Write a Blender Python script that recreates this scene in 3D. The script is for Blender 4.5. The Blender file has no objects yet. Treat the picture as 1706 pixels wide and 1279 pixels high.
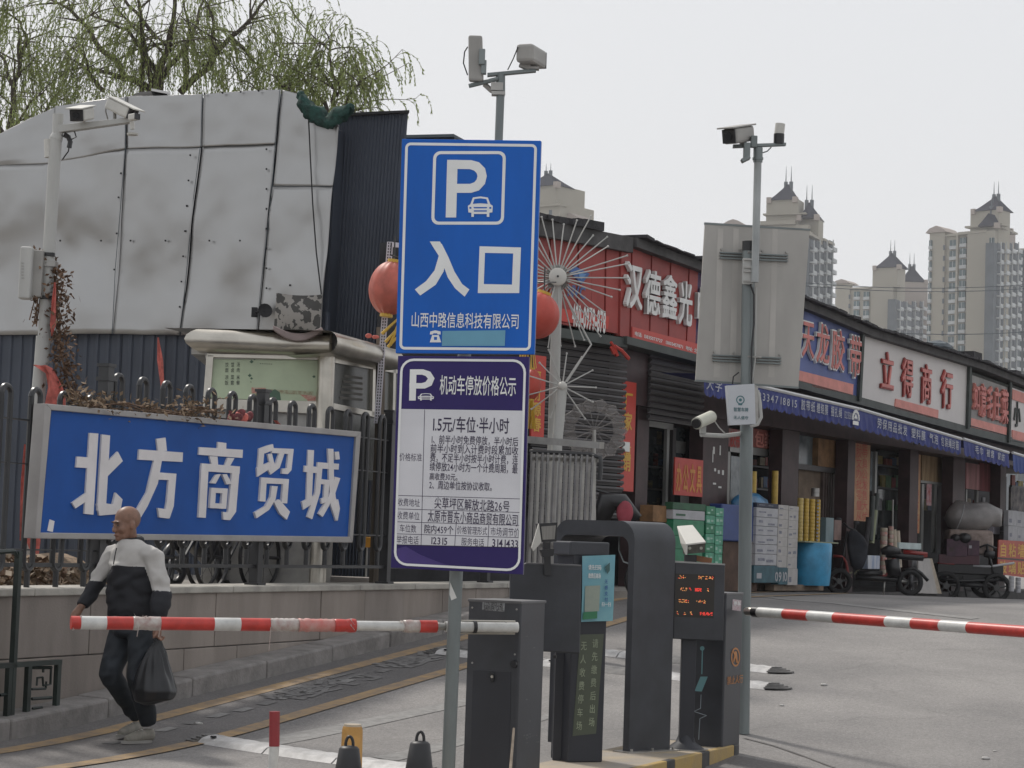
import bpy, bmesh, math, random
from mathutils import Vector, Matrix, Quaternion
random.seed(7)
SC = bpy.context.scene
COL = SC.collection
R = math.radians
PI = math.pi

# ------------------------------------------------------------------ camera
FPX = 3600.0                       # focal length in pixels of a 1706 px wide picture
EYE = Vector((0, 0, 1.5))
PITCH = math.atan(265 / 3600)
ROLL = 0.034
cam = bpy.data.cameras.new('camera')
camo = bpy.data.objects.new('camera', cam)
COL.objects.link(camo)
cam.sensor_width = 36
cam.lens = FPX / 1706 * 36
cam.clip_start = 0.1
cam.clip_end = 3000
CR = Matrix.Rotation(PI / 2 + PITCH, 3, 'X') @ Matrix.Rotation(ROLL, 3, 'Z')
camo.matrix_world = Matrix.Translation(EYE) @ CR.to_4x4()
SC.camera = camo

# ------------------------------------------------------------------ light: thin overcast, veiled high sun
world = bpy.data.worlds.new('World')
SC.world = world
world.use_nodes = True
nt = world.node_tree
nt.nodes.clear()
wo = nt.nodes.new('ShaderNodeOutputWorld')
bg = nt.nodes.new('ShaderNodeBackground')
sky = nt.nodes.new('ShaderNodeTexSky')
sky.sky_type = 'NISHITA'
sky.sun_disc = False
SUN_EL, SUN_AZ = R(50), R(-38)       # azimuth measured from +Y (the view) towards +X
sky.sun_elevation = SUN_EL
sky.sun_rotation = SUN_AZ
sky.dust_density = 6
sky.air_density = 1.5
mixs = nt.nodes.new('ShaderNodeMixRGB')
mixs.inputs['Fac'].default_value = 0.88
mixs.inputs['Color2'].default_value = (8.4, 8.5, 8.75, 1)     # the even cloud veil
nt.links.new(sky.outputs[0], mixs.inputs['Color1'])
nt.links.new(mixs.outputs[0], bg.inputs['Color'])
bg.inputs['Strength'].default_value = 0.088
nt.links.new(bg.outputs[0], wo.inputs['Surface'])
sl = bpy.data.lights.new('sun', 'SUN')
sl.energy = 2.3
sl.angle = R(5)
sl.color = (1, 0.95, 0.88)
slo = bpy.data.objects.new('sun', sl)
COL.objects.link(slo)
sd = Vector((math.sin(SUN_AZ) * math.cos(SUN_EL), math.cos(SUN_AZ) * math.cos(SUN_EL), math.sin(SUN_EL)))
slo.rotation_euler = sd.to_track_quat('Z', 'Y').to_euler()
SC.view_settings.view_transform = 'Standard'
SC.view_settings.look = 'None'
SC.view_settings.exposure = 0.17
SC.view_settings.gamma = 1
SC.view_settings.use_curve_mapping = False
SC.cycles.volume_bounces = 1

# ------------------------------------------------------------------ survey helpers: picture bearing + distance -> world
def ray(px, py):
    return CR @ Vector(((px - 853) / FPX, -(py - 639.5) / FPX, -1))
def at(px, py, Y):
    r = ray(px, py)
    return EYE + r * (Y / r.y)
def V(*a): return Vector(a)
def smin(a, b, k):
    h = max(0, min(1, 0.5 + 0.5 * (b - a) / k))
    return b * (1 - h) + a * h - k * h * (1 - h)
def H(x, y):
    ramp = 0.081 * (y - 15.0)
    v = -smin(-ramp, 0, 0.08)          # smooth max(ramp, 0)
    v = smin(v, 0.9, 0.1)
    if y > 33.5: v -= 0.023 * (min(y, 60) - 33.5)
    return v
def ground(px, py):
    r = ray(px, py)
    lo, hi = 3.0, 120.0
    t = lo
    while t < hi:
        p = EYE + r * (t / r.y)
        if p.z < H(p.x, p.y):
            a, b = t - 0.25, t
            for _ in range(24):
                m = (a + b) / 2
                p = EYE + r * (m / r.y)
                if p.z < H(p.x, p.y): b = m
                else: a = m
            return p
        t += 0.25
    return EYE + r * (hi / r.y)

class Frame:
    """an upright plane through two ground points; u along it, z up, n towards the street"""
    def __init__(s, P, Q, flip=False):
        s.P = V(P[0], P[1], 0); q = V(Q[0], Q[1], 0)
        s.U = (q - s.P).normalized(); s.L = (q - s.P).length
        s.N = V(s.U.y, -s.U.x, 0)
        if s.N.dot(EYE - s.P) < 0: s.N = -s.N
        if flip: s.N = -s.N
    def px(s, x, y, n=0.0):
        r = ray(x, y); p0 = s.P + s.N * n
        t = (p0 - EYE).dot(s.N) / r.dot(s.N)
        p = EYE + r * t
        return (p - p0).dot(s.U), p.z
    def W(s, u, z, n=0.0):
        p = s.P + s.U * u + s.N * n
        return V(p.x, p.y, z)
    def off(s, n):
        f = Frame.__new__(Frame); f.P = s.P + s.N * n; f.U = s.U; f.N = s.N; f.L = s.L
        return f
    def ang(s): return math.atan2(s.U.y, s.U.x)

def FR(a, da, b, db, y=900):
    return Frame(at(a, y, da), at(b, y, db))

# ------------------------------------------------------------------ mesh builder
class MB:
    def __init__(s): s.v = []; s.f = []; s.m = []; s.mi = 0
    def add(s, vs, fs):
        o = len(s.v); s.v += [tuple(p) for p in vs]
        s.f += [tuple(i + o for i in f) for f in fs]; s.m += [s.mi] * len(fs)
        return s
    def hexa(s, p):       # p: 4 bottom ring + 4 top ring
        return s.add(p, [(3, 2, 1, 0), (4, 5, 6, 7), (0, 1, 5, 4), (1, 2, 6, 5), (2, 3, 7, 6), (3, 0, 4, 7)])
    def box(s, c, d, M=None):
        x, y, z = d[0] / 2, d[1] / 2, d[2] / 2
        p = [V(-x, -y, -z), V(x, -y, -z), V(x, y, -z), V(-x, y, -z), V(-x, -y, z), V(x, -y, z), V(x, y, z), V(-x, y, z)]
        if M is not None: p = [M @ q for q in p]
        return s.hexa([q + Vector(c) for q in p])
    def fb(s, fr, u0, u1, z0, z1, n0, n1):
        if u0 > u1: u0, u1 = u1, u0
        if z0 > z1: z0, z1 = z1, z0
        if n0 > n1: n0, n1 = n1, n0
        return s.hexa([fr.W(u0, z0, n1), fr.W(u1, z0, n1), fr.W(u1, z0, n0), fr.W(u0, z0, n0),
                       fr.W(u0, z1, n1), fr.W(u1, z1, n1), fr.W(u1, z1, n0), fr.W(u0, z1, n0)])
    def prism(s, pts, vec):
        n = len(pts); vec = Vector(vec); a = [Vector(p) for p in pts]
        return s.add(a + [p + vec for p in a], [tuple(range(n)), tuple(range(2 * n - 1, n - 1, -1))] +
                     [(i, i + n, (i + 1) % n + n, (i + 1) % n) for i in range(n)])
    def fp(s, fr, uz, n0, n1):
        return s.prism([fr.W(u, z, n1) for u, z in uz], fr.N * (n0 - n1))
    def tube(s, pts, r, seg=8, r1=None, cap=True):
        pts = [Vector(p) for p in pts]; n = len(pts); o = len(s.v)
        t0 = (pts[1] - pts[0]).normalized()
        up = V(0, 0, 1) if abs(t0.z) < 0.9 else V(1, 0, 0)
        a = t0.cross(up).normalized()
        for i, p in enumerate(pts):
            t = (pts[min(i + 1, n - 1)] - pts[max(i - 1, 0)])
            t = t.normalized() if t.length > 1e-9 else t0
            a = (a - t * a.dot(t))
            a = a.normalized() if a.length > 1e-6 else t.orthogonal().normalized()
            b = t.cross(a)
            k = i / (n - 1)
            rr = r[i] if isinstance(r, (list, tuple)) else (r if r1 is None else r + (r1 - r) * k)
            for j in range(seg):
                w = 2 * PI * j / seg
                s.v.append(tuple(p + (a * math.cos(w) + b * math.sin(w)) * rr))
        for i in range(n - 1):
            for j in range(seg):
                j2 = (j + 1) % seg
                s.f.append((o + i * seg + j, o + i * seg + j2, o + (i + 1) * seg + j2, o + (i + 1) * seg + j)); s.m.append(s.mi)
        if cap:
            s.f.append(tuple(o + j for j in reversed(range(seg)))); s.m.append(s.mi)
            s.f.append(tuple(o + (n - 1) * seg + j for j in range(seg))); s.m.append(s.mi)
        return s
    def cyl(s, a, b, r, r1=None, seg=16): return s.tube([a, b], r, seg, r1)
    def lathe(s, c, prof, seg=20, M=None, sx=1, sy=1):
        o = len(s.v); c = Vector(c); n = len(prof)
        for r, z in prof:
            for j in range(seg):
                w = 2 * PI * j / seg
                p = V(r * math.cos(w) * sx, r * math.sin(w) * sy, z)
                if M is not None: p = M @ p
                s.v.append(tuple(c + p))
        for i in range(n - 1):
            for j in range(seg):
                j2 = (j + 1) % seg
                s.f.append((o + i * seg + j, o + i * seg + j2, o + (i + 1) * seg + j2, o + (i + 1) * seg + j)); s.m.append(s.mi)
        s.f.append(tuple(o + j for j in reversed(range(seg)))); s.m.append(s.mi)
        s.f.append(tuple(o + (n - 1) * seg + j for j in range(seg))); s.m.append(s.mi)
        return s
    def ell(s, c, r, seg=16, rings=10, M=None, fn=None):
        prof = []
        o = len(s.v); c = Vector(c)
        for i in range(rings + 1):
            th = PI * i / rings
            for j in range(seg):
                w = 2 * PI * j / seg
                p = V(math.sin(th) * math.cos(w), math.sin(th) * math.sin(w), -math.cos(th))
                k = fn(p) if fn else 1
                p = V(p.x * r[0] * k, p.y * r[1] * k, p.z * r[2] * k)
                if M is not None: p = M @ p
                s.v.append(tuple(c + p))
        for i in range(rings):
            for j in range(seg):
                j2 = (j + 1) % seg
                s.f.append((o + i * seg + j, o + i * seg + j2, o + (i + 1) * seg + j2, o + (i + 1) * seg + j)); s.m.append(s.mi)
        return s
    def grid(s, fn, nu, nv):
        o = len(s.v)
        for i in range(nu + 1):
            for j in range(nv + 1): s.v.append(tuple(fn(i / nu, j / nv)))
        for i in range(nu):
            for j in range(nv):
                a = o + i * (nv + 1) + j
                s.f.append((a, a + nv + 1, a + nv + 2, a + 1)); s.m.append(s.mi)
        return s

def thing(name, label, cat, loc=(0, 0, 0), rz=0.0, group=None):
    o = bpy.data.objects.new(name, None)
    o.empty_display_size = 0.1
    o.location = loc; o.rotation_euler = (0, 0, rz)
    COL.objects.link(o)
    o['label'] = label; o['category'] = cat
    if group: o['group'] = group
    return o
def wmat(o):
    M = Matrix.Translation(o.location) @ o.rotation_euler.to_matrix().to_4x4()
    return wmat(o.parent) @ M if o.parent else M
def tag(o, label=None, cat=None, group=None, kind=None):
    if label: o['label'] = label
    if cat: o['category'] = cat
    if group: o['group'] = group
    if kind: o['kind'] = kind
    return o
def obj(name, mb, mats, parent=None, smooth=False, bevel=0, label=None, kind=None, fix=True, sub=0):
    """link the builder's mesh (world coordinates) as one object"""
    me = bpy.data.meshes.new(name)
    if not isinstance(mats, (list, tuple)): mats = [mats]
    vs = mb.v
    o = bpy.data.objects.new(name, me)
    if parent is not None:
        o.parent = parent
        I = wmat(parent).inverted()
        vs = [tuple(I @ Vector(p)) for p in vs]
    elif vs:
        xs = [p[0] for p in vs]; ys = [p[1] for p in vs]; zs = [p[2] for p in vs]
        c = ((min(xs) + max(xs)) / 2, (min(ys) + max(ys)) / 2, min(zs))
        o.location = c
        vs = [(p[0] - c[0], p[1] - c[1], p[2] - c[2]) for p in vs]
    me.from_pydata(vs, [], mb.f)
    for m in mats: me.materials.append(m)
    if len(mats) > 1: me.polygons.foreach_set('material_index', mb.m)
    if fix:
        bm = bmesh.new(); bm.from_mesh(me)
        bmesh.ops.recalc_face_normals(bm, faces=bm.faces); bm.to_mesh(me); bm.free()
    if smooth:
        me.polygons.foreach_set('use_smooth', [True] * len(me.polygons))
        if smooth != 'all':
            try: me.set_sharp_from_angle(angle=R(40))
            except Exception: pass
    COL.objects.link(o)
    if bevel:
        b = o.modifiers.new('bevel', 'BEVEL'); b.width = bevel; b.segments = 2; b.limit_method = 'ANGLE'; b.angle_limit = R(40)
    if sub:
        b = o.modifiers.new('sub', 'SUBSURF'); b.levels = sub; b.render_levels = sub
    if label: o['label'] = label
    if kind: o['kind'] = kind
    return o
def dup(root, loc, rz=None, label=None):
    def cp(o, par):
        c = o.copy(); COL.objects.link(c)
        if par is not None: c.parent = par
        for ch in list(o.children): cp(ch, c)
        return c
    r = cp(root, None)
    r.location = loc
    if rz is not None: r.rotation_euler = (0, 0, rz)
    if label: r['label'] = label
    return r

def baked(mb, voxel=0.012, smooth=4, factor=.5):
    """fuse the builder's closed shapes into one continuous skin"""
    me = bpy.data.meshes.new('t'); me.from_pydata(mb.v, [], mb.f)
    bm = bmesh.new(); bm.from_mesh(me); bmesh.ops.recalc_face_normals(bm, faces=bm.faces); bm.to_mesh(me); bm.free()
    o = bpy.data.objects.new('t', me); COL.objects.link(o)
    r = o.modifiers.new('r', 'REMESH'); r.mode = 'VOXEL'; r.voxel_size = voxel; r.adaptivity = 0
    if smooth: q = o.modifiers.new('s', 'SMOOTH'); q.iterations = smooth; q.factor = factor
    dg = bpy.context.evaluated_depsgraph_get(); m2 = bpy.data.meshes.new_from_object(o.evaluated_get(dg))
    out = MB(); out.v = [tuple(v.co) for v in m2.vertices]; out.f = [tuple(p.vertices) for p in m2.polygons]; out.m = [0] * len(out.f)
    bpy.data.objects.remove(o); bpy.data.meshes.remove(me); bpy.data.meshes.remove(m2)
    return out
def wheel(par, c, ax, R_, w=.05, name='wheel', m=None, hub=True):
    """spoked or disc wheel: tyre torus about the axis direction ax"""
    ax = Vector(ax).normalized(); a = ax.orthogonal().normalized(); b = ax.cross(a)
    mb = MB(); n = 28; t = w / 2
    P = [c + (a * math.cos(2 * PI * k / n) + b * math.sin(2 * PI * k / n)) * (R_ - t) for k in range(n + 1)]
    mb.tube(P, t, 8, cap=False); w_ = obj(name, mb, m or MATS['black_plastic'], par, smooth='all')
    if hub:
        mb = MB(); mb.cyl(c - ax * w * .5, c + ax * w * .5, R_ * .22, seg=14)
        for k in range(5):
            d = a * math.cos(2 * PI * k / 5) + b * math.sin(2 * PI * k / 5); mb.tube([c + d * R_ * .1, c + d * (R_ - t)], w * .22, 5)
        obj('rim', mb, mat('dark_rim', (.09, .09, .09), .5, metal=.3), w_)
    return w_

# ------------------------------------------------------------------ materials
MATS = {}
def mat(name, col, rough=0.6, metal=0.0, var=0.12, scale=3.0, bump=0.0, bscale=40.0, col2=None, streak=0.0, spec=0.5, emit=0, alpha=1, trans=0, rvar=0.0, detail=6):
    if name in MATS: return MATS[name]
    m = bpy.data.materials.new(name); m.use_nodes = True
    n = m.node_tree.nodes; l = m.node_tree.links
    b = n['Principled BSDF']
    b.inputs['Roughness'].default_value = rough
    b.inputs['Metallic'].default_value = metal
    b.inputs['Specular IOR Level'].default_value = spec
    if len(col) == 3: col = (*col, 1)
    tc = n.new('ShaderNodeTexCoord')
    if var or col2:
        no = n.new('ShaderNodeTexNoise'); no.inputs['Scale'].default_value = scale; no.inputs['Detail'].default_value = detail
        no.inputs['Roughness'].default_value = 0.6
        if streak:
            mp = n.new('ShaderNodeMapping'); mp.inputs['Scale'].default_value = (1, 1, streak)
            l.new(tc.outputs['Object'], mp.inputs[0]); l.new(mp.outputs[0], no.inputs['Vector'])
        else: l.new(tc.outputs['Object'], no.inputs['Vector'])
        cr = n.new('ShaderNodeValToRGB')
        c2 = col2 if col2 else tuple(c * (1 - 2.2 * var) for c in col[:3])
        c1 = col[:3] if col2 else tuple(min(1, c * (1 + 0.8 * var)) for c in col[:3])
        cr.color_ramp.elements[0].position = 0.32; cr.color_ramp.elements[1].position = 0.68
        cr.color_ramp.elements[0].color = (*c2, 1); cr.color_ramp.elements[1].color = (*c1, 1)
        l.new(no.outputs['Fac'], cr.inputs[0]); l.new(cr.outputs[0], b.inputs['Base Color'])
        if rvar:
            mr = n.new('ShaderNodeMapRange'); mr.inputs['To Min'].default_value = max(0, rough - rvar); mr.inputs['To Max'].default_value = min(1, rough + rvar)
            l.new(no.outputs['Fac'], mr.inputs[0]); l.new(mr.outputs[0], b.inputs['Roughness'])
    else: b.inputs['Base Color'].default_value = col
    if bump:
        nb = n.new('ShaderNodeTexNoise'); nb.inputs['Scale'].default_value = bscale; nb.inputs['Detail'].default_value = 8
        l.new(tc.outputs['Object'], nb.inputs['Vector'])
        bp = n.new('ShaderNodeBump'); bp.inputs['Strength'].default_value = bump; bp.inputs['Distance'].default_value = 0.02
        l.new(nb.outputs['Fac'], bp.inputs['Height']); l.new(bp.outputs[0], b.inputs['Normal'])
    if emit:
        b.inputs['Emission Color'].default_value = col; b.inputs['Emission Strength'].default_value = emit
    if trans: b.inputs['Transmission Weight'].default_value = trans
    if alpha < 1: b.inputs['Alpha'].default_value = alpha
    MATS[name] = m
    return m

# ------------------------------------------------------------------ lettering
GLY = {}
def glyph(ch, bold):
    k = (ch, bold)
    if k in GLY: return GLY[k]
    c = bpy.data.curves.new('t', 'FONT'); c.body = ch; c.size = 1; c.offset = bold; c.resolution_u = 2
    o = bpy.data.objects.new('t', c); COL.objects.link(o)
    dg = bpy.context.evaluated_depsgraph_get()
    m = bpy.data.meshes.new_from_object(o.evaluated_get(dg))
    vs = [(v.co.x, v.co.y) for v in m.vertices]; fs = [tuple(p.vertices) for p in m.polygons]
    bpy.data.objects.remove(o); bpy.data.curves.remove(c); bpy.data.meshes.remove(m)
    GLY[k] = (vs, fs); return GLY[k]
def adv(ch):
    o = ord(ch)
    if ch == ' ': return 0.4
    if o < 0x2000: 
        vs, _ = glyph(ch, 0.0)
        return (max(p[0] for p in vs) + 0.06) if vs else 0.3
    return 1.0
def glyph3(ch, bold, fn, n0, n1, mb):
    """fn maps glyph (x,y) to a frame (u,z); extruded from n0 to n1"""
    vs, fs = glyph(ch, bold)
    if not vs: return
    fr, g = fn
    P = [g(*p) for p in vs]
    if n1 - n0 < 0.0015:
        mb.add([fr.W(u, z, n1) for u, z in P], fs); return
    nv = len(vs)
    ed = {}
    for f in fs:
        for i in range(len(f)):
            a, b = f[i], f[(i + 1) % len(f)]
            if (b, a) in ed: ed.pop((b, a))
            else: ed[(a, b)] = 1
    mb.add([fr.W(u, z, n1) for u, z in P] + [fr.W(u, z, n0) for u, z in P], list(fs) + [(a, b, b + nv, a + nv) for a, b in ed])
def text(fr, s, u0, u1, z0, z1, m, parent, n=0.003, depth=0.0, bold=0.02, name='lettering', split=False, tight=True, gap=0.0, shear=0.0):
    """fit the string into the rectangle u0..u1, z0..z1 of the frame; split=True makes each character a part"""
    tot = sum(adv(c) for c in s) + gap * (len(s) - 1)
    k = (u1 - u0) / tot
    ylo, yhi = (-0.09, 0.86) if any(ord(c) > 0x2000 for c in s) else (0.0, 0.69)
    kz = (z1 - z0) / (yhi - ylo)
    x = 0; mb = MB(); outs = []
    for ch in s:
        w = adv(ch)
        if ch != ' ':
            g = lambda a, b, x=x: (u0 + (x + a) * k, z0 + (b - ylo) * kz + shear * ((x + a) * k))
            if split: mb = MB()
            if bold > .003 and ord(ch) > 0x2000:      # thicken complex characters by layered offsets, no self-crossing outlines
                for q, (ox, oy) in enumerate(((-bold, -bold), (bold, bold), (-bold, bold), (bold, -bold))):
                    g2 = lambda a, b, x=x, ox=ox, oy=oy: (u0 + (x + a + ox * .7) * k, z0 + (b + oy * .7 - ylo) * kz + shear * ((x + a) * k))
                    glyph3(ch, 0.0, (fr, g2), n, n + depth + q * .0004, mb)
            else: glyph3(ch, bold, (fr, g), n, n + depth, mb)
            if split: outs.append(obj(name, mb, m, parent, fix=False))
        x += w + gap
    if not split: outs.append(obj(name, mb, m, parent, fix=False))
    return outs
def textpx(fr, s, a, b, m, parent, n=0.003, **k):
    """a = picture bearing of the lower left corner, b = of the upper right corner"""
    u0, z0 = fr.px(a[0], a[1], n); u1, z1 = fr.px(b[0], b[1], n)
    z1 -= k.get('shear', 0) * (u1 - u0)
    return text(fr, s, u0, u1, z0, z1, m, parent, n=n, **k)
# ================================================================== GROUND
def asphalt(name, c1, c2, sc=0.35):
    m = bpy.data.materials.new(name); m.use_nodes = True
    n = m.node_tree.nodes; l = m.node_tree.links; b = n['Principled BSDF']
    tc = n.new('ShaderNodeTexCoord')
    a = n.new('ShaderNodeTexNoise'); a.inputs['Scale'].default_value = sc; a.inputs['Detail'].default_value = 7; a.inputs['Roughness'].default_value = 0.65
    f = n.new('ShaderNodeTexNoise'); f.inputs['Scale'].default_value = 38; f.inputs['Detail'].default_value = 4
    v = n.new('ShaderNodeTexVoronoi'); v.inputs['Scale'].default_value = 90
    cr = n.new('ShaderNodeValToRGB'); cr.color_ramp.elements[0].position = 0.35; cr.color_ramp.elements[1].position = 0.65
    cr.color_ramp.elements[0].color = (*c2, 1); cr.color_ramp.elements[1].color = (*c1, 1)
    mx = n.new('ShaderNodeMixRGB'); mx.blend_type = 'OVERLAY'; mx.inputs['Fac'].default_value = 0.42
    mx2 = n.new('ShaderNodeMixRGB'); mx2.blend_type = 'OVERLAY'; mx2.inputs['Fac'].default_value = 0.28
    for t in (a, f): l.new(tc.outputs['Object'], t.inputs['Vector'])
    l.new(tc.outputs['Object'], v.inputs['Vector'])
    l.new(a.outputs['Fac'], cr.inputs[0]); l.new(cr.outputs[0], mx.inputs['Color1']); l.new(f.outputs['Fac'], mx.inputs['Color2'])
    l.new(mx.outputs[0], mx2.inputs['Color1']); l.new(v.outputs['Distance'], mx2.inputs['Color2'])
    # long fine cracks
    w = n.new('ShaderNodeTexVoronoi'); w.feature = 'DISTANCE_TO_EDGE'; w.inputs['Scale'].default_value = 0.22
    wn = n.new('ShaderNodeTexNoise'); wn.inputs['Scale'].default_value = 1.3; wn.inputs['Detail'].default_value = 5
    vm = n.new('ShaderNodeVectorMath'); vm.operation = 'ADD'
    l.new(tc.outputs['Object'], wn.inputs['Vector']); l.new(tc.outputs['Object'], vm.inputs[0]); l.new(wn.outputs['Color'], vm.inputs[1])
    l.new(vm.outputs[0], w.inputs['Vector'])
    ck = n.new('ShaderNodeValToRGB'); ck.color_ramp.elements[0].position = 0.0; ck.color_ramp.elements[1].position = 0.006
    ck.color_ramp.elements[0].color = (0.55, 0.55, 0.55, 1)
    l.new(w.outputs['Distance'], ck.inputs[0])
    m3 = n.new('ShaderNodeMixRGB'); m3.blend_type = 'MULTIPLY'; m3.inputs['Fac'].default_value = 0.3
    l.new(mx2.outputs[0], m3.inputs['Color1']); l.new(ck.outputs[0], m3.inputs['Color2'])
    l.new(m3.outputs[0], b.inputs['Base Color'])
    b.inputs['Roughness'].default_value = 0.85
    bp = n.new('ShaderNodeBump'); bp.inputs['Strength'].default_value = 0.5; bp.inputs['Distance'].default_value = 0.01
    l.new(f.outputs['Fac'], bp.inputs['Height']); l.new(bp.outputs[0], b.inputs['Normal'])
    return m
M_ASPH = asphalt('asphalt', (0.245, 0.233, 0.223), (0.15, 0.144, 0.141))
M_DARKASPH = asphalt('lane_asphalt', (0.16, 0.15, 0.146), (0.11, 0.105, 0.103), 0.6)
M_CONC = mat('concrete', (0.31, 0.285, 0.265), 0.85, var=0.13, scale=2.2, bump=0.3)
M_KERB = mat('kerb_concrete', (0.25, 0.235, 0.225), 0.85, var=0.16, scale=5, bump=0.3)
M_WALLST = [mat('wall_stone_%d' % i, c, 0.8, var=0.16, scale=1.7, streak=0.25, bump=0.15, bscale=60) for i, c in
            enumerate([(0.30, 0.26, 0.23), (0.285, 0.247, 0.22), (0.315, 0.275, 0.243), (0.295, 0.258, 0.232)])]
M_YEL = mat('worn_yellow_paint', (0.38, 0.255, 0.125), 0.8, col2=(0.21, 0.165, 0.125), scale=9)
M_WHT = mat('worn_white_paint', (0.36, 0.35, 0.34), 0.8, col2=(0.17, 0.165, 0.16), scale=14)
M_FAINT = mat('faded_white_paint', (0.27, 0.265, 0.255), 0.8, col2=(0.17, 0.165, 0.16), scale=14)
M_GHOST = mat('ghost_paint', (0.19, 0.185, 0.18), 0.85, col2=(0.125, 0.12, 0.117), scale=12)
M_DARK = mat('dark_void', (0.02, 0.02, 0.022), 0.9, var=0)

mb = MB()
xs = [-400, -150, -60, -30, -15] + [-10 + 0.5 * i for i in range(60)] + [25, 35, 60, 150, 400]
ys = [-20, -5, 2] + [6 + 0.4 * i for i in range(80)] + [40, 44, 50, 60, 90, 150, 300, 600, 1100]
o = 0
for y in ys:
    for x in xs: mb.v.append((x, y, H(x, y)))
nx = len(xs)
for j in range(len(ys) - 1):
    for i in range(nx - 1):
        a = j * nx + i
        mb.f.append((a, a + 1, a + nx + 1, a + nx)); mb.m.append(0)
g = obj('road', mb, M_ASPH, smooth='all'); tag(g, kind='structure')

def drape(name, pts_px, m, lift=0.004, n=24, px=True):
    """a painted sheet between two bearings lines on the ground: pts = 4 corners a,b (one edge) d,c (other edge)"""
    q = [ground(*p) if px else V(p[0], p[1], 0) for p in pts_px]
    mb = MB()
    def f(s, t):
        p = q[0].lerp(q[1], s).lerp(q[3].lerp(q[2], s), t)
        return V(p.x, p.y, H(p.x, p.y) + lift)
    mb.grid(f, n, 3)
    o = obj(name, mb, m); tag(o, kind='structure'); return o

# the pedestrian / cycle lane along the wall (darker asphalt) and its yellow lines
KB0, KB1 = ground(0, 1237), ground(741, 1056)          # foot of the kerb
LD = (V(KB1.x, KB1.y, 0) - V(KB0.x, KB0.y, 0)).normalized()
LN = V(-LD.y, LD.x, 0)                                  # towards the wall (left)
def lane(s, off, z=None):
    p = V(KB0.x, KB0.y, 0) + LD * s + LN * off
    return V(p.x, p.y, H(p.x, p.y) if z is None else z)
L1 = ground(0, 1249); off1 = (V(L1.x, L1.y, 0) - V(KB0.x, KB0.y, 0)).dot(LN)
L2 = ground(400, 1219); off2 = (V(L2.x, L2.y, 0) - V(KB0.x, KB0.y, 0)).dot(LN)
def ribbon(name, s0, s1, o0, o1, m, lift=0.004, n=60, jitter=0):
    mb = MB()
    def f(s, t):
        p = lane(s0 + (s1 - s0) * s, o0 + (o1 - o0) * t); return p + V(0, 0, lift)
    mb.grid(f, n, 2); o = obj(name, mb, m); tag(o, kind='structure'); return o
ribbon('lane_surface', -10, 26, 0.05, off2, M_DARKASPH, 0.004)
ribbon('yellow_line', -10, 26, off1 + 0.0, off1 - 0.16, M_YEL, 0.008)
ribbon('yellow_line', -10, 26, off2 + 0.07, off2 - 0.08, M_YEL, 0.008)
# the row of small white blocks beside the first line
for k in range(26):
    s0 = 0.35 + k * 0.36 + random.uniform(-.03, .03)
    w = random.uniform(0.17, 0.23)
    mb = MB(); oo = off1 - 0.36 - random.uniform(0, .03)
    mb.grid(lambda s, t: lane(s0 + w * s, oo - 0.09 * t) + V(0, 0, 0.009), 2, 1)
    tag(obj('road_marking', mb, M_GHOST if k % 3 == 0 else M_FAINT), kind='structure')
# ghost characters on the lane
def ground_text(s, a, b, m, w_m, h_m):
    """lettering lying on the lane, rows across it"""
    c = ground(*a)
    s0 = (V(c.x, c.y, 0) - V(KB0.x, KB0.y, 0)).dot(LD); o0 = (V(c.x, c.y, 0) - V(KB0.x, KB0.y, 0)).dot(LN)
    mb = MB(); x = 0
    for ch in s:
        vs, fs = glyph(ch, 0.02)
        mb.add([lane(s0 + (x + p[0]) * w_m, o0 + p[1] * h_m) + V(0, 0, 0.009) for p in vs], fs); x += adv(ch)
    tag(obj('road_marking', mb, m), kind='structure')
ground_text('慢行', (485, 1170), None, M_GHOST, 0.9, 0.42)
ground_text('慢行', (668, 1116), None, M_GHOST, 0.9, 0.42)
# wide faint band, right of the lane
a, b = ground(460, 1231), ground(900, 1144)
drape('worn_band', [(420, 1234), (900, 1140), (900, 1148), (440, 1246)], M_FAINT, 0.004)
drape('worn_band', [(620, 1262), (940, 1182), (940, 1190), (660, 1268)], M_FAINT, 0.004)
# pale seam at the crest in front of the shops
def groundpath(name, pts, w, m, lift=0.005):
    P = [ground(*p) for p in pts]; mb = MB(); n = len(P)
    vs = []
    for i, p in enumerate(P):
        d = P[min(i + 1, n - 1)] - P[max(i - 1, 0)]; d.z = 0; d.normalize(); q = V(-d.y, d.x, 0)
        for s in (-.5, .5):
            k = p + q * w * s; vs.append(V(k.x, k.y, H(k.x, k.y) + lift))
    mb.add(vs, [(2 * i, 2 * i + 1, 2 * i + 3, 2 * i + 2) for i in range(n - 1)])
    o = obj(name, mb, m); tag(o, kind='structure'); return o
groundpath('pale_seam', [(1246, 990), (1320, 1000), (1400, 1006), (1470, 1014), (1560, 1024), (1625, 1031)], 0.22, M_FAINT)
groundpath('dark_joint', [(1240, 1230), (1290, 1243), (1345, 1262), (1390, 1279)], 0.03, M_DARKASPH)
drape('road_patch', [(1200, 1254), (1330, 1279), (1290, 1300), (1150, 1300)], M_DARKASPH, 0.006, 10)
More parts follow.
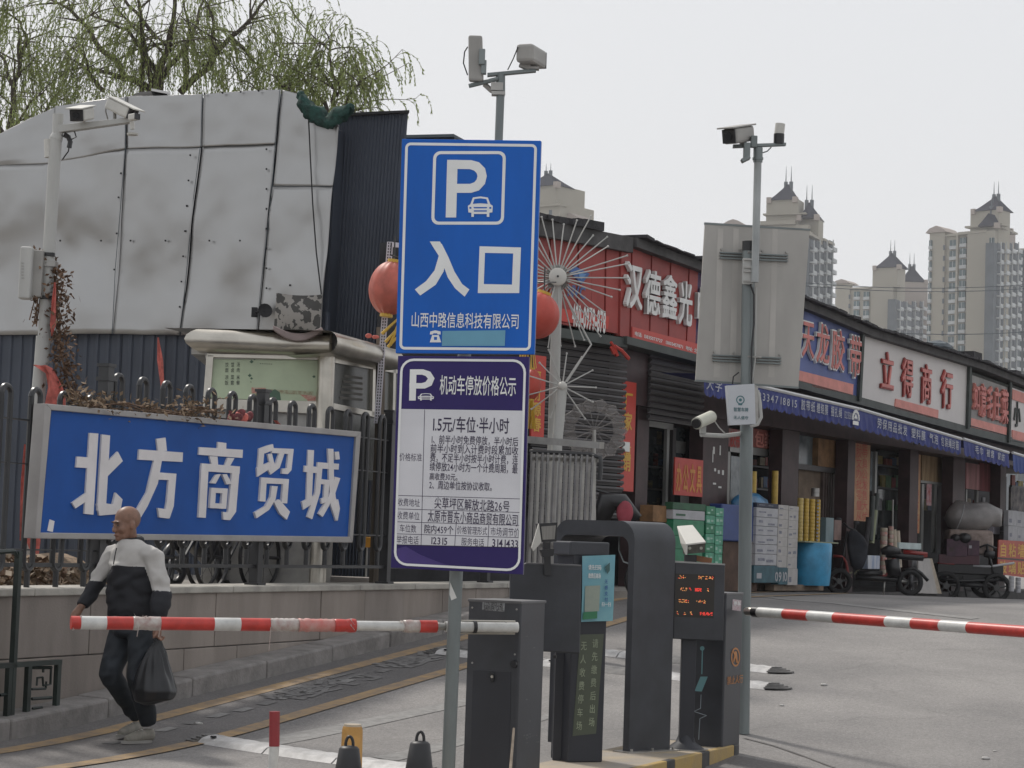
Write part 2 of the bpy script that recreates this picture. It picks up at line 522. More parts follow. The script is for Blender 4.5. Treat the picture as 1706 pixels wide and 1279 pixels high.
# loose pebbles
for px, py, r, lb in ((1641, 1265, .03, 'palest pebble near the lower right picture corner'), (1657, 1252, .014, 'tiny pale pebble just above the palest one, lower right'), (1372, 1142, .03, 'flat white chip on the asphalt right of the speed humps'),
                  (1302, 1176, .02, 'small white chip near the right barrier box'), (330, 1207, .03, 'pale pebble by the kerb just right of the walking man')):
    p = ground(px, py); r *= .7; mb = MB(); mb.ell(p + V(0, 0, r * .4), (r * 1.6, r, r * .6), 8, 6, fn=lambda q: 1 + .2 * math.sin(9 * q.x + 5 * q.y))
    tag(obj('pebble', mb, mat('pebble', (0.5, 0.49, 0.47), 0.8), smooth='all'), lb, 'stone', 'loose pale stones scattered on the road')

# ---- kerb, ledge and retaining wall
WS0, WS1 = -6.0, 11.4
n = 15; kl = (WS1 + 1.0 - WS0) / n
kp = thing('kerb', 'long grey concrete kerb at the foot of the retaining wall', 'kerb', lane((WS0 + WS1) / 2, 0.1))
for i in range(n):
    a = WS0 + i * kl + 0.006; b = a + kl - 0.012
    m = MB(); dz = random.uniform(-.006, .006); do = random.uniform(-.006, .006)
    P = [lane(a, 0 + do), lane(b, 0 + do), lane(b, .30), lane(a, .30)]
    m.hexa([p + V(0, 0, -.1) for p in P] + [p + V(0, 0, .15 + dz) for p in P])
    obj('kerb_stone', m, M_KERB, kp, bevel=0.02)
WOFF = 0.30
WT = 1.02
wf = Frame(lane(WS0, WOFF), lane(WS1 + 1, WOFF))
wall = thing('retaining_wall', 'low stone-clad retaining wall carrying the black fence', 'wall', lane((WS0 + WS1) / 2, WOFF + .2, 0))
core = MB(); core.fb(wf, -.0, WS1 - WS0, -.3, WT - 0.02, -.5, -.03); obj('wall_core', core, M_KERB, wall)
rows = [(-0.2, 0.13), (0.13, 0.55), (0.55, WT)]
for r_, (z0, z1) in enumerate(rows):
    u = 0.0; 
    if r_ % 2: u = -0.45
    while u < WS1 - WS0:
        w = random.uniform(.85, 1.0); u1 = min(u + w, WS1 - WS0)
        if u1 > 0:
            m = MB(); d = random.uniform(-.006, .006)
            m.fb(wf, max(u, 0) + .004, u1 - .004, z0 + .004, z1 - .004, -.03, 0.0 + d)
            obj('stone_panel', m, M_WALLST[random.randrange(4)], wall, bevel=0.006)
        u = u1
u = 0.0
while u < WS1 - WS0:
    u1 = min(u + random.uniform(1.1, 1.5), WS1 - WS0)
    m = MB(); m.fb(wf, u + .003, u1 - .003, WT - .02, WT + .035, -.5, .025); obj('coping_stone', m, mat('coping', (0.42, 0.4, 0.36), .8, var=.15, scale=3, bump=.2), wall, bevel=0.008)
    u = u1
# upper ground behind the wall
mb = MB()
A, B = lane(WS0, WOFF + .45, 0), lane(WS1, WOFF + .45, 0)
C_, D_ = V(2.0, 27.2, 0), V(-1, 45, 0); E_ = V(-60, 45, 0); F_ = V(-60, A.y, 0)
pts = [A, B, V(1.0, 25.5, 0), C_, D_, E_, F_]
mb.prism([V(p.x, p.y, .97) for p in pts], (0, 0, -1.2))
tag(obj('pavement', mb, mat('old_pavement', (0.27, 0.25, 0.225), .9, var=.2, scale=1.2, bump=.3)), kind='structure')

# ---- rubber speed humps
M_HW = mat('hump_white', (0.58, 0.57, 0.56), .6, col2=(0.36, .35, .34), scale=9)
M_HB = mat('hump_dark', (0.1, 0.1, 0.1), .7, col2=(0.22, .21, .2), scale=9)
def hump(a, b, label, w=0.3, h=0.045, seg=0.5):
    P, Q = ground(*a), ground(*b); d = Q - P; L = d.length; d.normalize(); q = V(-d.y, d.x, 0).normalized()
    t = thing('speed_hump', label, 'speed hump', P.lerp(Q, .5), 0, 'rubber speed humps across the lanes')
    n = max(2, int(L / seg))
    prof = [(-w / 2, 0), (-w / 3, h * .75), (-w / 8, h), (w / 8, h), (w / 3, h * .75), (w / 2, 0)]
    for i in range(n):
        s0, s1 = L * i / n + .008, L * (i + 1) / n - .008
        m = MB(); ring = []
        nr = 8
        for k in range(nr + 1):
            p = P + d * (s0 + (s1 - s0) * k / nr)
            for o_, z in prof:
                zz = z * (0.86 if k % 2 else 1)
                r = p + q * o_; ring.append(V(r.x, r.y, H(r.x, r.y) + zz + .002))
        np_ = len(prof)
        m.add(ring, [(k * np_ + j, k * np_ + j + 1, (k + 1) * np_ + j + 1, (k + 1) * np_ + j) for k in range(nr) for j in range(np_ - 1)] +
              [tuple(range(np_)), tuple(nr * np_ + j for j in reversed(range(np_)))])
        s = obj('hump_segment', m, [M_HW, M_HB][1 if i % 4 == 3 else 0], t)
        if i % 2 == 0:
            m = MB(); r = P + d * (s0 + .08); r = r - q * w * .22; r.z = H(r.x, r.y) + h * .95
            m.cyl(r, r + V(0, 0, .012), .022, seg=8); obj('bolt', m, M_DARK, t)
    for e, sg in ((P, -1), (Q, 1)):
        m = MB(); c = V(e.x, e.y, H(e.x, e.y) + .001)
        ang = math.atan2(d.y * sg, d.x * sg)
        for k in range(4):
            rr = .15 - .03 * k
            pts = [c + V(math.cos(ang + PI * (j / 10 - .5)) * rr * 1.2, math.sin(ang + PI * (j / 10 - .5)) * rr, .012 * k) for j in range(11)]
            m.prism(pts, (0, 0, .012))
        obj('hump_end', m, M_HB, t)
    return t
hump((352, 1235), (700, 1286), 'white ribbed speed hump crossing the near left lane behind the red and white post')
hump((880, 1076), (1290, 1119), 'upper of the two pale speed humps passing behind the grey gate machines')
hump((735, 1088), (1285, 1146), 'lower of the two pale speed humps passing behind the grey gate machines')
# ================================================================== FAR TOWERS
from mathutils import noise as mn
M_CREAM = mat('tower_render', (0.37, 0.345, 0.285), 0.9, var=0.06, scale=0.05, streak=0.3)
M_CREAM2 = mat('tower_render_pink', (0.37, 0.32, 0.285), 0.9, var=0.06, scale=0.05)
M_SLATE = mat('tower_roof', (0.018, 0.022, 0.036), 0.95, spec=.1, var=0.1, scale=0.3)
M_GLASS = mat('tower_glass', (0.06, 0.115, 0.125), 0.25, var=0.2, scale=0.4)
M_BALC = mat('balcony_white', (0.48, 0.5, 0.5), 0.8, var=0.1, scale=0.5)
M_SHADE = mat('tower_shade_grey', (0.10, 0.12, 0.135), 0.8, var=0.1, scale=0.3)  # shade of the cream flanks painted into the colour; also wires, seams
SY = 3.0
def stack(par, fr, px0, px1, y0, y1, kind, n=0.0, d=600, mats=None):
    """one column of alike pieces, a copy per storey"""
    u0, zt = fr.px(px0, y0, n); u1, _ = fr.px(px1, y0, n); _, zb = fr.px(px0, y1, n)
    if u0 > u1: u0, u1 = u1, u0
    m = MB(); z = zt - SY
    if kind == 'window':
        m.fb(fr, u0, u1, z + .9, z + 2.3, n, n + .05); mt = mats or [M_SHADE]
    elif kind == 'bay':
        mt = [M_GLASS, M_BALC]
        m.fb(fr, u0, u1, z + .9, z + 2.6, n, n + .5)
        m.mi = 1; m.fb(fr, u0 - .1, u1 + .1, z + .0, z + .95, n, n + .62)
        m.fb(fr, (u0 + u1) / 2 - .06, (u0 + u1) / 2 + .06, z + .95, z + 2.6, n + .5, n + .58)
    else:
        mt = [M_SHADE, M_BALC]
        m.fb(fr, u0, u1, z + .9, z + 2.7, n - .2, n + .1)
        m.mi = 1; m.fb(fr, u0 - .05, u1 + .05, z - .12, z + .25, n, n + 1.2); m.fb(fr, u0, u1, z + .3, z + .95, n + 1.1, n + 1.2)
        m.fb(fr, u0, u0 + .15, z + .25, z + 2.8, n + .9, n + 1.15)
    first = obj({'window': 'window', 'bay': 'bay_window', 'balcony': 'balcony'}[kind], m, mt, par)
    cnt = int((zt - zb) / SY)
    for k in range(1, cnt):
        c = first.copy(); COL.objects.link(c); c.location = (first.location[0], first.location[1], first.location[2] - SY * k)
def pier(par, fr, px0, px1, y, dep, m, name='wall', n=0.0, yb=None):
    u0, z = fr.px(px0, y, n); u1, _ = fr.px(px1, y, n)
    zb = 0 if yb is None else fr.px(px0, yb, n)[1]
    b = MB(); b.fb(fr, u0, u1, zb, z, n - dep, n); return obj(name, b, m, par)
def cornice(par, fr, px0, px1, y, h=.5, out=.5, dep=6, m=None):
    u0, z = fr.px(px0, y); u1, _ = fr.px(px1, y); dep = min(dep, 2)
    b = MB(); b.fb(fr, u0 - out, u1 + out, z - h, z + .02, -dep - out, out); obj('cornice', b, m or M_CREAM, par)
def spire(par, fr, px0, px1, yb, pxa, ya, ysp, dep=8):
    u0, z = fr.px(px0, yb); u1, _ = fr.px(px1, yb); um, za = fr.px(pxa, ya); _, zs = fr.px(pxa, ysp)
    b = MB(); k = .12; w = (u1 - u0)
    lv = [(0, z), (.36, z + (za - z) * .35), (.82, z + (za - z) * .85), (.9, za)]
    rings = []
    for t, zz in lv:
        a = u0 + (um - u0) * t; c = u1 + (um - u1) * t; e = dep * (1 - t) / 2
        rings += [fr.W(a, zz, -dep / 2 + e), fr.W(c, zz, -dep / 2 + e), fr.W(c, zz, -dep / 2 - e), fr.W(a, zz, -dep / 2 - e)]
    fs = []
    for i in range(3):
        for j in range(4): fs.append((i * 4 + j, i * 4 + (j + 1) % 4, (i + 1) * 4 + (j + 1) % 4, (i + 1) * 4 + j))
    fs += [(3, 2, 1, 0), (12, 13, 14, 15)]
    b.add(rings, fs); r = obj('roof', b, M_SLATE, par)
    for du in (-.7, .7):
        b = MB(); p = fr.W(um + du, za - 1.2, -dep / 2); b.box(p + V(0, 0, .8), (.9, .9, 2.2)); b.tube([p, p + V(0, 0, zs - za + 1.5)], .22, 6, .04); obj('finial', b, M_SHADE, par)
    for px in (px0, px1):
        b = MB(); uu, _ = fr.px(px, yb); b.fb(fr, uu - .6, uu + .6, z - .8, z + .7, -1.2, .3); obj('parapet_block', b, M_CREAM2, par)

def tower_right():
    d = 600
    f = FR(1549, d, 1657, d - 14); s = Frame(at(1657, 900, d - 14), at(1702, 900, d + 6))
    t = thing('apartment_tower', 'cream apartment tower with one tall pointed slate roof, rightmost and widest on the skyline', 'apartment tower', tuple(f.W(f.L / 2, 0, -8)), 0, 'cream apartment towers on the skyline')
    pier(t, f, 1549, 1657, 392, 2, M_CREAM); pier(t, f, 1612, 1657, 387, 2, M_CREAM, n=1.2)
    pier(t, f, 1549, 1574, 387, 2, M_CREAM, n=.8)
    b = MB(); u0, z = f.px(1549, 389); u1, _ = f.px(1578, 389); b.fp(f, [(u0 - .6, z), (u1 + .4, z), (u1 - 1, z + 1.2), ((u0 + u1) / 2, z + 1.9), (u0 + .6, z + 1.2)], -6, 1.3); obj('gable', b, M_CREAM2, t)
    cornice(t, f, 1578, 1612, 391); cornice(t, f, 1608, 1640, 387, .7, 1.4)
    pier(t, f, 1617, 1664, 353, 6, M_CREAM, name='roof_storey', n=-.5); cornice(t, f, 1614, 1668, 377, .5, .8)
    spire(t, f, 1621, 1664, 352, 1647, 324, 300)
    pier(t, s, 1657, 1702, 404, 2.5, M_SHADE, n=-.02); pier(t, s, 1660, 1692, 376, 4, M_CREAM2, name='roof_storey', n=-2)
    spire(t, s, 1664, 1686, 375, 1671, 347, 330, 6)
    cornice(t, s, 1668, 1692, 377)
    stack(t, f, 1571.5, 1575, 404, 700, 'window', .83)
    stack(t, f, 1584, 1595, 398, 700, 'bay'); stack(t, f, 1601, 1611, 394, 700, 'bay')
    stack(t, f, 1549.5, 1553.5, 398, 700, 'bay', .8)
    stack(t, f, 1650, 1657, 394, 700, 'bay', 1.2)
    b = MB(); u, z = f.px(1597, 392); b.fb(f, u - .3, u + .3, 0, z, 0, .75); obj('pier', b, M_CREAM, t)
    for a, c in ((1662, 1666), (1671, 1677), (1681, 1687), (1691, 1697)): stack(t, s, a, c, 402, 700, 'balcony')
    return t
tower_right()
def tower_mid():
    d = 690
    f = FR(1392, d, 1492, d - 12); s = Frame(at(1492, 900, d - 12), at(1556, 900, d + 26))
    t = thing('apartment_tower', 'lowest cream apartment tower on the skyline, two small pointed roofs, left of the widest tower', 'apartment tower', tuple(f.W(f.L / 2, 0, -8)), 0, 'cream apartment towers on the skyline')
    pier(t, f, 1392, 1492, 480, 2, M_CREAM); pier(t, f, 1452, 1488, 477, 2, M_CREAM, n=1.2); pier(t, f, 1392, 1416, 472, 2, M_CREAM, n=.6)
    b = MB(); u0, z = f.px(1392, 473); u1, _ = f.px(1416, 473); b.fp(f, [(u0 - .6, z), (u1 + .4, z), (u1 - 1, z + .9), ((u0 + u1) / 2, z + 1.4), (u0 + .6, z + .9)], -6, 1.1); obj('gable', b, M_CREAM2, t)
    cornice(t, f, 1418, 1447, 480)
    pier(t, f, 1454, 1495, 447, 6, M_CREAM, name='roof_storey', n=-.5); cornice(t, f, 1450, 1497, 478, .5, .8)
    spire(t, f, 1457, 1497, 446, 1478, 419, 398)
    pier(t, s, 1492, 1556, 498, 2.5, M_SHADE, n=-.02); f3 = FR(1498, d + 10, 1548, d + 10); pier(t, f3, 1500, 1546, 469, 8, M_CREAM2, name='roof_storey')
    spire(t, f3, 1503, 1543, 468, 1523, 441, 420, 8)
    stack(t, f, 1414, 1417, 487, 700, 'window', .63)
    stack(t, f, 1424, 1433, 484, 700, 'bay'); stack(t, f, 1440, 1449, 484, 700, 'bay')
    for a, c in ((1495, 1500), (1506, 1513), (1520, 1527), (1533, 1540), (1546, 1552)): stack(t, s, a, c, 500, 700, 'balcony')
tower_mid()
def tower_left():
    d = 560
    f = FR(1180, d, 1347, d - 10); s = Frame(at(1347, 900, d - 10), at(1389, 900, d + 12))
    t = thing('apartment_tower', 'cream apartment tower with two pointed slate roofs rising behind the blank sign back', 'apartment tower', tuple(f.W(f.L / 2, 0, -8)), 0, 'cream apartment towers on the skyline')
    pier(t, f, 1180, 1347, 378, 2, M_CREAM)
    b = MB(); u0, z = f.px(1204, 374); u1, _ = f.px(1240, 374); b.fp(f, [(u0, z - 2), (u1, z - 2), (u1, z), (u1 - 1.6, z + .9), ((u0 + u1) / 2, z + 1.3), (u0 + 1.6, z + .9), (u0, z)], -6, .6); obj('gable', b, M_CREAM2, t)
    cornice(t, f, 1262, 1322, 369, 1.0, .6)
    pier(t, f, 1277, 1330, 333, 6, M_CREAM, name='roof_storey', n=-.5); cornice(t, f, 1275, 1340, 356, .4, .5)
    spire(t, f, 1281, 1324, 333, 1307, 303, 274)
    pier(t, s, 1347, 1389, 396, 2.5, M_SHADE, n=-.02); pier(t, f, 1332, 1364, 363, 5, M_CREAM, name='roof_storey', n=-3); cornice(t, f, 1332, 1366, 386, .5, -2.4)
    spire(t, f, 1331, 1360, 362, 1341, 333, 305, 9)
    cornice(t, s, 1349, 1368, 388, .6, .4, 8); cornice(t, s, 1372, 1388, 397, .6, .4, 8)
    for a, c in ((1350, 1355), (1360, 1366), (1372, 1378), (1382, 1388)): stack(t, s, a, c, 398, 620, 'balcony')
tower_left()
def tower_hidden():
    d = 520
    f = FR(860, d, 933, d - 8)
    t = thing('apartment_tower', 'cream tower top with a pointed roof peeking out above the red shop sign', 'apartment tower', tuple(f.W(f.L / 2, 0, -8)), 0, 'cream apartment towers on the skyline')
    pier(t, f, 860, 933, 343, 14, M_CREAM); pier(t, f, 866, 926, 312, 12, M_CREAM, name='roof_storey', n=-.6)
    spire(t, f, 872, 926, 312, 897, 285, 270); cornice(t, f, 862, 931, 345, .5, .6)
    b = MB(); u0, z = f.px(936, 362, -3); u1, _ = f.px(960, 362, -3); b.fp(f, [(u0, z - 8), (u1, z - 8), (u1, z), (u1 - 1.4, z + .7), ((u0 + u1) / 2, z + 1.0), (u0 + 1.2, z + .7), (u0, z)], -9, -3); obj('gable', b, M_CREAM2, t)
    stack(t, f, 915, 920, 345, 420, 'window')
tower_hidden()
d = 640
f = FR(1696, d, 1760, d - 4); t = thing('apartment_tower', 'grey-blue flank of another apartment block at the right edge behind the widest tower', 'apartment tower', tuple(f.W(f.L / 2, 0, -8)), 0, 'cream apartment towers on the skyline')
pier(t, f, 1696, 1760, 415, 14, M_SHADE); cornice(t, f, 1697, 1750, 414, .5, .3)
stack(t, f, 1699, 1704, 418, 700, 'bay'); stack(t, f, 1709, 1714, 418, 700, 'bay')

# overhead wires
for k, (ya, yb, dd) in enumerate(((470, 466, 70), (475, 473, 71), (541, 545, 60))):
    m = MB(); P, Q = at(1330, ya, dd), at(1790, yb, dd + 10)
    m.tube([P.lerp(Q, i / 16) - V(0, 0, .25 * (1 - (i / 8 - 1) ** 2)) for i in range(17)], .011, 4)
    tag(obj('overhead_wire', m, M_SHADE), ('thin upper overhead wire crossing the towers', 'thin overhead wire just under the upper wire across the towers', 'lowest thin overhead wire, close above the shop roof')[k], 'wire', 'overhead wires')

# ================================================================== WILLOWS
M_BARK = mat('willow_bark', (0.085, 0.07, 0.055), 0.95, var=0.2, scale=6)
def leafmat(name, a, b_):
    m = bpy.data.materials.new(name); m.use_nodes = True
    n = m.node_tree.nodes; l = m.node_tree.links; b = n['Principled BSDF']
    tc = n.new('ShaderNodeTexCoord'); no = n.new('ShaderNodeTexNoise'); no.inputs['Scale'].default_value = 1.6; no.inputs['Detail'].default_value = 3
    cr = n.new('ShaderNodeValToRGB'); cr.color_ramp.elements[0].position = .4; cr.color_ramp.elements[1].position = .6
    cr.color_ramp.elements[0].color = (*a, 1); cr.color_ramp.elements[1].color = (*b_, 1)
    l.new(tc.outputs['Object'], no.inputs['Vector']); l.new(no.outputs['Fac'], cr.inputs[0]); l.new(cr.outputs[0], b.inputs['Base Color'])
    b.inputs['Roughness'].default_value = .7
    tr = n.new('ShaderNodeBsdfTranslucent'); ms = n.new('ShaderNodeMixShader'); ms.inputs[0].default_value = .3
    l.new(cr.outputs[0], tr.inputs['Color']); l.new(b.outputs[0], ms.inputs[1]); l.new(tr.outputs[0], ms.inputs[2])
    l.new(ms.outputs[0], n['Material Output'].inputs['Surface'])
    return m
M_LEAF = leafmat('willow_leaf', (0.21, 0.255, 0.075), (0.31, 0.37, 0.13))
M_TWIG = mat('willow_twig', (0.17, 0.17, 0.08), .9, var=.1)
def willow(label, base, limbs, d, nstr, slen, seed, low=None, leafn=13):
    rnd = random.Random(seed)
    b0 = at(base[0], base[1], d)
    t = thing('willow_tree', label, 'tree', (b0.x, b0.y, .95), 0, 'budding willows behind the metal-clad building')
    m = MB(); m.tube([V(b0.x, b0.y, .95), V(b0.x + .1, b0.y, (b0.z + .95) / 2), b0], .34, 10, .24); obj('trunk', m, M_BARK, t, smooth=True)
    segs = []
    for L in limbs:
        r0 = L[0]; pts = []
        n_ = len(L[1]); dz = rnd.uniform(-1.6, 1.6)
        for i, (x, y) in enumerate(L[1]): pts.append(at(x, y, d + dz * i / max(1, n_ - 1)))
        fine = []
        for i in range(len(pts) - 1):
            for k in range(4):
                p = pts[i].lerp(pts[i + 1], k / 4); fine.append(p + V(rnd.uniform(-1, 1), rnd.uniform(-1, 1), rnd.uniform(-1, 1)) * .045)
        fine.append(pts[-1])
        m = MB(); m.tube(fine, r0 * .72, 6, r0 * .15); obj('limb', m, M_BARK, t, smooth=True)
        segs.append((fine, r0))
    m = MB(); sub = []
    for fine, r0 in segs:       # side branches
        for k in range(max(3, int(len(fine) * .95))):
            i = rnd.randrange(len(fine) // 4, len(fine)); p = fine[i]
            dr = V(rnd.uniform(-1, 1), rnd.uniform(-.9, .9), rnd.uniform(-.1, .9)).normalized(); ln = rnd.uniform(.5, 1.5)
            pts = [p]
            for j in range(5):
                dr = (dr + V(rnd.uniform(-.25, .25), rnd.uniform(-.25, .25), rnd.uniform(-.18, .12))).normalized(); pts.append(pts[-1] + dr * ln / 5)
            m.tube(pts, r0 * .2, 4, .005, cap=False); sub.append(pts)
    obj('branches', m, M_BARK, t, kind='stuff')
    tw = MB(); lf = MB()
    src = sub + [s[0] for s in segs]
    for k in range(nstr):
        S = src[rnd.randrange(len(src))]; p = S[rnd.randrange(1, len(S))]
        out = V(p.x - b0.x, (p.y - b0.y), 0); out = out.normalized() * .45 if out.length > .1 else V(0, 0, 0)
        dr = (out + V(rnd.uniform(-.5, .5), rnd.uniform(-.5, .5), rnd.uniform(-.3, .7)))
        ln = rnd.uniform(.5, 1) * slen; pts = [p]; nseg = 7
        for j in range(nseg):
            dr = (dr + V(rnd.uniform(-.12, .12), rnd.uniform(-.12, .12), -.42)).normalized(); pts.append(pts[-1] + dr * ln / nseg)
        tw.tube(pts, .0055, 3, .003, cap=False)
        for j in range(leafn):
            q = rnd.uniform(.15, 1) * (nseg - .01); i = int(q); c = pts[i].lerp(pts[i + 1], q - i)
            a = ((pts[i + 1] - pts[i]).normalized() + V(rnd.uniform(-.5, .5), rnd.uniform(-.5, .5), rnd.uniform(-.5, .3))).normalized() * rnd.uniform(.05, .11)
            w = a.cross(V(rnd.uniform(-1, 1), rnd.uniform(-1, 1), rnd.uniform(-1, 1))).normalized() * rnd.uniform(.008, .015)
            lf.add([c, c + a * .5 + w, c + a, c + a * .5 - w], [(0, 1, 2, 3)])
    obj('twigs', tw, M_TWIG, t, kind='stuff', fix=False); obj('leaves', lf, M_LEAF, t, kind='stuff', fix=False)
    return t
willow('big budding willow with a forked bare crown above the middle of the metal wall', (262, 190),
       [(.17, [(262, 170), (262, 120), (285, 60), (292, -40)]), (.12, [(258, 150), (235, 70), (225, -40)]), (.13, [(262, 150), (210, 128), (170, 80), (120, 20), (95, 5)]),
        (.12, [(300, 155), (345, 110), (385, 60), (430, 20), (452, -20)]), (.10, [(268, 130), (320, 60), (345, -30)]), (.09, [(345, 110), (356, 80), (350, 10), (365, -40)]),
        (.09, [(235, 152), (236, 60), (180, -10)]), (.08, [(262, 120), (215, 50), (150, 25)]), (.08, [(310, 150), (315, 60), (300, -30)]), (.07, [(210, 128), (150, 110), (115, 70)]),
        (.07, [(385, 60), (415, 90), (440, 120)]), (.07, [(170, 150), (140, 110), (135, 60)]), (.07, [(262, 60), (200, -10), (160, -40)])], 45, 820, 1.8, 3, leafn=27)
willow('bushier young willow with a peaked crown, right of the big willow, above the dark wall', (560, 230),
       [(.09, [(560, 215), (556, 150), (550, 90), (548, 62)]), (.07, [(560, 200), (520, 150), (500, 120), (480, 105)]), (.07, [(560, 200), (590, 150), (605, 130)]),
        (.06, [(556, 150), (530, 110), (515, 95)]), (.06, [(560, 205), (596, 182), (612, 172)]), (.05, [(500, 160), (470, 140), (440, 120)]), (.05, [(470, 170), (430, 150), (400, 130)]), (.05, [(560, 160), (572, 110), (578, 95)])], 44, 620, .95, 11, leafn=26)
willow('leafy left willow cut by the picture edge, drooping beside the sloping metal wall', (20, 260),
       [(.12, [(10, 260), (24, 150), (34, 90), (30, 40)]), (.06, [(24, 150), (8, 100), (-25, 60)]), (.06, [(34, 95), (45, 60), (20, 20), (-10, 5)]), (.06, [(12, 230), (50, 170), (75, 150)]),
        (.05, [(12, 230), (-20, 180), (-50, 150)]), (.05, [(60, 215), (85, 170), (100, 150)]), (.06, [(10, 240), (-30, 120), (-60, 40)])], 46, 640, 1.4, 5, leafn=26)

# ================================================================== METAL-CLAD BUILDING
M_SHEET = mat('galvanised_sheet', (0.385, 0.384, 0.38), 0.36, metal=0.9, var=0.02, scale=2.5, rvar=0.07, bump=0.05, bscale=3)
M_NAVY = mat('navy_corrugated', (0.05, 0.06, 0.082), 0.6, var=0.12, scale=1.0)
bf = FR(-120, 28.3, 560, 26.4)
bl = thing('metal_clad_building', 'tall building front patched with large dented grey metal sheets over dark corrugated steel', 'building', tuple(bf.W(bf.L * .5, .97, -1)))
def dent(u, z):
    a = mn.noise(V(u * .75, z * .75, 3.1)) * .13 + mn.noise(V(u * 2.1, z * 1.3, 9)) * .05 + mn.noise(V(u * 5, z * 4.5, 5)) * .010
    return a
def panel(top, bl_, br_, n=24, m_=32, k=0):
    nseg = len(top) - 1
    def f(s, t):
        q = s * nseg; i = min(int(q), nseg - 1); q -= i
        tx, ty = top[i][0] + (top[i + 1][0] - top[i][0]) * q, top[i][1] + (top[i + 1][1] - top[i][1]) * q
        bx, by = bl_[0] + (br_[0] - bl_[0]) * s, bl_[1] + (br_[1] - bl_[1]) * s
        x, y = bx + (tx - bx) * t, by + (ty - by) * t
        u, z = bf.px(x, y)
        e = min(1, 5.0 * min(s, 1 - s)) * min(1, 7.0 * min(t, 1 - t))
        return bf.W(u, z, .03 + .006 * k + dent(u, z) * (.75 + .25 * e) - .006 * (1 - e) )
    mb = MB(); mb.grid(f, n, m_)
    o = obj('metal_sheet', mb, M_SHEET, bl, smooth='all', fix=True)
    s = o.modifiers.new('thickness', 'SOLIDIFY'); s.thickness = .012; s.offset = -1
    return o
g = -0.6
panel([(-110, 270), (-60, 250), (0, 225), (90 - g, 177)], (-110, 281), (86, 273.5), k=0)
panel([(90, 176), (130, 171), (212 - g, 161.5)], (88, 272), (211, 249), k=1)
panel([(213, 161), (339, 157)], (213, 248.5), (336, 245), k=0)
panel([(341, 157), (402, 152), (468, 149)], (338, 244.5), (460, 240), k=1)
panel([(470, 149), (499, 157), (514, 184), (529, 201), (566, 210)], (457, 310), (554, 310.5), k=0)
panel([(-110, 280), (84, 274.5)], (-112, 557), (80, 558), k=1, n=20)
panel([(86, 273), (110, 253), (211, 250)], (82, 558), (190, 556), k=0)
panel([(213, 249.5), (335.5, 246.5)], (191, 556), (302, 559), k=1)
panel([(338, 245.5), (460, 241)], (304, 559), (429, 558), k=0)
panel([(456, 311.5), (554, 311.5)], (431, 558), (536, 557), k=1)
# seam strips and screws
def seam(pts):
    mb = MB(); mb.tube([bf.W(*bf.px(*p), .045) for p in pts], .004, 4); obj('seam', mb, M_SHADE, bl)
seam([(340, 157), (337, 246)]); seam([(469, 149), (461, 240), (456, 311), (437, 480), (430, 558)]); seam([(336, 246), (325, 330), (311, 480), (303, 558)])
seam([(456, 311), (554, 311)]); seam([(212, 162), (212, 249), (205, 330), (195, 447), (190, 556)])
first = None
scr = [(448, y) for y in range(250, 545, 33)] + [(322 - (y - 250) * .07, y) for y in range(260, 545, 42)] + [(x, 402) for x in (105, 173, 222, 280, 353, 404)] + [(487, 476), (206, 290), (202, 330), (199, 390), (195, 450)] + [(345 + 30 * k, 158 - k * 1.7) for k in range(4)]
for x, y in scr:
    u, z = bf.px(x, y)
    if first is None:
        mb = MB(); mb.box(bf.W(u, z, .07), (.02, .02, .02)); first = obj('screw', mb, M_DARK, bl); fu = bf.W(u, z, .07)
    else:
        c = first.copy(); COL.objects.link(c); c.location = first.location + (bf.W(u, z, .07) - fu)
# dark corrugated steel below and to the right
def corr(fr, u0, u1, z0, z1, n, par, m, pitch=.19, w=1.0, dep=.025, name='corrugated_sheet', top=None):
    k = max(1, int(round((u1 - u0) / w)))
    for i in range(k):
        a, b = u0 + (u1 - u0) * i / k + .004, u0 + (u1 - u0) * (i + 1) / k - .004
        mb = MB(); q = int((b - a) / pitch) + 1; pr = []
        for j in range(q):
            s = a + (b - a) * j / q; e = (b - a) / q
            pr += [(s, 0), (s + e * .55, 0), (s + e * .65, dep), (s + e * .9, dep)]
        pr.append((b, 0))
        zt = (lambda s: z1) if top is None else top
        mb.add([fr.W(s, z0, n + h) for s, h in pr] + [fr.W(s, zt(s), n + h) for s, h in pr], [(j, j + 1, j + 1 + len(pr), j + len(pr)) for j in range(len(pr) - 1)])
        o = obj(name, mb, m, par, fix=False)
ul, _ = bf.px(-130, 700); ur, zr = bf.px(546, 560)
corr(bf, ul, ur, .9, bf.px(200, 520)[1], -.06, bl, M_NAVY)
body = MB(); body.fp(bf, [bf.px(x, y, -.1) for x, y in ((-130, 285), (0, 232), (90, 183), (340, 163), (470, 156), (505, 180), (560, 214), (546, 555))] + [(ur, .9), (ul, .9)], -8, -.1); obj('body', body, M_NAVY, bl)
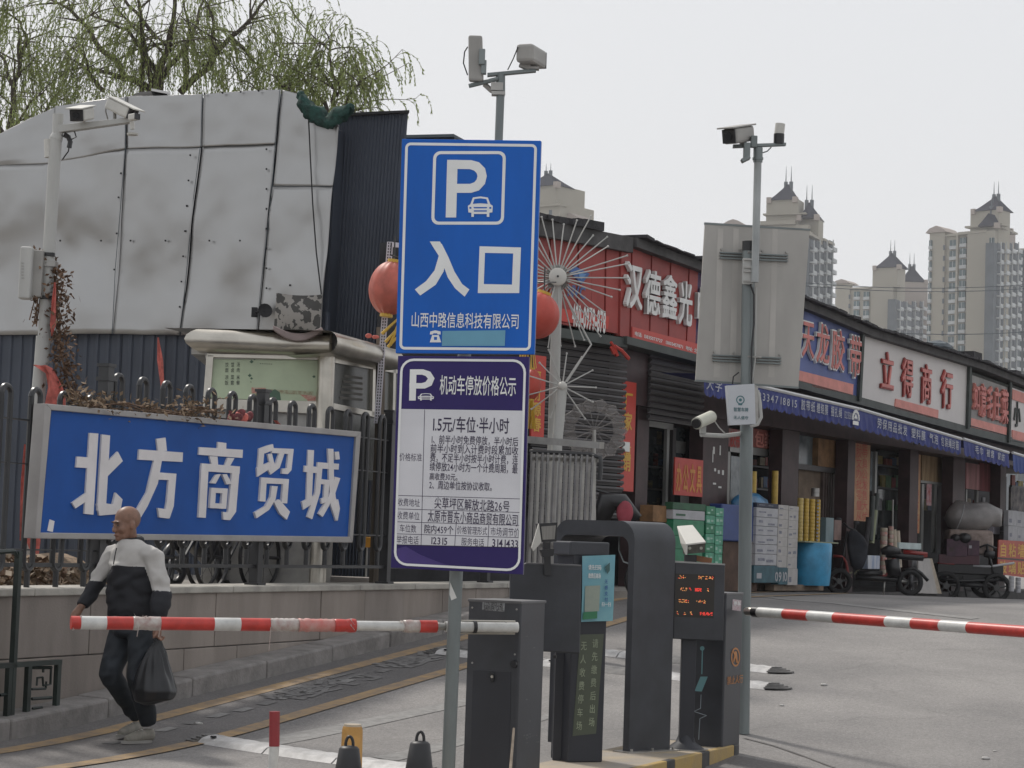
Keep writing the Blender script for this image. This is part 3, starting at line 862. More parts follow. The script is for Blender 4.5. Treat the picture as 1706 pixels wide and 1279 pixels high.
# dark right-hand block
u0, z0 = bf.px(537, 560, -.3); u1, z1 = bf.px(680, 186, -.3)
db = thing('dark_steel_block', 'dark navy corrugated steel block standing between the metal-clad front and the blue parking sign', 'building', tuple(bf.W((u0 + u1) / 2, .97, -1)))
poly = [(535, 760), (539, 490), (549, 380), (567, 192), (680, 185), (672, 300), (662, 420), (655, 600), (650, 760)]
mb = MB(); mb.prism([bf.W(*bf.px(x, y, -.35), -.35) for x, y in poly], (-.45, 3, 0)); obj('wall', mb, M_NAVY, db)
for k in range(20):
    x0 = 568 + k * 5.6; xb = 540 + k * 5.6 * .98
    mb = MB(); a = bf.px(x0, 192 - k * .33, -.35); b = bf.px(xb, 600, -.35); mb.tube([bf.W(*a, -.345), bf.W(*b, -.345), bf.W(b[0] - .03, .97, -.345)], .014, 4); obj('rib', mb, M_NAVY, db)
mb = MB(); mb.prism([bf.W(*bf.px(x, y, -.28), -.28) for x, y in ((565, 188), (682, 183), (682, 187), (565, 193))], (-.47, 3.1, 0)); obj('roof_edge', mb, M_DARK, db)
mb = MB(); mb.fp(bf, [bf.px(x, y, -2) for x, y in ((660, 760), (664, 229), (757, 226), (757, 760))], -2.1, -2); obj('wall', mb, M_NAVY, db)
mb = MB(); mb.fp(bf, [bf.px(x, y, -2) for x, y in ((662, 226), (758, 224), (758, 229), (662, 231))], -2.6, -1.95); obj('roof_edge', mb, M_SHADE, db)
# green netting slumped over the sheet corner
M_NET = mat('green_net', (0.012, 0.05, 0.04), .9, var=.3, scale=12, bump=.6)
mb = MB(); P = [bf.W(*bf.px(x, y, .12), .12) for x, y in ((498, 158), (508, 168), (516, 184), (525, 196), (540, 203), (553, 200), (565, 191), (577, 187), (590, 190))]
P = [P[i // 4].lerp(P[min(8, i // 4 + 1)], (i % 4) / 4) for i in range(33)]; mb.tube(P, [.03 + .07 * min(1, i / 8) * min(1, (32 - i) / 6) for i in range(33)], 14)
mb.v = [tuple(Vector(p) + V(mn.noise(Vector(p) * 5), 0, mn.noise(Vector(p) * 5 + V(9, 1, 2))) * .10 + V(mn.noise(Vector(p) * 14), 0, mn.noise(Vector(p) * 15 + V(3, 3, 3))) * .06) for p in mb.v]
tag(obj('netting', mb, M_NET, smooth='all'), 'dark green netting slumped over the top right corner of the metal sheets', 'netting')
# black cable hanging down the sheet
mb = MB(); mb.tube([bf.W(*bf.px(x, y, .12), .12) for x, y in ((514, 196), (517, 260), (521, 340), (527, 420), (536, 495))], .009, 5)
tag(obj('cable', mb, M_DARK), 'black cable hanging down the right metal sheets to the kiosk roof', 'cable')
# horn speaker on the sheet
t = thing('horn_speaker', 'small black horn speaker poking out of the metal sheets left of the patterned chair back', 'speaker', bf.W(*bf.px(440, 519, .15), .15))
c = bf.W(*bf.px(441, 518, .2), .2); mb = MB(); mb.lathe(c, [(.01, -.07), (.03, -.03), (.065, .0), (.09, .02), (.09, .03), (.02, .0)], 14, M=Matrix.Rotation(R(75), 3, 'X') @ Matrix.Rotation(R(20), 3, 'Y')); obj('horn', mb, M_DARK, t, smooth=True)
mb = MB(); mb.box(bf.W(*bf.px(424, 520, .1), .1), (.07, .06, .12)); mb.cyl(bf.W(*bf.px(424, 520, .1), .1), c, .015, seg=6); obj('bracket', mb, M_DARK, t)
# things lying on the parapet
t = thing('roof_floodlight', 'black and silver floodlight lying on the parapet below the big willow', 'floodlight', bf.W(*bf.px(262, 160, -.3), -.3))
mb = MB(); mb.hexa([bf.W(*bf.px(x, y, n), n) for x, y, n in ((216, 161, -.1), (280, 159, -.1), (282, 160, -.7), (214, 162, -.7), (232, 153, -.2), (272, 150, -.2), (272, 152, -.5), (232, 154, -.5))]); obj('housing', mb, M_DARK, t, bevel=.01)
mb = MB(); mb.hexa([bf.W(*bf.px(x, y, n), n) for x, y, n in ((252, 151, 0), (284, 157, 0), (284, 158, -.3), (252, 152, -.3), (252, 147, 0), (284, 153, 0), (284, 154, -.3), (252, 148, -.3))]); obj('reflector', mb, mat('white_metal', (.6, .6, .6), .4, var=.05), t)
# ================================================================== SHOP ROW
SA, SB = V(4.5, 33.5, 0), V(10.2, 43.4, 0)
sf0 = Frame(SA, SB)
def colpt(px, y=700):      # where a picture column meets the row plane
    u, z = sf0.px(px, y); return sf0.W(u, 0)
Pc = colpt(1033, 480)
SF = Frame(Pc, SB)                       # main row
Pl = at(893, 480, 26.75)
LF = Frame(V(Pl.x, Pl.y, 0), Pc)          # turned end facade under the 400 number sign
LF2 = Frame(V(Pl.x, Pl.y, 0) - LF.U * 2.2, Pc)
M_RED = mat('red_sign', (0.32, 0.045, 0.038), .55, var=.14, scale=1.2)
M_RED2 = mat('bright_red', (0.50, 0.05, 0.035), .5, var=.06, scale=3)
M_WLET = mat('white_letter', (0.68, 0.68, 0.66), .5, var=.06, scale=5)
M_PINK = mat('faded_red_strip', (0.62, 0.24, 0.2), .6, var=.1, scale=4)
M_BLUES = mat('faded_blue_sign', (0.075, 0.105, 0.27), .55, var=.14, scale=1.2)
M_WSIGN = mat('dirty_white_sign', (0.56, 0.53, 0.51), .5, var=.05, scale=1.0)
M_LETR = mat('faded_red_letter', (0.55, 0.17, 0.15), .55, var=.12, scale=4)
M_TRIM = mat('dark_green_trim', (0.055, 0.065, 0.06), .6, var=.15)
M_MAROON = mat('maroon_column', (0.055, 0.03, 0.032), .55, var=.2, scale=4)
M_FASC = mat('roof_fascia', (0.075, 0.072, 0.072), .8, var=.2, scale=4, bump=.3)
M_TILE = mat('roof_tile', (0.045, 0.043, 0.047), .85, var=.3, scale=9, bump=.5)
M_SHUT = mat('roller_shutter', (0.085, 0.08, 0.082), .5, metal=.2, var=.12, scale=2)
M_AWN = mat('awning_blue', (0.032, 0.044, 0.19), .7, var=.12, scale=2)
M_AWN2 = mat('awning_edge', (0.52, 0.52, 0.52), .5, var=.05)
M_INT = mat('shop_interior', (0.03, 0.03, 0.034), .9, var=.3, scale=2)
M_GLS = mat('shop_glass', (0.05, 0.06, 0.065), .12, var=.2, scale=1.2)
M_ALU = mat('aluminium_frame', (0.3, 0.3, 0.29), .4, metal=.5, var=.06)
M_POST = mat('poster_orange', (0.56, 0.36, 0.19), .6, col2=(0.42, .17, .09), scale=4)
M_YLET = mat('yellow_letter', (0.62, 0.36, 0.05), .5, var=.06)
FL = .85   # shop floor level
sh = thing('shop_row', 'single-storey row of small shops with a continuous roof, signboards and dark shopfronts', 'shop row', SF.W(SF.L / 2, FL, 0))
def U(px, y=700, fr=None, n=0): return (fr or SF).px(px, y, n)[0]
ueast = U(1790, 700)
# roof fascia strips following the roof line (top edge measured), with uneven tiles on top
rl = [(1033, 397), (1090, 418), (1167, 446), (1250, 476), (1340, 510), (1430, 548), (1614, 604), (1706, 640), (1790, 672)]
mb = MB()
for (x0, y0), (x1, y1) in zip(rl, rl[1:]):
    mb = MB(); a = SF.px(x0, y0); b = SF.px(x1, y1); c = (b[0], b[1] - .12); d_ = (a[0], a[1] - .12)
    mb.fp(SF, [a, b, c, d_], -6, .25); obj('roof_fascia', mb, M_FASC, sh)
mb = MB(); a = LF2.px(870, 366); b = LF2.px(1033, 397); mb.fp(LF2, [(a[0], a[1]), b, (b[0], b[1] - .2), (a[0], a[1] - .2)], -3, .22); obj('roof_fascia', mb, M_FASC, sh)
def ztop(u, fr=SF, line=None):
    L = [fr.px(*p) for p in (line or rl)]
    for a, b in zip(L, L[1:]):
        if u <= b[0]: return a[1] + (b[1] - a[1]) * (u - a[0]) / (b[0] - a[0])
    return L[-1][1]
rt = random.Random(5); u = 0.0
while u < ueast:
    w = rt.uniform(.2, .34); mb = MB(); h = rt.uniform(.015, .05) + (.05 if rt.random() < .08 else 0)
    z = ztop(u); mb.box(SF.W(u + w / 2, z + h / 2, .1), (w * .95, .5, h), Matrix.Rotation(SF.ang() + rt.uniform(-.1, .1), 3, 'Z') @ Matrix.Rotation(rt.uniform(-.08, .12), 3, 'Y'))
    obj('roof_tile', mb, M_TILE, sh); u += w
u = -1.2
LL = [(870, 366), (1033, 397)]
for k in range(9):
    mb = MB(); w = rt.uniform(.25, .45); uu = .1 + k * .18; h = rt.uniform(.05, .16)
    z = ztop(uu, LF2, LL); mb.box(LF2.W(uu + 1.5, ztop(uu + 1.5, LF2, LL) + h / 2, rt.uniform(-.1, .1)), (w, .4, h), Matrix.Rotation(LF2.ang() + rt.uniform(-.4, .4), 3, 'Z')); obj('roof_tile', mb, M_TILE, sh)
# structure behind the signs
mb = MB(); mb.fb(SF, -.0, ueast, FL + 2.55, 4.6, -5, -.12); obj('upper_wall', mb, M_MAROON, sh)
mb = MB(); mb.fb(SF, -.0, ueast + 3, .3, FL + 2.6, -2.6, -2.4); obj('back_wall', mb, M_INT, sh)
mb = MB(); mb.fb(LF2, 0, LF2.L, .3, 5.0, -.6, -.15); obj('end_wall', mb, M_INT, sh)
mb = MB(); mb.fb(SF, -.0, ueast, FL - .6, FL + .03, -4.2, -.05); obj('floor_slab', mb, M_FASC, sh)
# ---- signs
def signboard(label, tl, tr, br, bl_, fr, m, n=.12, cat='shop sign', frame=None, corr_=0, group='signboards along the shop row'):
    P = [fr.px(*p, n) for p in (bl_, br, tr, tl)]
    c = fr.W(sum(p[0] for p in P) / 4, min(p[1] for p in P), n)
    t = thing('shop_sign', label, cat, c, 0, group)
    if corr_:
        for i in range(corr_):
            s0, s1 = i / corr_, (i + 1) / corr_
            L = lambda a, b, s: (a[0] + (b[0] - a[0]) * s, a[1] + (b[1] - a[1]) * s)
            a, b = L(P[0], P[1], s0), L(P[0], P[1], s1); c_, d_ = L(P[3], P[2], s1), L(P[3], P[2], s0)
            mb = MB(); mb.fp(fr, [a, (b[0] - .02, b[1]), (c_[0] - .02, c_[1]), d_], n - .08, n + (.012 if i % 2 else 0)); obj('panel', mb, m, t)
    else:
        mb = MB(); mb.fp(fr, P, n - .08, n); obj('panel', mb, m, t)
    if frame:
        for a, b in zip(P, P[1:] + P[:1]):
            mb = MB(); mb.tube([fr.W(*a, n), fr.W(*b, n)], .03, 4); obj('sign_frame', mb, frame, t)
    return t, P
N1 = .12
s1, P = signboard('red corrugated shop sign with big white letters, the leftmost long one in the row', (1036, 403), (1192, 460), (1186, 604), (1033, 559), SF, M_RED, corr_=10)
def chars(fr, s, boxes, m, par, n, depth=.05, bold=.012, m2=None):
    """boxes: (x0,ytop,x1,ybottom) of each character in picture bearings; back plate slightly larger"""
    for ch, (x0, y0, x1, y1) in zip(s, boxes):
        a = fr.px(x0, y1, n); b = fr.px(x1, y0, n)
        u0, u1 = a[0], b[0]; z0 = (fr.px((x0 + x1) / 2, y1, n)[1]); z1 = fr.px((x0 + x1) / 2, y0, n)[1]
        if m2:
            text(fr, ch, u0 - .02, u1 + .02, z0 - .02, z1 + .02, m2, par, n=n, depth=depth * .8, bold=bold + .014, name='letter_rim')
            text(fr, ch, u0, u1, z0, z1, m, par, n=n + depth * .8, depth=.012, bold=bold, name='letter')
        else:
            text(fr, ch, u0, u1, z0, z1, m, par, n=n, depth=depth, bold=bold, name='letter')
chars(SF, '汉德鑫光电', [(1036, 436, 1067, 514), (1068, 450, 1097, 525), (1097, 458, 1125, 532), (1125, 468, 1150, 542), (1153, 478, 1180, 548)], M_WLET, s1, .135, bold=.02)
Q = [SF.px(*p, .14) for p in ((1053, 563), (1190, 601), (1190, 580), (1053, 544))]
mb = MB(); mb.fp(SF, Q, .13, .145); obj('red_strip', mb, M_RED2, s1)
sh_ = (Q[1][1] - Q[0][1]) / (Q[1][0] - Q[0][0])
text(SF, '电话: 13835073727  13803457871  地址: 北方商贸城A区', Q[0][0] + .05, Q[1][0], Q[0][1] + .04, Q[3][1] - .05, M_WLET, s1, n=.148, bold=.02, shear=sh_)
mb = MB(); Q = [SF.px(*p, .05) for p in ((1030, 573), (1340, 652), (1340, 640), (1030, 560))]; mb.fp(SF, Q, -.1, .18); obj('sign_beam', mb, M_TRIM, s1)
s2, P = signboard('short red shop sign on the turned end of the row, behind the large spoked light', (893, 392), (1032, 402), (1030, 556), (889, 532), LF, M_RED, corr_=6)
n = .135
Q = [LF.px(*p, n) for p in ((930, 534), (1012, 548), (1014, 527), (930, 513))]
mb = MB(); mb.fp(LF, Q, .12, n + .01); obj('red_strip', mb, M_RED2, s2)
textpx(LF, '400-0979-878', (953, 541), (1010, 520), M_WLET, s2, n=.15, bold=.03, shear=-.05)
mb = MB(); mb.fp(LF, [LF.px(*p, n) for p in ((948, 452), (956, 443), (981, 456), (968, 473))], .12, n + .015); obj('logo', mb, mat('logo_blue', (.03, .1, .3), .4), s2)
mb = MB(); mb.fp(LF, [LF.px(*p, n) for p in ((960, 452), (975, 457), (966, 466))], .12, n + .02); obj('logo', mb, mat('logo_light', (.1, .25, .5), .4), s2)
textpx(LF, 'NVC', (945, 492), (976, 479), mat('logo_blue', (.03, .1, .3), .4), s2, n=.15, bold=.03)
mb = MB(); mb.fb(LF, 0, LF.L, LF.px(960, 553)[1] - .12, LF.px(960, 553)[1], -.15, .15); obj('sign_beam', mb, M_TRIM, s2)
s3, P = signboard('faded blue shop sign with pink-red letters', (1150, 446), (1438, 552), (1431, 666), (1146, 590), SF, M_BLUES, frame=None)
bx = [(1331, 531, 1353, 596), (1355, 539, 1379, 606), (1380, 549, 1404, 616), (1410, 559, 1432, 628)]
chars(SF, '天龙胶带', bx, M_LETR, s3, .13, .05, .012, m2=M_WLET)
Q = [SF.px(*p, .13) for p in ((1300, 632), (1420, 659), (1421, 640), (1300, 609))]; mb = MB(); mb.fp(SF, Q, .12, .14); obj('pink_strip', mb, M_PINK, s3)
s4, P = signboard('wide dirty-white shop sign with four spaced red letters', (1440, 553), (1614, 606), (1610, 712), (1432, 666), SF, M_WSIGN, frame=None)
chars(SF, '立得商行', [(1465, 588, 1488, 649), (1500, 598, 1520, 660), (1532, 608, 1551, 671), (1566, 618, 1586, 679)], M_LETR, s4, .13, .03, .012, m2=MATS['red_sign'])
Q = [SF.px(*p, .13) for p in ((1490, 680), (1562, 699), (1563, 683), (1492, 664))]; mb = MB(); mb.fp(SF, Q, .12, .14); obj('pink_strip', mb, M_PINK, s4)
s5, P = signboard('narrow shop sign of crowded red letters framed in dark green', (1617, 621), (1682, 644), (1678, 726), (1615, 709), SF, mat('grey_sign', (.26, .25, .24), .6), frame=M_TRIM)
chars(SF, '如意毛庄菜', [(1618.5, 640, 1629, 681), (1629.5, 641, 1640, 693), (1641, 644, 1651, 695), (1652, 647, 1664, 699), (1665, 650, 1677, 704)], M_LETR, s5, .13, .05, .015, m2=M_PINK)
Q = [SF.px(*p, .13) for p in ((1617, 711), (1676, 726), (1677, 712), (1617, 696))]; mb = MB(); mb.fp(SF, Q, .12, .14); obj('pink_strip', mb, M_PINK, s5)
s6, P = signboard('white shop sign cut by the right picture edge, green and red letters', (1684, 642), (1790, 681), (1786, 753), (1681, 733), SF, M_WSIGN, frame=M_TRIM)
Q = [SF.px(*p, .13) for p in ((1686, 665), (1788, 698), (1788, 684), (1686, 648))]; mb = MB(); mb.fp(SF, Q, .12, .14); obj('pink_strip', mb, M_PINK, s6)
chars(SF, '小明', [(1688, 668, 1700, 711), (1712, 676, 1724, 719)], M_TRIM, s6, .13, .02, .02)
Q = [SF.px(*p, .13) for p in ((1686, 731), (1788, 757), (1788, 742), (1686, 716))]; mb = MB(); mb.fp(SF, Q, .12, .14); obj('pink_strip', mb, M_PINK, s6)
# vertical dividers between signs and the dark band under them
for x0, y0, x1, y1 in ((1437, 553, 1431, 668), (1615.5, 606, 1612, 714), (1683, 633, 1680, 737)):
    mb = MB(); mb.tube([SF.W(*SF.px(x0, y0, .16), .16), SF.W(*SF.px(x1, y1, .16), .16)], .045, 4); obj('sign_post', mb, M_TRIM, sh)
mb = MB(); Q = [SF.px(*p, .05) for p in ((1170, 606), (1612, 724), (1612, 712), (1170, 592))]; mb.fp(SF, Q, -.1, .14); obj('sign_beam', mb, M_TRIM, sh)
mb = MB(); Q = [SF.px(*p, .05) for p in ((1612, 724), (1790, 768), (1790, 755), (1612, 712))]; mb.fp(SF, Q, -.1, .14); obj('sign_beam', mb, M_TRIM, sh)

# ---- awnings
def awning(label, top, bot, words, reach=.75, lp=None, col=None):
    """top/bot: two picture bearings of the front lip; the cloth runs back up to the wall"""
    n = reach
    A, B = SF.px(*top[0], n), SF.px(*top[1], n); C_, D_ = SF.px(*bot[0], n), SF.px(*bot[1], n)
    t = thing('awning', label, 'awning', SF.W((A[0] + B[0]) / 2, C_[1], n), 0, 'blue awnings along the shop row')
    mb = MB(); k = 24
    zA = lambda s: A[1] + (B[1] - A[1]) * s
    zC = lambda s: C_[1] + (D_[1] - C_[1]) * s
    uu = lambda s: A[0] + (B[0] - A[0]) * s
    mb.grid(lambda s, q: SF.W(uu(s), zA(s) + .02 * q, n - (n - .1) * q), k, 4); 
    c = col or M_AWN
    obj('canopy', mb, c, t, fix=False)
    mb = MB()
    nv = int((B[0] - A[0]) / .13); w = (B[0] - A[0]) / nv
    top_, bt = [], []
    for i in range(nv * 4 + 1):
        s = i / (nv * 4); ph = (i % 4) / 4
        z = zC(s) - .035 * math.sin(PI * ph) if i % 4 else zC(s) + .01
        wob = .015 * math.sin(i * .9)
        top_.append(SF.W(uu(s), zA(s), n)); bt.append(SF.W(uu(s), z, n + .02 + wob))
    mb.add(top_ + bt, [(i, i + 1, i + 2 + nv * 4, i + 1 + nv * 4) for i in range(nv * 4)])
    obj('valance', mb, c, t, fix=False)
    mb = MB(); mb.tube([SF.W(A[0], A[1], n), SF.W(B[0], B[1], n)], .028, 6); obj('front_bar', mb, M_AWN2, t)
    for s in (.98,):
        mb = MB(); mb.tube([SF.W(uu(s), zA(s) - .03, n - .03), SF.W(uu(s), zA(s) - .1, -.1)], .02, 5); obj('arm', mb, M_ALU, t)
    shr = (B[1] - A[1]) / (B[0] - A[0])
    for (s, f0, f1, h0, h1, bd) in words:
        H_ = A[1] - C_[1]
        u0, u1 = uu(f0), uu(f1)
        text(SF, s, u0, u1, zA(f0) - H_ * h1, zA(f0) - H_ * h0, mat('awning_print', (.40, .41, .44), .6, var=.1), t, n=n + .045, bold=bd * .4, shear=shr, gap=.15)
    return t
awning('blue awning half hidden behind the blank sign panel, phone number and white lettering', ((1172, 622), (1430, 681)), ((1172, 655), (1430, 712)),
       [('大字', .0, .09, .2, .8, .03), ('18334718815', .28, .55, .35, .75, .02), ('胶带纸', .575, .67, .2, .8, .03), ('缠绕膜', .68, .76, .2, .8, .03), ('捆扎绳', .78, .86, .2, .8, .03), ('13233880808', .875, .98, .35, .75, .02)])
awning('long blue awning below the wide white shop sign, white lettering and round emblem', ((1431, 681), (1601, 731)), ((1430, 713), (1597, 755)),
       [('劳保用品批发', .14, .42, .2, .75, .03), ('塑料膜', .46, .60, .2, .75, .03), ('气泡', .64, .73, .2, .75, .03), ('包装绳封箱', .76, .95, .2, .75, .03)])
mb = MB(); c = SF.W(*SF.px(1426, 697, .8), .8)
awn_e = thing('awning_emblem', 'round white emblem printed on the blue awning', 'emblem', c)
for k in range(9):
    mb = MB(); a = PI * k / 8; mb.box(c + SF.U * .13 * math.cos(a) + V(0, 0, .11 * math.sin(a)), (.035, .01, .05), Matrix.Rotation(SF.ang(), 3, 'Z')); obj('tooth', mb, M_WLET, awn_e)
mb = MB(); mb.fp(SF, [(SF.px(1426, 697, .8)[0] + a, SF.px(1426, 697, .8)[1] + b) for a, b in ((-.07, 0), (.07, 0), (0, .07))], .795, .8); obj('mark', mb, M_WLET, awn_e)
mb = MB(); mb.fp(SF, [(SF.px(1426, 697, .8)[0] + a, SF.px(1426, 697, .8)[1] + b) for a, b in ((-.12, -.1), (.12, -.1), (.12, -.04), (-.12, -.04))], .795, .8); obj('mark', mb, M_WLET, awn_e)
awning('short blue awning under the narrow sign of crowded letters', ((1605, 731), (1680, 754)), ((1604, 756), (1680, 777)), [('毛巾', .2, .38, .2, .75, .03), ('被套', .45, .62, .2, .75, .03), ('家纺', .7, .86, .2, .75, .03)])
awning('bright blue awning cut by the right picture edge', ((1687, 754), (1790, 785)), ((1686, 782), (1790, 815)), [], col=mat('awning_bright', (.03, .06, .22), .7, var=.1))

# ---- shopfronts (recessed 0.5 m)
G_ = SF.off(-.5)
def rect(name, x0, y0, x1, y1, m, par=sh, n=0.0, t=.05, fr=None, bevel=0, **k):
    """axis-aligned piece between picture bearings on the shopfront plane"""
    fr = fr or G_
    ym = (y0 + y1) / 2
    u0 = fr.px(x0, ym, n)[0]; u1 = fr.px(x1, ym, n)[0]; z0 = fr.px((x0 + x1) / 2, y1, n)[1]; z1 = fr.px((x0 + x1) / 2, y0, n)[1]
    mb = MB(); mb.fb(fr, u0, u1, z0, z1, n - t, n); return obj(name, mb, m, par, bevel=bevel, **k)
# columns
for x0, x1 in ((1059, 1079), (1170, 1212), (1302, 1330), (1412, 1424), (1516, 1530), (1588, 1608), (1667, 1676)):
    u0, u1 = SF.px(x0, 800, -.2)[0], SF.px(x1, 800, -.2)[0]
    mb = MB(); mb.fb(SF, u0, u1, .5, 3.6, -.42, -.2); obj('column', mb, M_MAROON, sh)
# scuffs on the wide maroon column
for (x, y, w, h) in ((1188, 744, 3, 12), (1199, 742, 2, 16), (1190, 780, 3, 5), (1196, 783, 3, 6), (1203, 783, 3, 8), (1188, 804, 5, 3), (1197, 810, 5, 3), (1187, 750, 1.5, 20)):
    rect('scuff', x, y, x + w, y + h, M_WLET, n=-.195, t=.002, fr=SF)
# roller shutter bays
def shutter(x0, y0, x1, y1, fr, n, label=None):
    u0 = fr.px(x0, 700, n)[0]; u1 = fr.px(x1, 700, n)[0]; zt = fr.px((x0 + x1) / 2, y0, n)[1]; zb = fr.px((x0 + x1) / 2, y1, n)[1]
    first = None; z = zb; pitch = .085; k = 0
    while z < zt:
        if first is None:
            mb = MB(); mb.fp(Frame(fr.W(0, 0), fr.W(1, 0)), [(u0, z), (u1, z), (u1, z + pitch * .8), (u0, z + pitch * .8)], n - .02, n)
            mb.tube([fr.W(u0, z + pitch * .5, n), fr.W(u1, z + pitch * .5, n)], .03, 6); first = obj('shutter_slat', mb, M_SHUT, sh)
        else:
            c = first.copy(); COL.objects.link(c); c.location = (0, 0, pitch * k)
        z += pitch; k += 1
shutter(886, 560, 1040, 860, LF, -.1)
shutter(1080, 598, 1170, 705, SF, -.08)
# left shop opening (x 1068-1120)
rect('door_lintel', 1066, 702, 1122, 712, M_ALU); rect('door_frame', 1110, 712, 1114, 850, M_ALU); rect('door_glass', 1070, 714, 1110, 850, M_GLS, n=-.3)
rect('window_glass', 1124, 714, 1170, 850, M_GLS, n=-.05); rect('door_frame', 1120, 712, 1125, 850, M_SHUT)
rect('notice', 1127, 735, 1142, 755, M_ALU, n=-.04, t=.01)
# middle
rect('lintel', 1216, 745, 1292, 757, M_ALU, n=.02); rect('window_frame', 1212, 752, 1216, 850, M_ALU, n=.0)
rect('poster', 1214, 716, 1252, 746, mat('poster_pinkred', (.42, .12, .13), .6, col2=(.3, .25, .22), scale=9), n=.03, t=.01); rect('poster', 1254, 716, 1292, 747, mat('poster_red_dark', (.3, .05, .04), .6, col2=(.2, .1, .08), scale=9), n=.03, t=.01)
textpx(G_, '胶带批发', (1216, 744), (1251, 722), M_RED2, sh, n=.035, bold=.03)
textpx(G_, '包装', (1257, 744), (1290, 722), M_PINK, sh, n=.035, bold=.03)
rect('window_glass', 1217, 760, 1234, 850, mat('pale_glass', (.2, .24, .26), .2, var=.3, scale=2), n=-.02)
rect('window_glass', 1330, 724, 1370, 775, mat('pale_glass', (.2, .24, .26), .2, var=.3, scale=2), n=-.05)
rect('window_frame', 1360, 722, 1363, 780, M_SHUT, n=.0)
rect('cardboard', 1363, 732, 1398, 778, mat('cardboard', (.25, .135, .06), .8, var=.2, scale=6), n=.05, t=.3)
rect('lower_panel', 1330, 784, 1368, 865, mat('tan_board', (.19, .14, .1), .8, var=.2), n=-.1)
rect('window_frame', 1328, 776, 1400, 785, M_SHUT, n=.02)
for k in range(8): rect('slat', 1371 + k * 4.1, 786, 1373.6 + k * 4.1, 862, mat('brown_slat', (.12, .085, .075), .7, var=.2), n=-.05)
# shelving with stock inside
srnd = random.Random(4)
SHM = [mat('stock_%d' % i, c, .6, var=.25, scale=8) for i, c in enumerate([(.25, .2, .12), (.3, .3, .32), (.25, .05, .04), (.05, .1, .2), (.1, .2, .1), (.3, .24, .06)])]
for xa, xb in ((1070, 1108), (1126, 1168), (1234, 1300), (1332, 1360), (1462, 1514), (1540, 1556), (1612, 1660), (1686, 1760)):
    for lv in (740, 775, 812, 850):
        x = xa
        while x < xb:
            w = srnd.uniform(4, 10)
            if srnd.random() < .75: rect('stock_box', x, lv - srnd.uniform(8, 22), x + w - .6, lv, SHM[srnd.randrange(6)], n=-.30, t=.04)
            x += w
    rect('shelf', xa, 776, xb, 779, M_SHUT, n=-.28, t=.06); rect('shelf', xa, 813, xb, 816, M_SHUT, n=-.28, t=.06)
# tall orange posters with rows of characters
def poster(x0, y0, x1, y1, rows, m=M_POST, n=.06, lm=None, fr=None, label='poster', cols=1, name='poster'):
    rect(name, x0, y0, x1, y1, m, n=n, t=.012, fr=fr)
    fr = fr or G_
    k = len(rows); H_ = (y1 - y0) / k
    for i, s in enumerate(rows):
        textpx(fr, s, (x0 + (x1 - x0) * .12, y0 + H_ * (i + .92)), (x1 - (x1 - x0) * .12, y0 + H_ * (i + .1)), lm or M_RED2, sh, n=n + .004, bold=.0)
poster(1423, 728, 1449, 868, ['封箱', '胶带', '文具', '办公', '批发', '零售', '量大', '从优'])
poster(1518, 756, 1533, 888, ['绳', '网', '膜', '袋', '布', '批', '发'])
rect('curtain', 1536, 760, 1569, 802, mat('gold_curtain', (.42, .3, .17), .7, col2=(.2, .12, .06), scale=14, streak=.15), n=-.02)
rect('door_frame', 1534, 802, 1570, 806, M_ALU, n=.03); rect('door_frame', 1535, 806, 1539, 920, M_ALU, n=.03); rect('door_frame', 1556, 806, 1560, 920, M_ALU, n=.03)
rect('notice', 1544, 806, 1552, 842, mat('pink_notice', (.5, .4, .42), .7, col2=(.4, .1, .1), scale=12), n=.02, t=.01)
rect('window_glass', 1450, 752, 1462, 818, mat('pale_glass', (.2, .24, .26), .2, var=.3, scale=2), n=-.05); rect('window_frame', 1458, 752, 1461, 830, M_ALU, n=.0)
rect('window_glass', 1462, 745, 1516, 900, M_GLS, n=-.35)
rect('pink_curtain', 1610, 772, 1632, 815, mat('pink_cloth', (.45, .22, .22), .8, var=.2, scale=8, streak=.1), n=.1, t=.03); rect('red_curtain', 1632, 772, 1650, 818, mat('red_cloth', (.2, .045, .05), .8, var=.3, scale=8, streak=.1), n=.1, t=.03)
rect('door_frame', 1609, 815, 1611, 900, M_ALU); rect('door_frame', 1627, 816, 1630, 860, M_ALU)
rect('shelf_stock', 1684, 812, 1706, 870, mat('shelf_stock', (.2, .18, .17), .8, col2=(.05, .05, .06), scale=8), n=-.1)
# red vertical banner, 厂家直销
t = thing('vertical_banner', 'narrow red vertical banner with yellow characters hanging on the shutter column', 'banner', SF.W(*SF.px(1045, 828, -.1), -.1))
u0 = SF.px(1036, 720, -.1)[0]; u1 = SF.px(1058, 720, -.1)[0]
mb = MB(); z0, z1 = SF.px(1043, 818, -.1)[1], SF.px(1050, 636, -.1)[1]; mb.fb(SF, u0, u1, z0, z1, -.15, -.1); obj('cloth', mb, M_RED2, t)
for i, ch in enumerate('厂家直销'):
    yb = 682 + i * 34
    if i == 2: continue
    textpx(SF, ch, (1040 - i * 1.2, yb), (1055 - i * 1.2, yb - 28), M_YLET, t, n=-.095, bold=.03, name='letter')
mb = MB(); mb.fb(SF, SF.px(1038, 740, -.08)[0], SF.px(1050, 740, -.08)[0], SF.px(1044, 752, -.08)[1], SF.px(1044, 736, -.08)[1], -.09, -.085); obj('sticker', mb, M_WLET, t)
textpx(SF, '直', (1040, 764), (1052, 742), M_YLET, t, n=-.094, bold=.03, name='letter')
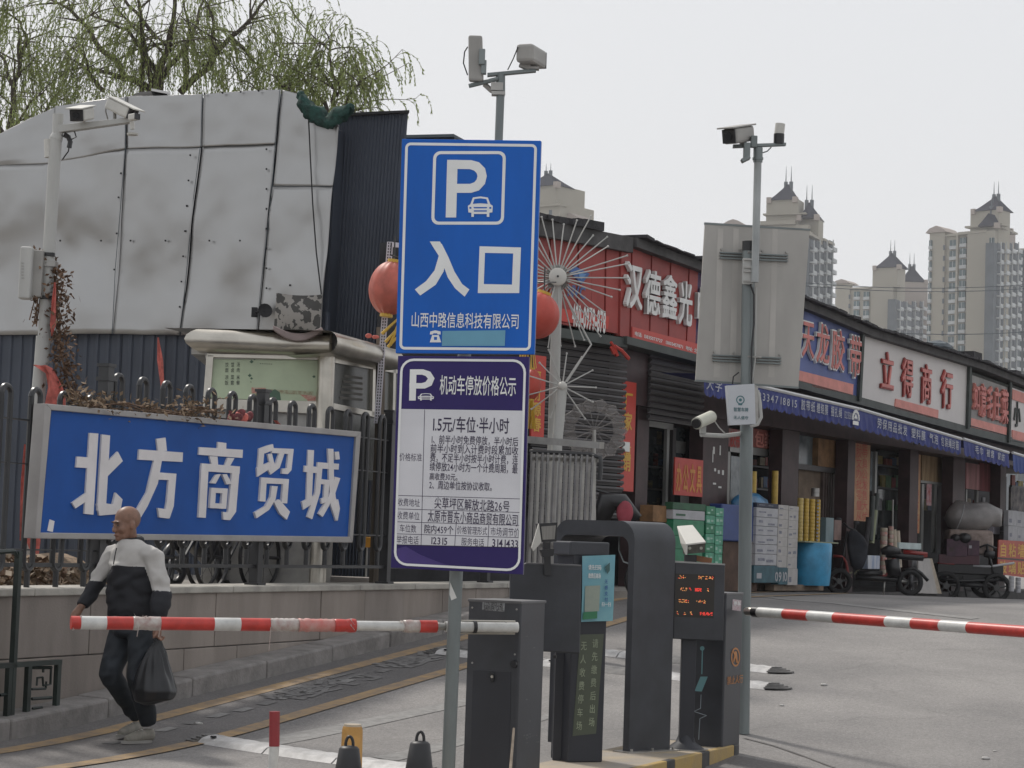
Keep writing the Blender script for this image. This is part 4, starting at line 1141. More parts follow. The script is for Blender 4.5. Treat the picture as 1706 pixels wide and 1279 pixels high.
# 办公文具 red placard
t = thing('office_placard', 'square red placard with orange characters in the window left of the wide maroon column', 'placard', G_.W(*G_.px(1147, 826, .1), .1))
rect('board', 1124, 764, 1171, 826, M_RED2, t, n=.38, t=.02)
for i, ch in enumerate('办公文具'):
    textpx(G_, ch, (1126 + i * 11.2, 818 + i * 1), (1136.5 + i * 11.2, 772 + i * 1), mat('orange_letter', (.62, .25, .04), .5), t, n=.385, bold=.03, name='letter')
mb = MB()
rect('notice', 1134, 826, 1149, 838, M_ALU, sh, n=.1, t=.01)
# red bow under the corner
t = thing('red_bow', 'small red ribbon bow tied under the corner of the red signs', 'ribbon', SF.W(*SF.px(1024, 590, .2), .2))
for pts in ([(1018, 570), (1024, 580), (1028, 592)], [(1024, 576), (1036, 584), (1047, 597)], [(1018, 578), (1023, 588)]):
    mb = MB(); mb.tube([SF.W(*SF.px(x, y, .2), .2) for x, y in pts], .02, 5, .03); obj('ribbon_tail', mb, M_RED2, t)
# red doorside banner left, behind the spoked lights
t = thing('vertical_banner', 'tall red couplet banner with gold characters behind the right lantern', 'banner', LF.W(*LF.px(893, 740, .1), .1))
mb = MB(); mb.fb(LF2, LF2.px(884, 660, .0)[0], LF2.px(905, 660, 0)[0], LF2.px(893, 735, 0)[1], LF2.px(893, 592, 0)[1], 0, .03); obj('cloth', mb, M_RED2, t)
for i in range(4): textpx(LF2, '福财源春'[i], (886, 640 + i * 26), (902, 618 + i * 26), M_YLET, t, n=.035, bold=.03, name='letter')
# rooftop odds and ends
for x, y, w, h, lb, nm in ((1556, 584, 26, 9, 'grey bundle of sheeting lying on the shop roof above the wide white sign', 'sheeting_bundle'), (1622, 604, 14, 9, 'small dark box fixed to the roof edge above the narrow crowded sign', 'roof_box')):
    u0, z0 = SF.px(x, y, .1); u1, _ = SF.px(x + w, y, .1)
    mb = MB(); mb.ell(SF.W((u0 + u1) / 2, ztop((u0 + u1) / 2) + .1, 0), ((u1 - u0) / 2, .25, .12), 12, 8, Matrix.Rotation(SF.ang(), 3, 'Z'), fn=lambda p: 1 + .25 * mn.noise(p * 2)) if nm != 'roof_box' else mb.fb(SF, u0, u1, ztop(u0), ztop(u0) + .22, -.2, .1)
    tag(obj(nm, mb, M_TILE if nm == 'roof_box' else M_SHADE), lb, 'bundle' if nm != 'roof_box' else 'box')
mb = MB(); mb.tube([SF.W(*SF.px(1607, 603, .1), .1), SF.W(*SF.px(1615, 594, .1), .1)], .02, 5); tag(obj('roof_stick', mb, M_TILE), 'short dark stick jutting from the roof edge beside the small dark box', 'stick')
# ================================================================== FENCE ON THE WALL
M_IRON = mat('black_iron', (0.02, 0.021, 0.024), 0.38, var=.2, scale=6, spec=.6)
M_GIRON = mat('green_black_iron', (0.022, 0.034, 0.03), .5, var=.25, scale=5)
M_STEEL = mat('brushed_steel', (0.55, 0.52, 0.46), .3, metal=.9, var=.1, scale=4, rvar=.06)
M_STEELD = mat('dull_steel', (0.38, 0.37, 0.35), .45, metal=.7, var=.12, scale=5)
M_POLEW = mat('pale_pole_paint', (0.44, 0.44, 0.42), .5, var=.1, scale=3, streak=.2)
M_GALV = mat('galvanised_pole', (0.2, 0.225, 0.225), .45, metal=.35, var=.12, scale=4, streak=.2)
M_CAMW = mat('camera_shell', (0.55, 0.54, 0.5), .45, var=.06)
M_CAMG = mat('camera_shell_grey', (0.33, 0.32, 0.3), .5, var=.08)
M_BLK = mat('black_plastic', (0.015, 0.015, 0.017), .35, var=.1)
M_CLOTHR = mat('red_cloth', (0.5, 0.06, 0.05), .75, var=.2, scale=9)
ff = wf.off(-.17)                       # fence plane, above the middle of the wall coping
ZB = WT + .035
def fz(x, y): return ff.px(x, y)
fence = thing('hoop_fence', 'black iron fence of tall looped bars standing on the stone retaining wall', 'fence', ff.W(5, ZB))
FH = fz(640, 705)[1]                     # top of hoops
uP = [fz(164, 900)[0], fz(428, 900)[0], fz(645, 850)[0]]
step_post = (uP[2] - uP[0]) / 2
posts = [uP[0] - step_post, uP[0] - 2 * step_post] + uP + [uP[2] + step_post]
ztopf = fz(164, 652)[1]
def hz(u):   # the top line of the hoops
    return ZB + 1.62
for u in sorted(posts):
    mb = MB(); mb.fb(ff, u - .045, u + .045, ZB, ZB + 1.72, -.045, .045); o = obj('post', mb, M_IRON, fence, bevel=.004)
    mb = MB(); mb.fb(ff, u - .058, u + .058, ZB + 1.60, ZB + 1.63, -.058, .058); mb.fb(ff, u - .055, u + .055, ZB + 1.71, ZB + 1.735, -.055, .055); obj('post_cap', mb, M_IRON, fence)
    mb = MB(); mb.fb(ff, u - .07, u + .07, ZB, ZB + .02, -.07, .07); obj('post_foot', mb, M_IRON, fence)
def loopmesh():
    zb_, zt_ = ZB + .33, ZB + 1.66; r = .058; pts = []
    for k in range(13): a = PI * k / 12; pts.append((-r * math.cos(a), zt_ - r + r * math.sin(a)))
    for k in range(13): a = PI * k / 12; pts.append((r * math.cos(a), zb_ + r - r * math.sin(a)))
    pts.append(pts[0]); return pts
LP = loopmesh(); lfirst = None
ps = sorted(posts)
for a, b in zip(ps, ps[1:]):
    n = 7; w = (b - a) / n
    dzf = -.2 if b <= uP[0] + .01 else 0
    for nm, z, h in (('bottom_rail', ZB + .15, .03), ('lower_rod', ZB + .47, .012), ('top_rod', ZB + 1.42, .012), ('middle_rod', ZB + 1.1, .008)):
        mb = MB(); z += dzf if z > ZB + .3 else 0; mb.fb(ff, a + .045, b - .045, z, z + h, -.012, .012); obj(nm, mb, M_IRON, fence)
    for k in range(n):
        u = a + w * (k + .5)
        if lfirst is None:
            mb = MB(); mb.tube([ff.W(u + p, z) for p, z in LP], .0225, 8, cap=False)
            mb.tube([ff.W(u, ZB + .18), ff.W(u, ZB + .345)], .0225, 8)
            lfirst = obj('looped_bar', mb, M_IRON, fence, smooth=True); lu = u; lfirst.location.z -= .2 if u < uP[0] else 0; l0z = lfirst.location.z
        else:
            c = lfirst.copy(); COL.objects.link(c); c.location = lfirst.location + ff.U * (u - lu) + V(0, 0, .2 if u > uP[0] else 0)
# ---- low meander railing at the left
rf_ = Frame(lane(0, .13), lane(1, .13))
def at_r(x, y): return rf_.px(x, y)
rail = thing('meander_railing', 'low dark green railing with a square meander panel standing on the kerb', 'railing', rf_.W(at_r(60, 1180)[0], .15))
def rr(name, x0, y0, x1, y1, t=.04):
    a, b = rf_.px(x0, y1), rf_.px(x1, y0); mb = MB(); mb.fb(rf_, a[0], b[0], a[1], b[1], -t / 2, t / 2); return obj(name, mb, M_GIRON, rail)
def bar(name, pts, r=.012):
    mb = MB(); mb.tube([rf_.W(*rf_.px(*p)) for p in pts], r, 4, cap=True); obj(name, mb, M_GIRON, rail)
u24 = rf_.px(22, 1100)[0]; 
mb = MB(); mb.fb(rf_, u24 - .02, u24 + .02, .15, rf_.px(22, 918)[1], -.02, .02); obj('tall_post', mb, M_GIRON, rail)
mb = MB(); ztp = rf_.px(22, 918)[1]; mb.tube([rf_.W(u24 - .3, ztp - .01), rf_.W(u24 - .06, ztp), rf_.W(u24, ztp - .05)], .018, 6); obj('top_hook', mb, M_GIRON, rail)
zr = rf_.px(60, 1101)[1]
ua, ub = rf_.px(-60, 1101)[0], rf_.px(100, 1101)[0]
mb = MB(); mb.fb(rf_, ua, ub, zr - .035, zr, -.02, .02); obj('top_rail', mb, M_GIRON, rail)
for px in (95, 46, 14, -14, -40):
    u = rf_.px(px, 1140)[0]; mb = MB(); mb.fb(rf_, u - .022, u + .022, .15, zr - .035, -.018, .018); obj('upright', mb, M_GIRON, rail)
for a, b in (((53, 1112), (86, 1112)), ((53, 1164), (86, 1162)), ((0, 1158), (14, 1156))): bar('crossbar', [a, b])
bar('meander', [(85, 1113), (84, 1140), (72, 1142), (71, 1128), (62, 1129), (61, 1142)], .009); bar('meander', [(72, 1113), (72, 1120)], .009); bar('meander', [(53, 1148), (76, 1147), (77, 1135)], .009)
bar('meander', [(54, 1180), (70, 1178), (70, 1186)], .009)
# ================================================================== BIG BLUE MARKET SIGN
gf = wf.off(-.10)
P4 = [gf.px(*p) for p in ((59, 897), (588, 904), (602, 719), (76, 672))]
z0 = (P4[0][1] + P4[1][1]) / 2; z1 = (P4[2][1] + P4[3][1]) / 2
z0 = min(P4[0][1], P4[1][1]) * .5 + max(P4[0][1], P4[1][1]) * .5
u0, u1 = P4[0][0], P4[1][0]
bs = thing('market_sign', 'big blue framed signboard with five white block characters fixed to the black fence', 'signboard', gf.W((u0 + u1) / 2, z0))
M_BLUE = mat('sign_blue', (0.008, 0.085, 0.36), .6, spec=.25, var=.10, scale=1.3)
M_FRM = mat('sign_frame_grey', (0.36, 0.345, 0.335), .5, metal=.2, var=.08, scale=3)
def gq(px_, py_): return gf.px(px_, py_, .06)
def quad(fr, name, pts, m, par, n0, n1, **k):
    mb = MB(); mb.fp(fr, [fr.px(x, y, n1) for x, y in pts], n0, n1); return obj(name, mb, m, par, **k)
quad(gf, 'panel', [(68, 888), (583, 896), (594, 727), (86, 682)], M_BLUE, bs, .0, .05)
for pts in ([(59, 897), (588, 904), (583, 894), (68, 887)], [(76, 672), (602, 719), (594, 728), (86, 683)], [(59, 897), (68, 888), (86, 682), (76, 672)], [(588, 904), (602, 719), (594, 728), (583, 895)]):
    quad(gf, 'frame', pts, M_FRM, bs, -.03, .075, bevel=.006)
def strokes(fr, polys, m, par, n0, n1, name='character'):
    mb = MB()
    for i, p in enumerate(polys): mb.fp(fr, [fr.px(x, y, n1) for x, y in p], n0, n1 + .0007 * i)
    return obj(name, mb, m, par)
M_WL2 = mat('sign_letter', (0.74, 0.71, 0.71), .55, var=.06, scale=3)
def z4(pts): return [(x / 2.664, 400 + y / 2.664) for x, y in pts]
S = strokes
# traced block characters, each its own raised piece
S(gf, [z4(p) for p in ([(398, 855), (437, 858), (415, 1218), (375, 1214)], [(343, 960), (400, 964), (398, 1012), (338, 1008)], [(320, 1165), (398, 1110), (396, 1150), (335, 1190)],
      [(452, 862), (488, 866), (470, 1180), (432, 1200)], [(476, 985), (522, 938), (544, 980), (478, 1046)], [(430, 1170), (470, 1168), (500, 1172), (525, 1215), (440, 1222)], [(498, 1180), (512, 1120), (542, 1150), (530, 1216)])], M_WL2, bs, .05, .064)
S(gf, [z4(p) for p in ([(695, 882), (735, 876), (741, 935), (702, 937)], [(618, 928), (812, 942), (810, 984), (614, 974)], [(684, 975), (718, 978), (700, 1080), (655, 1180), (625, 1230), (606, 1196), (650, 1120)],
      [(700, 1030), (782, 1036), (780, 1066), (694, 1062)], [(750, 1036), (782, 1036), (770, 1180), (752, 1234), (728, 1230), (740, 1160)], [(700, 1188), (752, 1196), (748, 1235), (706, 1230)])], M_WL2, bs, .05, .064)
S(gf, [z4(p) for p in ([(968, 895), (1005, 900), (1004, 930), (966, 926)], [(885, 918), (1078, 930), (1076, 966), (883, 952)], [(930, 958), (965, 960), (968, 1000), (940, 1000)], [(1010, 965), (1040, 967), (1018, 1006), (996, 1004)],
      [(895, 990), (1064, 1004), (1062, 1036), (893, 1024)], [(893, 1000), (925, 1000), (912, 1232), (880, 1230)], [(1030, 1010), (1062, 1012), (1046, 1205), (1020, 1242), (1000, 1240), (1012, 1200)], [(988, 1205), (1020, 1210), (1015, 1242), (990, 1240)],
      [(958, 1040), (978, 1038), (955, 1080), (932, 1078)], [(985, 1040), (1004, 1038), (1026, 1080), (1004, 1084)],
      [(935, 1098), (1008, 1102), (1006, 1124), (933, 1120)], [(935, 1098), (956, 1100), (950, 1190), (928, 1188)], [(986, 1102), (1008, 1102), (1000, 1192), (978, 1192)], [(932, 1166), (1002, 1170), (1000, 1192), (928, 1188)])], M_WL2, bs, .05, .064)
S(gf, [z4(p) for p in ([(1150, 925), (1185, 912), (1212, 905), (1216, 930), (1180, 945), (1152, 950)], [(1150, 925), (1174, 925), (1166, 1020), (1142, 1030)], [(1140, 1010), (1195, 985), (1204, 1010), (1142, 1050)], [(1188, 950), (1206, 946), (1222, 1010), (1202, 1016)],
      [(1208, 922), (1302, 926), (1300, 950), (1206, 944)], [(1240, 940), (1262, 944), (1240, 1010), (1200, 1040), (1190, 1020), (1224, 990)], [(1280, 930), (1302, 928), (1292, 1020), (1276, 1038), (1250, 1036), (1252, 1014), (1272, 1012)],
      [(1158, 1052), (1280, 1060), (1278, 1084), (1156, 1078)], [(1158, 1052), (1182, 1054), (1176, 1160), (1150, 1158)], [(1256, 1060), (1280, 1062), (1272, 1168), (1248, 1166)], [(1204, 1090), (1230, 1092), (1220, 1150), (1192, 1196), (1136, 1234), (1128, 1208), (1176, 1180), (1198, 1140)],
      [(1212, 1160), (1236, 1150), (1284, 1205), (1270, 1240), (1240, 1214)])], M_WL2, bs, .05, .064)
S(gf, [z4(p) for p in ([(1368, 930), (1394, 932), (1384, 1150), (1360, 1150)], [(1352, 1000), (1412, 1006), (1410, 1034), (1350, 1028)], [(1340, 1160), (1400, 1130), (1402, 1160), (1346, 1196)],
      [(1410, 985), (1504, 992), (1502, 1018), (1408, 1012)], [(1410, 985), (1432, 988), (1420, 1120), (1385, 1238), (1362, 1228), (1398, 1120)], [(1425, 1060), (1462, 1064), (1460, 1086), (1424, 1082)], [(1440, 1062), (1462, 1064), (1452, 1160), (1426, 1170), (1424, 1148), (1436, 1142)],
      [(1455, 925), (1478, 926), (1480, 1040), (1488, 1140), (1504, 1200), (1490, 1246), (1468, 1180), (1460, 1080)], [(1484, 940), (1502, 938), (1506, 972), (1488, 974)], [(1486, 1050), (1508, 1056), (1480, 1140), (1430, 1228), (1412, 1214), (1456, 1140)], [(1478, 1200), (1498, 1150), (1506, 1190), (1496, 1246)])], M_WL2, bs, .05, .064)
quad(gf, 'sticker', [(79, 884), (88, 886), (91, 868), (83, 865)], M_WL2, bs, .05, .054)
# red rags and dead vines on the sign's top edge
def rag(name, pts, w, m=M_CLOTHR, fr=None, n=0.0, par=None, label=None, cat='cloth', wob=.6):
    fr = fr or gf
    mb = MB(); Q = [fr.W(*fr.px(x, y, n), n) for x, y in pts]; k = len(Q); vs = []
    for i, p in enumerate(Q):
        ww = w[i] if isinstance(w, (list, tuple)) else w
        for j in range(5):
            t_ = j / 4 - .5
            vs.append(p + fr.U * t_ * ww + fr.N * (.03 * math.sin(j * 2.1 + i * 1.7) * wob))
    mb.add(vs, [(i * 5 + j, i * 5 + j + 1, (i + 1) * 5 + j + 1, (i + 1) * 5 + j) for i in range(k - 1) for j in range(4)])
    o = obj(name, mb, m, par, smooth='all', fix=False)
    if label: tag(o, label, cat)
    return o
M_RAG = mat('sun_bleached_rag', (0.62, 0.16, 0.13), .8, var=.22, scale=11)
rag('red_rag', [(384, 684), (383, 692), (382, 702)], .07, label='small red rag tucked on the sign top, left of the red flower bunch', n=.02)
t = thing('ribbon_bunch', 'bunch of bright red ribbon loops tied on top of the big blue sign', 'ribbon bunch', gf.W(*gf.px(408, 700, .03), .03))
rb = random.Random(3)
for k in range(9):
    x, y = 396 + rb.uniform(-4, 24), 690 + rb.uniform(-2, 10); mb = MB()
    c = gf.W(*gf.px(x, y, .03), .03); mb.ell(c, (.05, .03, .035), 8, 6, Matrix.Rotation(rb.uniform(0, 3), 3, 'Y')); obj('ribbon_loop', mb, M_CLOTHR if k % 3 else M_RAG, t, smooth='all')
rag('red_rag', [(458, 700), (463, 706), (470, 709)], [.03, .06, .02], M_RAG, label='pale red scrap of ribbon on the sign top right of the second fence post', n=.03)
def vine(name, pts, n, spread, label, cnt, m, fr, leafm, seed=1):
    rnd = random.Random(seed); mb = MB(); P = [fr.W(*fr.px(x, y, n), n) for x, y in pts]
    for s in range(5):
        mb.tube([p + V(rnd.uniform(-1, 1), rnd.uniform(-1, 1), rnd.uniform(-1, 1)) * spread * .5 for p in P], .006, 3, cap=False)
    for k in range(cnt):
        q = rnd.uniform(0, len(P) - 1.01); i = int(q); c = P[i].lerp(P[i + 1], q - i) + V(rnd.gauss(0, 1), rnd.gauss(0, 1), rnd.gauss(0, 1)) * spread * .5
        a = V(rnd.uniform(-1, 1), rnd.uniform(-1, 1), rnd.uniform(-1, 1)).normalized() * rnd.uniform(.015, .035); b = a.cross(V(rnd.uniform(-1, 1), rnd.uniform(-1, 1), 1)).normalized() * .014
        mb.mi = 1; mb.add([c - a, c + b, c + a, c - b], [(0, 1, 2, 3)]); mb.mi = 0
    o = obj(name, mb, [m, leafm], fix=False); tag(o, label, 'vine', kind='stuff'); return o
M_DRY = mat('dry_leaf', (0.17, 0.10, 0.06), .9, var=.3, scale=20)
M_DRY2 = mat('dry_leaf_pale', (0.28, 0.2, 0.13), .9, var=.3, scale=20)
vine('dry_vine', [(120, 660), (150, 672), (200, 678), (260, 684), (340, 691)], .02, .1, 'dry tangled vine lying along the top edge of the blue sign', 420, M_DRY, gf, M_DRY2, 4)
vine('dry_vine', [(300, 680), (330, 684), (365, 690)], .0, .14, 'dry tangled twigs on the middle of the sign top edge', 160, M_DRY, gf, M_DRY2, 9)

# ================================================================== LEFT CAMERA POLE
D1 = 18.2
def wp(x, y, d=D1): return at(x, y, d)
t = thing('camera_pole', 'pale leaning camera pole behind the left end of the black fence', 'camera pole', (wp(55, 960).x, D1, .97))
mb = MB(); mb.tube([V(wp(46, 985).x, D1, .9), wp(60, 700)], .062, 16); obj('lower_pole', mb, M_POLEW, t, smooth=True)
mb = MB(); mb.tube([wp(60, 700), wp(69, 600), wp(72, 560)], .060, 16); obj('sleeve', mb, M_POLEW, t, smooth=True)
mb = MB(); mb.tube([wp(71, 605), wp(93, 228)], .054, 16); mb.tube([wp(93, 232), wp(96, 224)], .058, 16, .05); obj('upper_pole', mb, M_POLEW, t, smooth=True)
mb = MB(); mb.tube([wp(96, 226), wp(97, 190)], .045, 14); obj('pole_top', mb, M_POLEW, t, smooth=True)
mb = MB(); mb.box(wp(82, 440), (.13, .13, .05)); obj('clamp', mb, M_STEELD, t)
mb = MB(); A_, B_ = wp(97, 216), wp(222, 200, D1 - .1); mb.hexa([A_ + V(0, -.04, -.03), B_ + V(0, -.04, -.02), B_ + V(0, .04, -.02), A_ + V(0, .04, -.03), A_ + V(0, -.04, .035), B_ + V(0, -.04, .02), B_ + V(0, .04, .02), A_ + V(0, .04, .035)]); obj('arm', mb, M_POLEW, t, bevel=.004)
mb = MB(); mb.tube([wp(107, 224), wp(114, 228), wp(117, 236), wp(115, 246)], .022, 8); obj('cable_loop', mb, M_BLK, t, smooth=True)
mb = MB(); mb.tube([wp(115, 246), wp(114, 252), wp(108, 260), wp(104, 266)], .006, 5); mb.tube([wp(124, 218), wp(127, 228), wp(119, 232)], .006, 5); obj('cable', mb, M_BLK, t)
mb = MB(); mb.tube([wp(80, 232), wp(81, 262)], .035, 12); obj('side_unit', mb, M_CAMW, t, smooth=True)
def camera_body(par, a, b, w, h, m, front_m=M_BLK, hood=True, roll=0, glass=True):
    """box camera from the rear centre a to the front centre b"""
    d = (b - a); L = d.length; d.normalize(); up = V(0, 0, 1); s = d.cross(up).normalized(); up = s.cross(d).normalized()
    def P(x, y, z): return a + d * x + s * y + up * z
    mb = MB(); mb.hexa([P(0, -w / 2, -h / 2), P(L, -w / 2, -h / 2), P(L, w / 2, -h / 2), P(0, w / 2, -h / 2), P(0, -w / 2, h / 2), P(L, -w / 2, h / 2), P(L, w / 2, h / 2), P(0, w / 2, h / 2)])
    obj('housing', mb, m, par, bevel=min(w, h) * .18)
    if hood:
        mb = MB(); mb.hexa([P(-.02, -w / 2 - .008, h / 2), P(L + .07, -w / 2 - .008, h / 2), P(L + .07, w / 2 + .008, h / 2), P(-.02, w / 2 + .008, h / 2), P(-.02, -w / 2 - .008, h / 2 + .012), P(L + .07, -w / 2 - .008, h / 2 + .012), P(L + .07, w / 2 + .008, h / 2 + .012), P(-.02, w / 2 + .008, h / 2 + .012)])
        obj('sun_hood', mb, m, par, bevel=.003)
    mb = MB(); mb.hexa([P(L, -w * .44, -h * .44), P(L + .012, -w * .44, -h * .44), P(L + .012, w * .44, -h * .44), P(L, w * .44, -h * .44), P(L, -w * .44, h * .44), P(L + .012, -w * .44, h * .44), P(L + .012, w * .44, h * .44), P(L, w * .44, h * .44)])
    f = obj('front_glass', mb, front_m, par)
    if glass:
        mb = MB(); mb.cyl(P(L + .01, 0, 0), P(L + .022, 0, 0), h * .25, seg=12); obj('lens', mb, mat('lens_glass', (.01, .012, .015), .08, var=0), f, smooth=True)
# three cameras on the arm (each a thing that is fixed on the pole)
c1 = thing('security_camera', 'small box camera with a pale hood and dark front, nearest to the left pole', 'security camera', wp(135, 205), 0, 'security cameras on the left pole')
camera_body(c1, wp(146, 188), wp(128, 192, D1 - .25), .13, .11, M_CAMW); mb = MB(); mb.tube([wp(140, 210), wp(140, 198)], .014, 6); obj('bracket', mb, M_STEELD, c1)
c2 = thing('security_camera', 'long pale bullet camera sloping down at the end of the left pole arm', 'security camera', wp(200, 200), 0, 'security cameras on the left pole')
camera_body(c2, wp(184, 172), wp(220, 190, D1 - .15), .12, .1, M_CAMW); mb = MB(); mb.tube([wp(192, 203), wp(191, 185)], .016, 6); mb.tube([wp(178, 170), wp(176, 185), wp(180, 200)], .006, 5); obj('bracket', mb, M_STEELD, c2)
c3 = thing('security_camera', 'little camera with a black face hanging under the end of the left pole arm', 'security camera', wp(222, 206), 0, 'security cameras on the left pole')
camera_body(c3, wp(217, 196, D1 - .3), wp(228, 194, D1 - .35), .06, .055, M_CAMW, hood=False, glass=False); mb = MB(); mb.cyl(wp(220, 203, D1 - .25), wp(221, 215, D1 - .25), .02, seg=8); mb.cyl(wp(221, 222, D1 - .25), wp(221, 225, D1 - .25), .05, .045, seg=14); obj('dome', mb, M_CAMW, c3)
bx_ = thing('equipment_box', 'upright pale grey equipment box clamped to the left camera pole', 'equipment box', wp(50, 480))
a, b = wp(29, 497), wp(48, 410)
def boxpx(par, name, x0, y0, x1, y1, d, dep, m, bevel=.006, lean=0, **k):
    """upright box: front face between two bearings at distance d, going back by dep; follows its own lean in px"""
    p0 = at((x0 + x1) / 2, y1, d); p1 = at((x0 + x1) / 2, y0, d); w = (x1 - x0) * d / FPX
    ex = V(1, 0, 0); mb = MB(); l = V(lean, 0, 0); q = [p0 - ex * w / 2, p0 + ex * w / 2]
    q = [q[0], q[1], q[1] + V(0, dep, 0), q[0] + V(0, dep, 0)]; h = V(0, 0, p1.z - p0.z) + l
    mb.hexa(q + [p + h for p in q]); return obj(name, mb, m, par, bevel=bevel, **k)
boxpx(bx_, 'cover', 29, 410, 49, 497, D1 - .2, .12, M_POLEW, .015); boxpx(bx_, 'side', 49, 416, 68, 494, D1 - .12, .12, M_CAMG, .008)
for k in range(6): boxpx(bx_, 'vent_slot', 35.5, 437 + k * 5, 39.5, 438.6 + k * 5, D1 - .205, .01, M_STEELD, 0)
for y in (420, 492): boxpx(bx_, 'bracket', 66, y, 90, y + 6, D1 - .06, .05, M_BLK, .003)
vine('dry_vine', [(90, 450), (97, 480), (96, 520), (98, 560), (104, 600), (112, 640), (118, 662)], 0, .12, 'dry brown creeper hanging down the left camera pole from the grey box', 900, M_DRY, Frame(wp(0, 600), wp(200, 600)), M_DRY, 2)
vine('dry_vine', [(66, 420), (67, 450), (62, 500), (56, 540)], 0, .09, 'sparse dark creeper leaves behind the grey equipment box', 90, M_DRY, Frame(wp(0, 600), wp(200, 600)), M_DRY, 6)
FP = Frame(wp(0, 600, D1 - .1), wp(200, 600, D1 - .1))
rag('red_ribbon', [(92, 470), (90, 500), (88, 540), (86, 560)], [.02, .03, .05, .01], M_RAG, FP, 0, label='faded red ribbon trailing down through the dry creeper on the left pole', cat='ribbon')
rag('red_cloth', [(66, 608), (74, 612), (84, 622), (92, 645), (96, 672), (78, 690)], [.12, .12, .08, .14, .2, .05], M_RAG, FP, 0, label='torn red cloth knotted round the left pole above the blue sign', cat='cloth', wob=1.6)
rag('red_ribbon', [(74, 690), (66, 720), (58, 745), (54, 770)], [.03, .07, .08, .03], M_RAG, FP, 0, label='red strip hanging between the left pole and the blue sign edge', cat='ribbon')
rag('red_ribbon', [(42, 740), (39, 800), (36, 860), (34, 900)], [.02, .035, .03, .02], M_RAG, FP, 0, label='narrow pale red strip hanging on the far left looped bars', cat='ribbon')
rag('red_pennant', [(50, 820), (52, 860), (55, 900), (60, 935)], [.03, .09, .12, .04], M_RAG, FP, 0, label='pale red pennant hanging low behind the fence at the blue sign corner', cat='cloth')
rag('pink_strip', [(264, 562), (267, 600), (270, 640), (272, 690)], [.02, .07, .05, .03], M_RAG, bf, .1, label='faded pink strip of cloth hanging on the dark corrugated wall', cat='ribbon')
# leaf litter heap behind the fence, lower left
mb = MB(); lr = random.Random(8); lf_ = wf.off(-.6)
for k in range(5200):
    u = lr.uniform(5.4, 8.8)
    hgt = .06 + .34 * max(0, mn.noise(V(u * .8, 2, 0)) + .55) * 1
    n_ = -lr.random() * .9; z = 1.0 + hgt * lr.random() * (1 - .5 * abs(n_ + .45)); c = lf_.W(u, z, n_)
    a = V(lr.uniform(-1, 1), lr.uniform(-1, 1), lr.uniform(-1, 1)).normalized() * lr.uniform(.025, .05); b = a.cross(V(lr.uniform(-1, 1), lr.uniform(-1, 1), 1)).normalized() * lr.uniform(.015, .03)
    mb.mi = lr.choice((0, 1, 1, 2)); mb.add([c - a, c + b, c + a, c - b], [(0, 1, 2, 3)])
tag(obj('leaf_litter', mb, [M_DRY, M_DRY2, mat('dry_leaf_light', (.4, .33, .25), .9, var=.2)], fix=False), 'heap of dry leaves on the ground behind the left fence', 'leaves', kind='stuff')
mb = MB(); mb.grid(lambda s, t_: lf_.W(5.4 + 3.4 * s, 1.0 + .22 * math.sin(PI * t_) * (1 + .5 * mn.noise(V(s * 6, t_, 0))), -1.0 * t_), 24, 6); tag(obj('earth_bank', mb, M_DRY2, smooth='all'), kind='structure')

# ================================================================== KIOSK
DK = 21.0
kf = FR(330, DK, 555, DK + .05); ks = Frame(at(553, 600, DK + .05), at(668, 600, DK + 1.95))
t = thing('news_kiosk', 'stainless steel news kiosk with rounded roof and a pale lit display panel behind the fence', 'kiosk', kf.W(1, .97, -1))
def kq(name, pts, m, n0, n1, fr=kf, **k): return quad(fr, name, pts, m, t, n0, n1, **k)
# bull-nose roof: profile swept along front and side
prof = []
zt0 = kf.px(440, 551, .18)[1]; zb0 = kf.px(440, 588, .18)[1]; hh = zt0 - zb0
for k in range(9): a = PI * k / 8 - PI / 2; prof.append((.12 + .5 * hh * math.cos(a), zb0 + hh / 2 + hh / 2 * math.sin(a)))
def sweep(fr, ua, ub, prof, m, name, n=14):
    mb = MB(); pr = [(-.3, zb0 - .03)] + prof + [(-1.6, zt0 + .02)]
    mb.grid(lambda s, q: fr.W(ua(pr[min(len(pr) - 1, int(round(q * (len(pr) - 1))))]) + (ub(pr[min(len(pr) - 1, int(round(q * (len(pr) - 1))))]) - ua(pr[min(len(pr) - 1, int(round(q * (len(pr) - 1))))])) * s, pr[min(len(pr) - 1, int(round(q * (len(pr) - 1))))][1], pr[min(len(pr) - 1, int(round(q * (len(pr) - 1))))][0]), n, len(pr) - 1)
    return obj(name, mb, m, t, smooth=True)
uL = kf.px(307, 570, .2)[0]; uR = kf.px(552, 570, .2)[0]
sweep(kf, lambda p: uL + max(0, (.12 - p[0])) * 0 + .12 * (abs(p[1] - (zb0 + hh / 2)) / hh * 2) ** 2, lambda p: uR, prof, M_STEEL, 'roof')
u9 = ks.px(665, 600, .18)[0]
sweep(ks, lambda p: -.45, lambda p: u9, prof, M_STEEL, 'roof')
mb = MB(); mb.fb(kf, uL + .05, uR, zb0 - .02, zb0 + hh * .8, -1.8, .0); obj('roof_core', mb, M_STEELD, t)
mb = MB(); mb.tube([kf.W(uR, zb0, .18), kf.W(uR, zb0 + hh / 2, .35), kf.W(uR, zt0, .18)], .014, 6); obj('roof_joint', mb, M_STEEL, t, smooth=True)
kq('fascia', [(342, 597), (552, 600), (552, 588), (342, 585)], M_STEELD, -.1, .04)
for pts in ([(338, 670), (350, 670), (356, 590), (344, 590)], [(338, 680), (530, 690), (530, 668), (338, 664)], [(345, 595), (530, 600), (530, 592), (345, 588)]): kq('panel_frame', pts, M_STEEL, -.05, .06, bevel=.006)
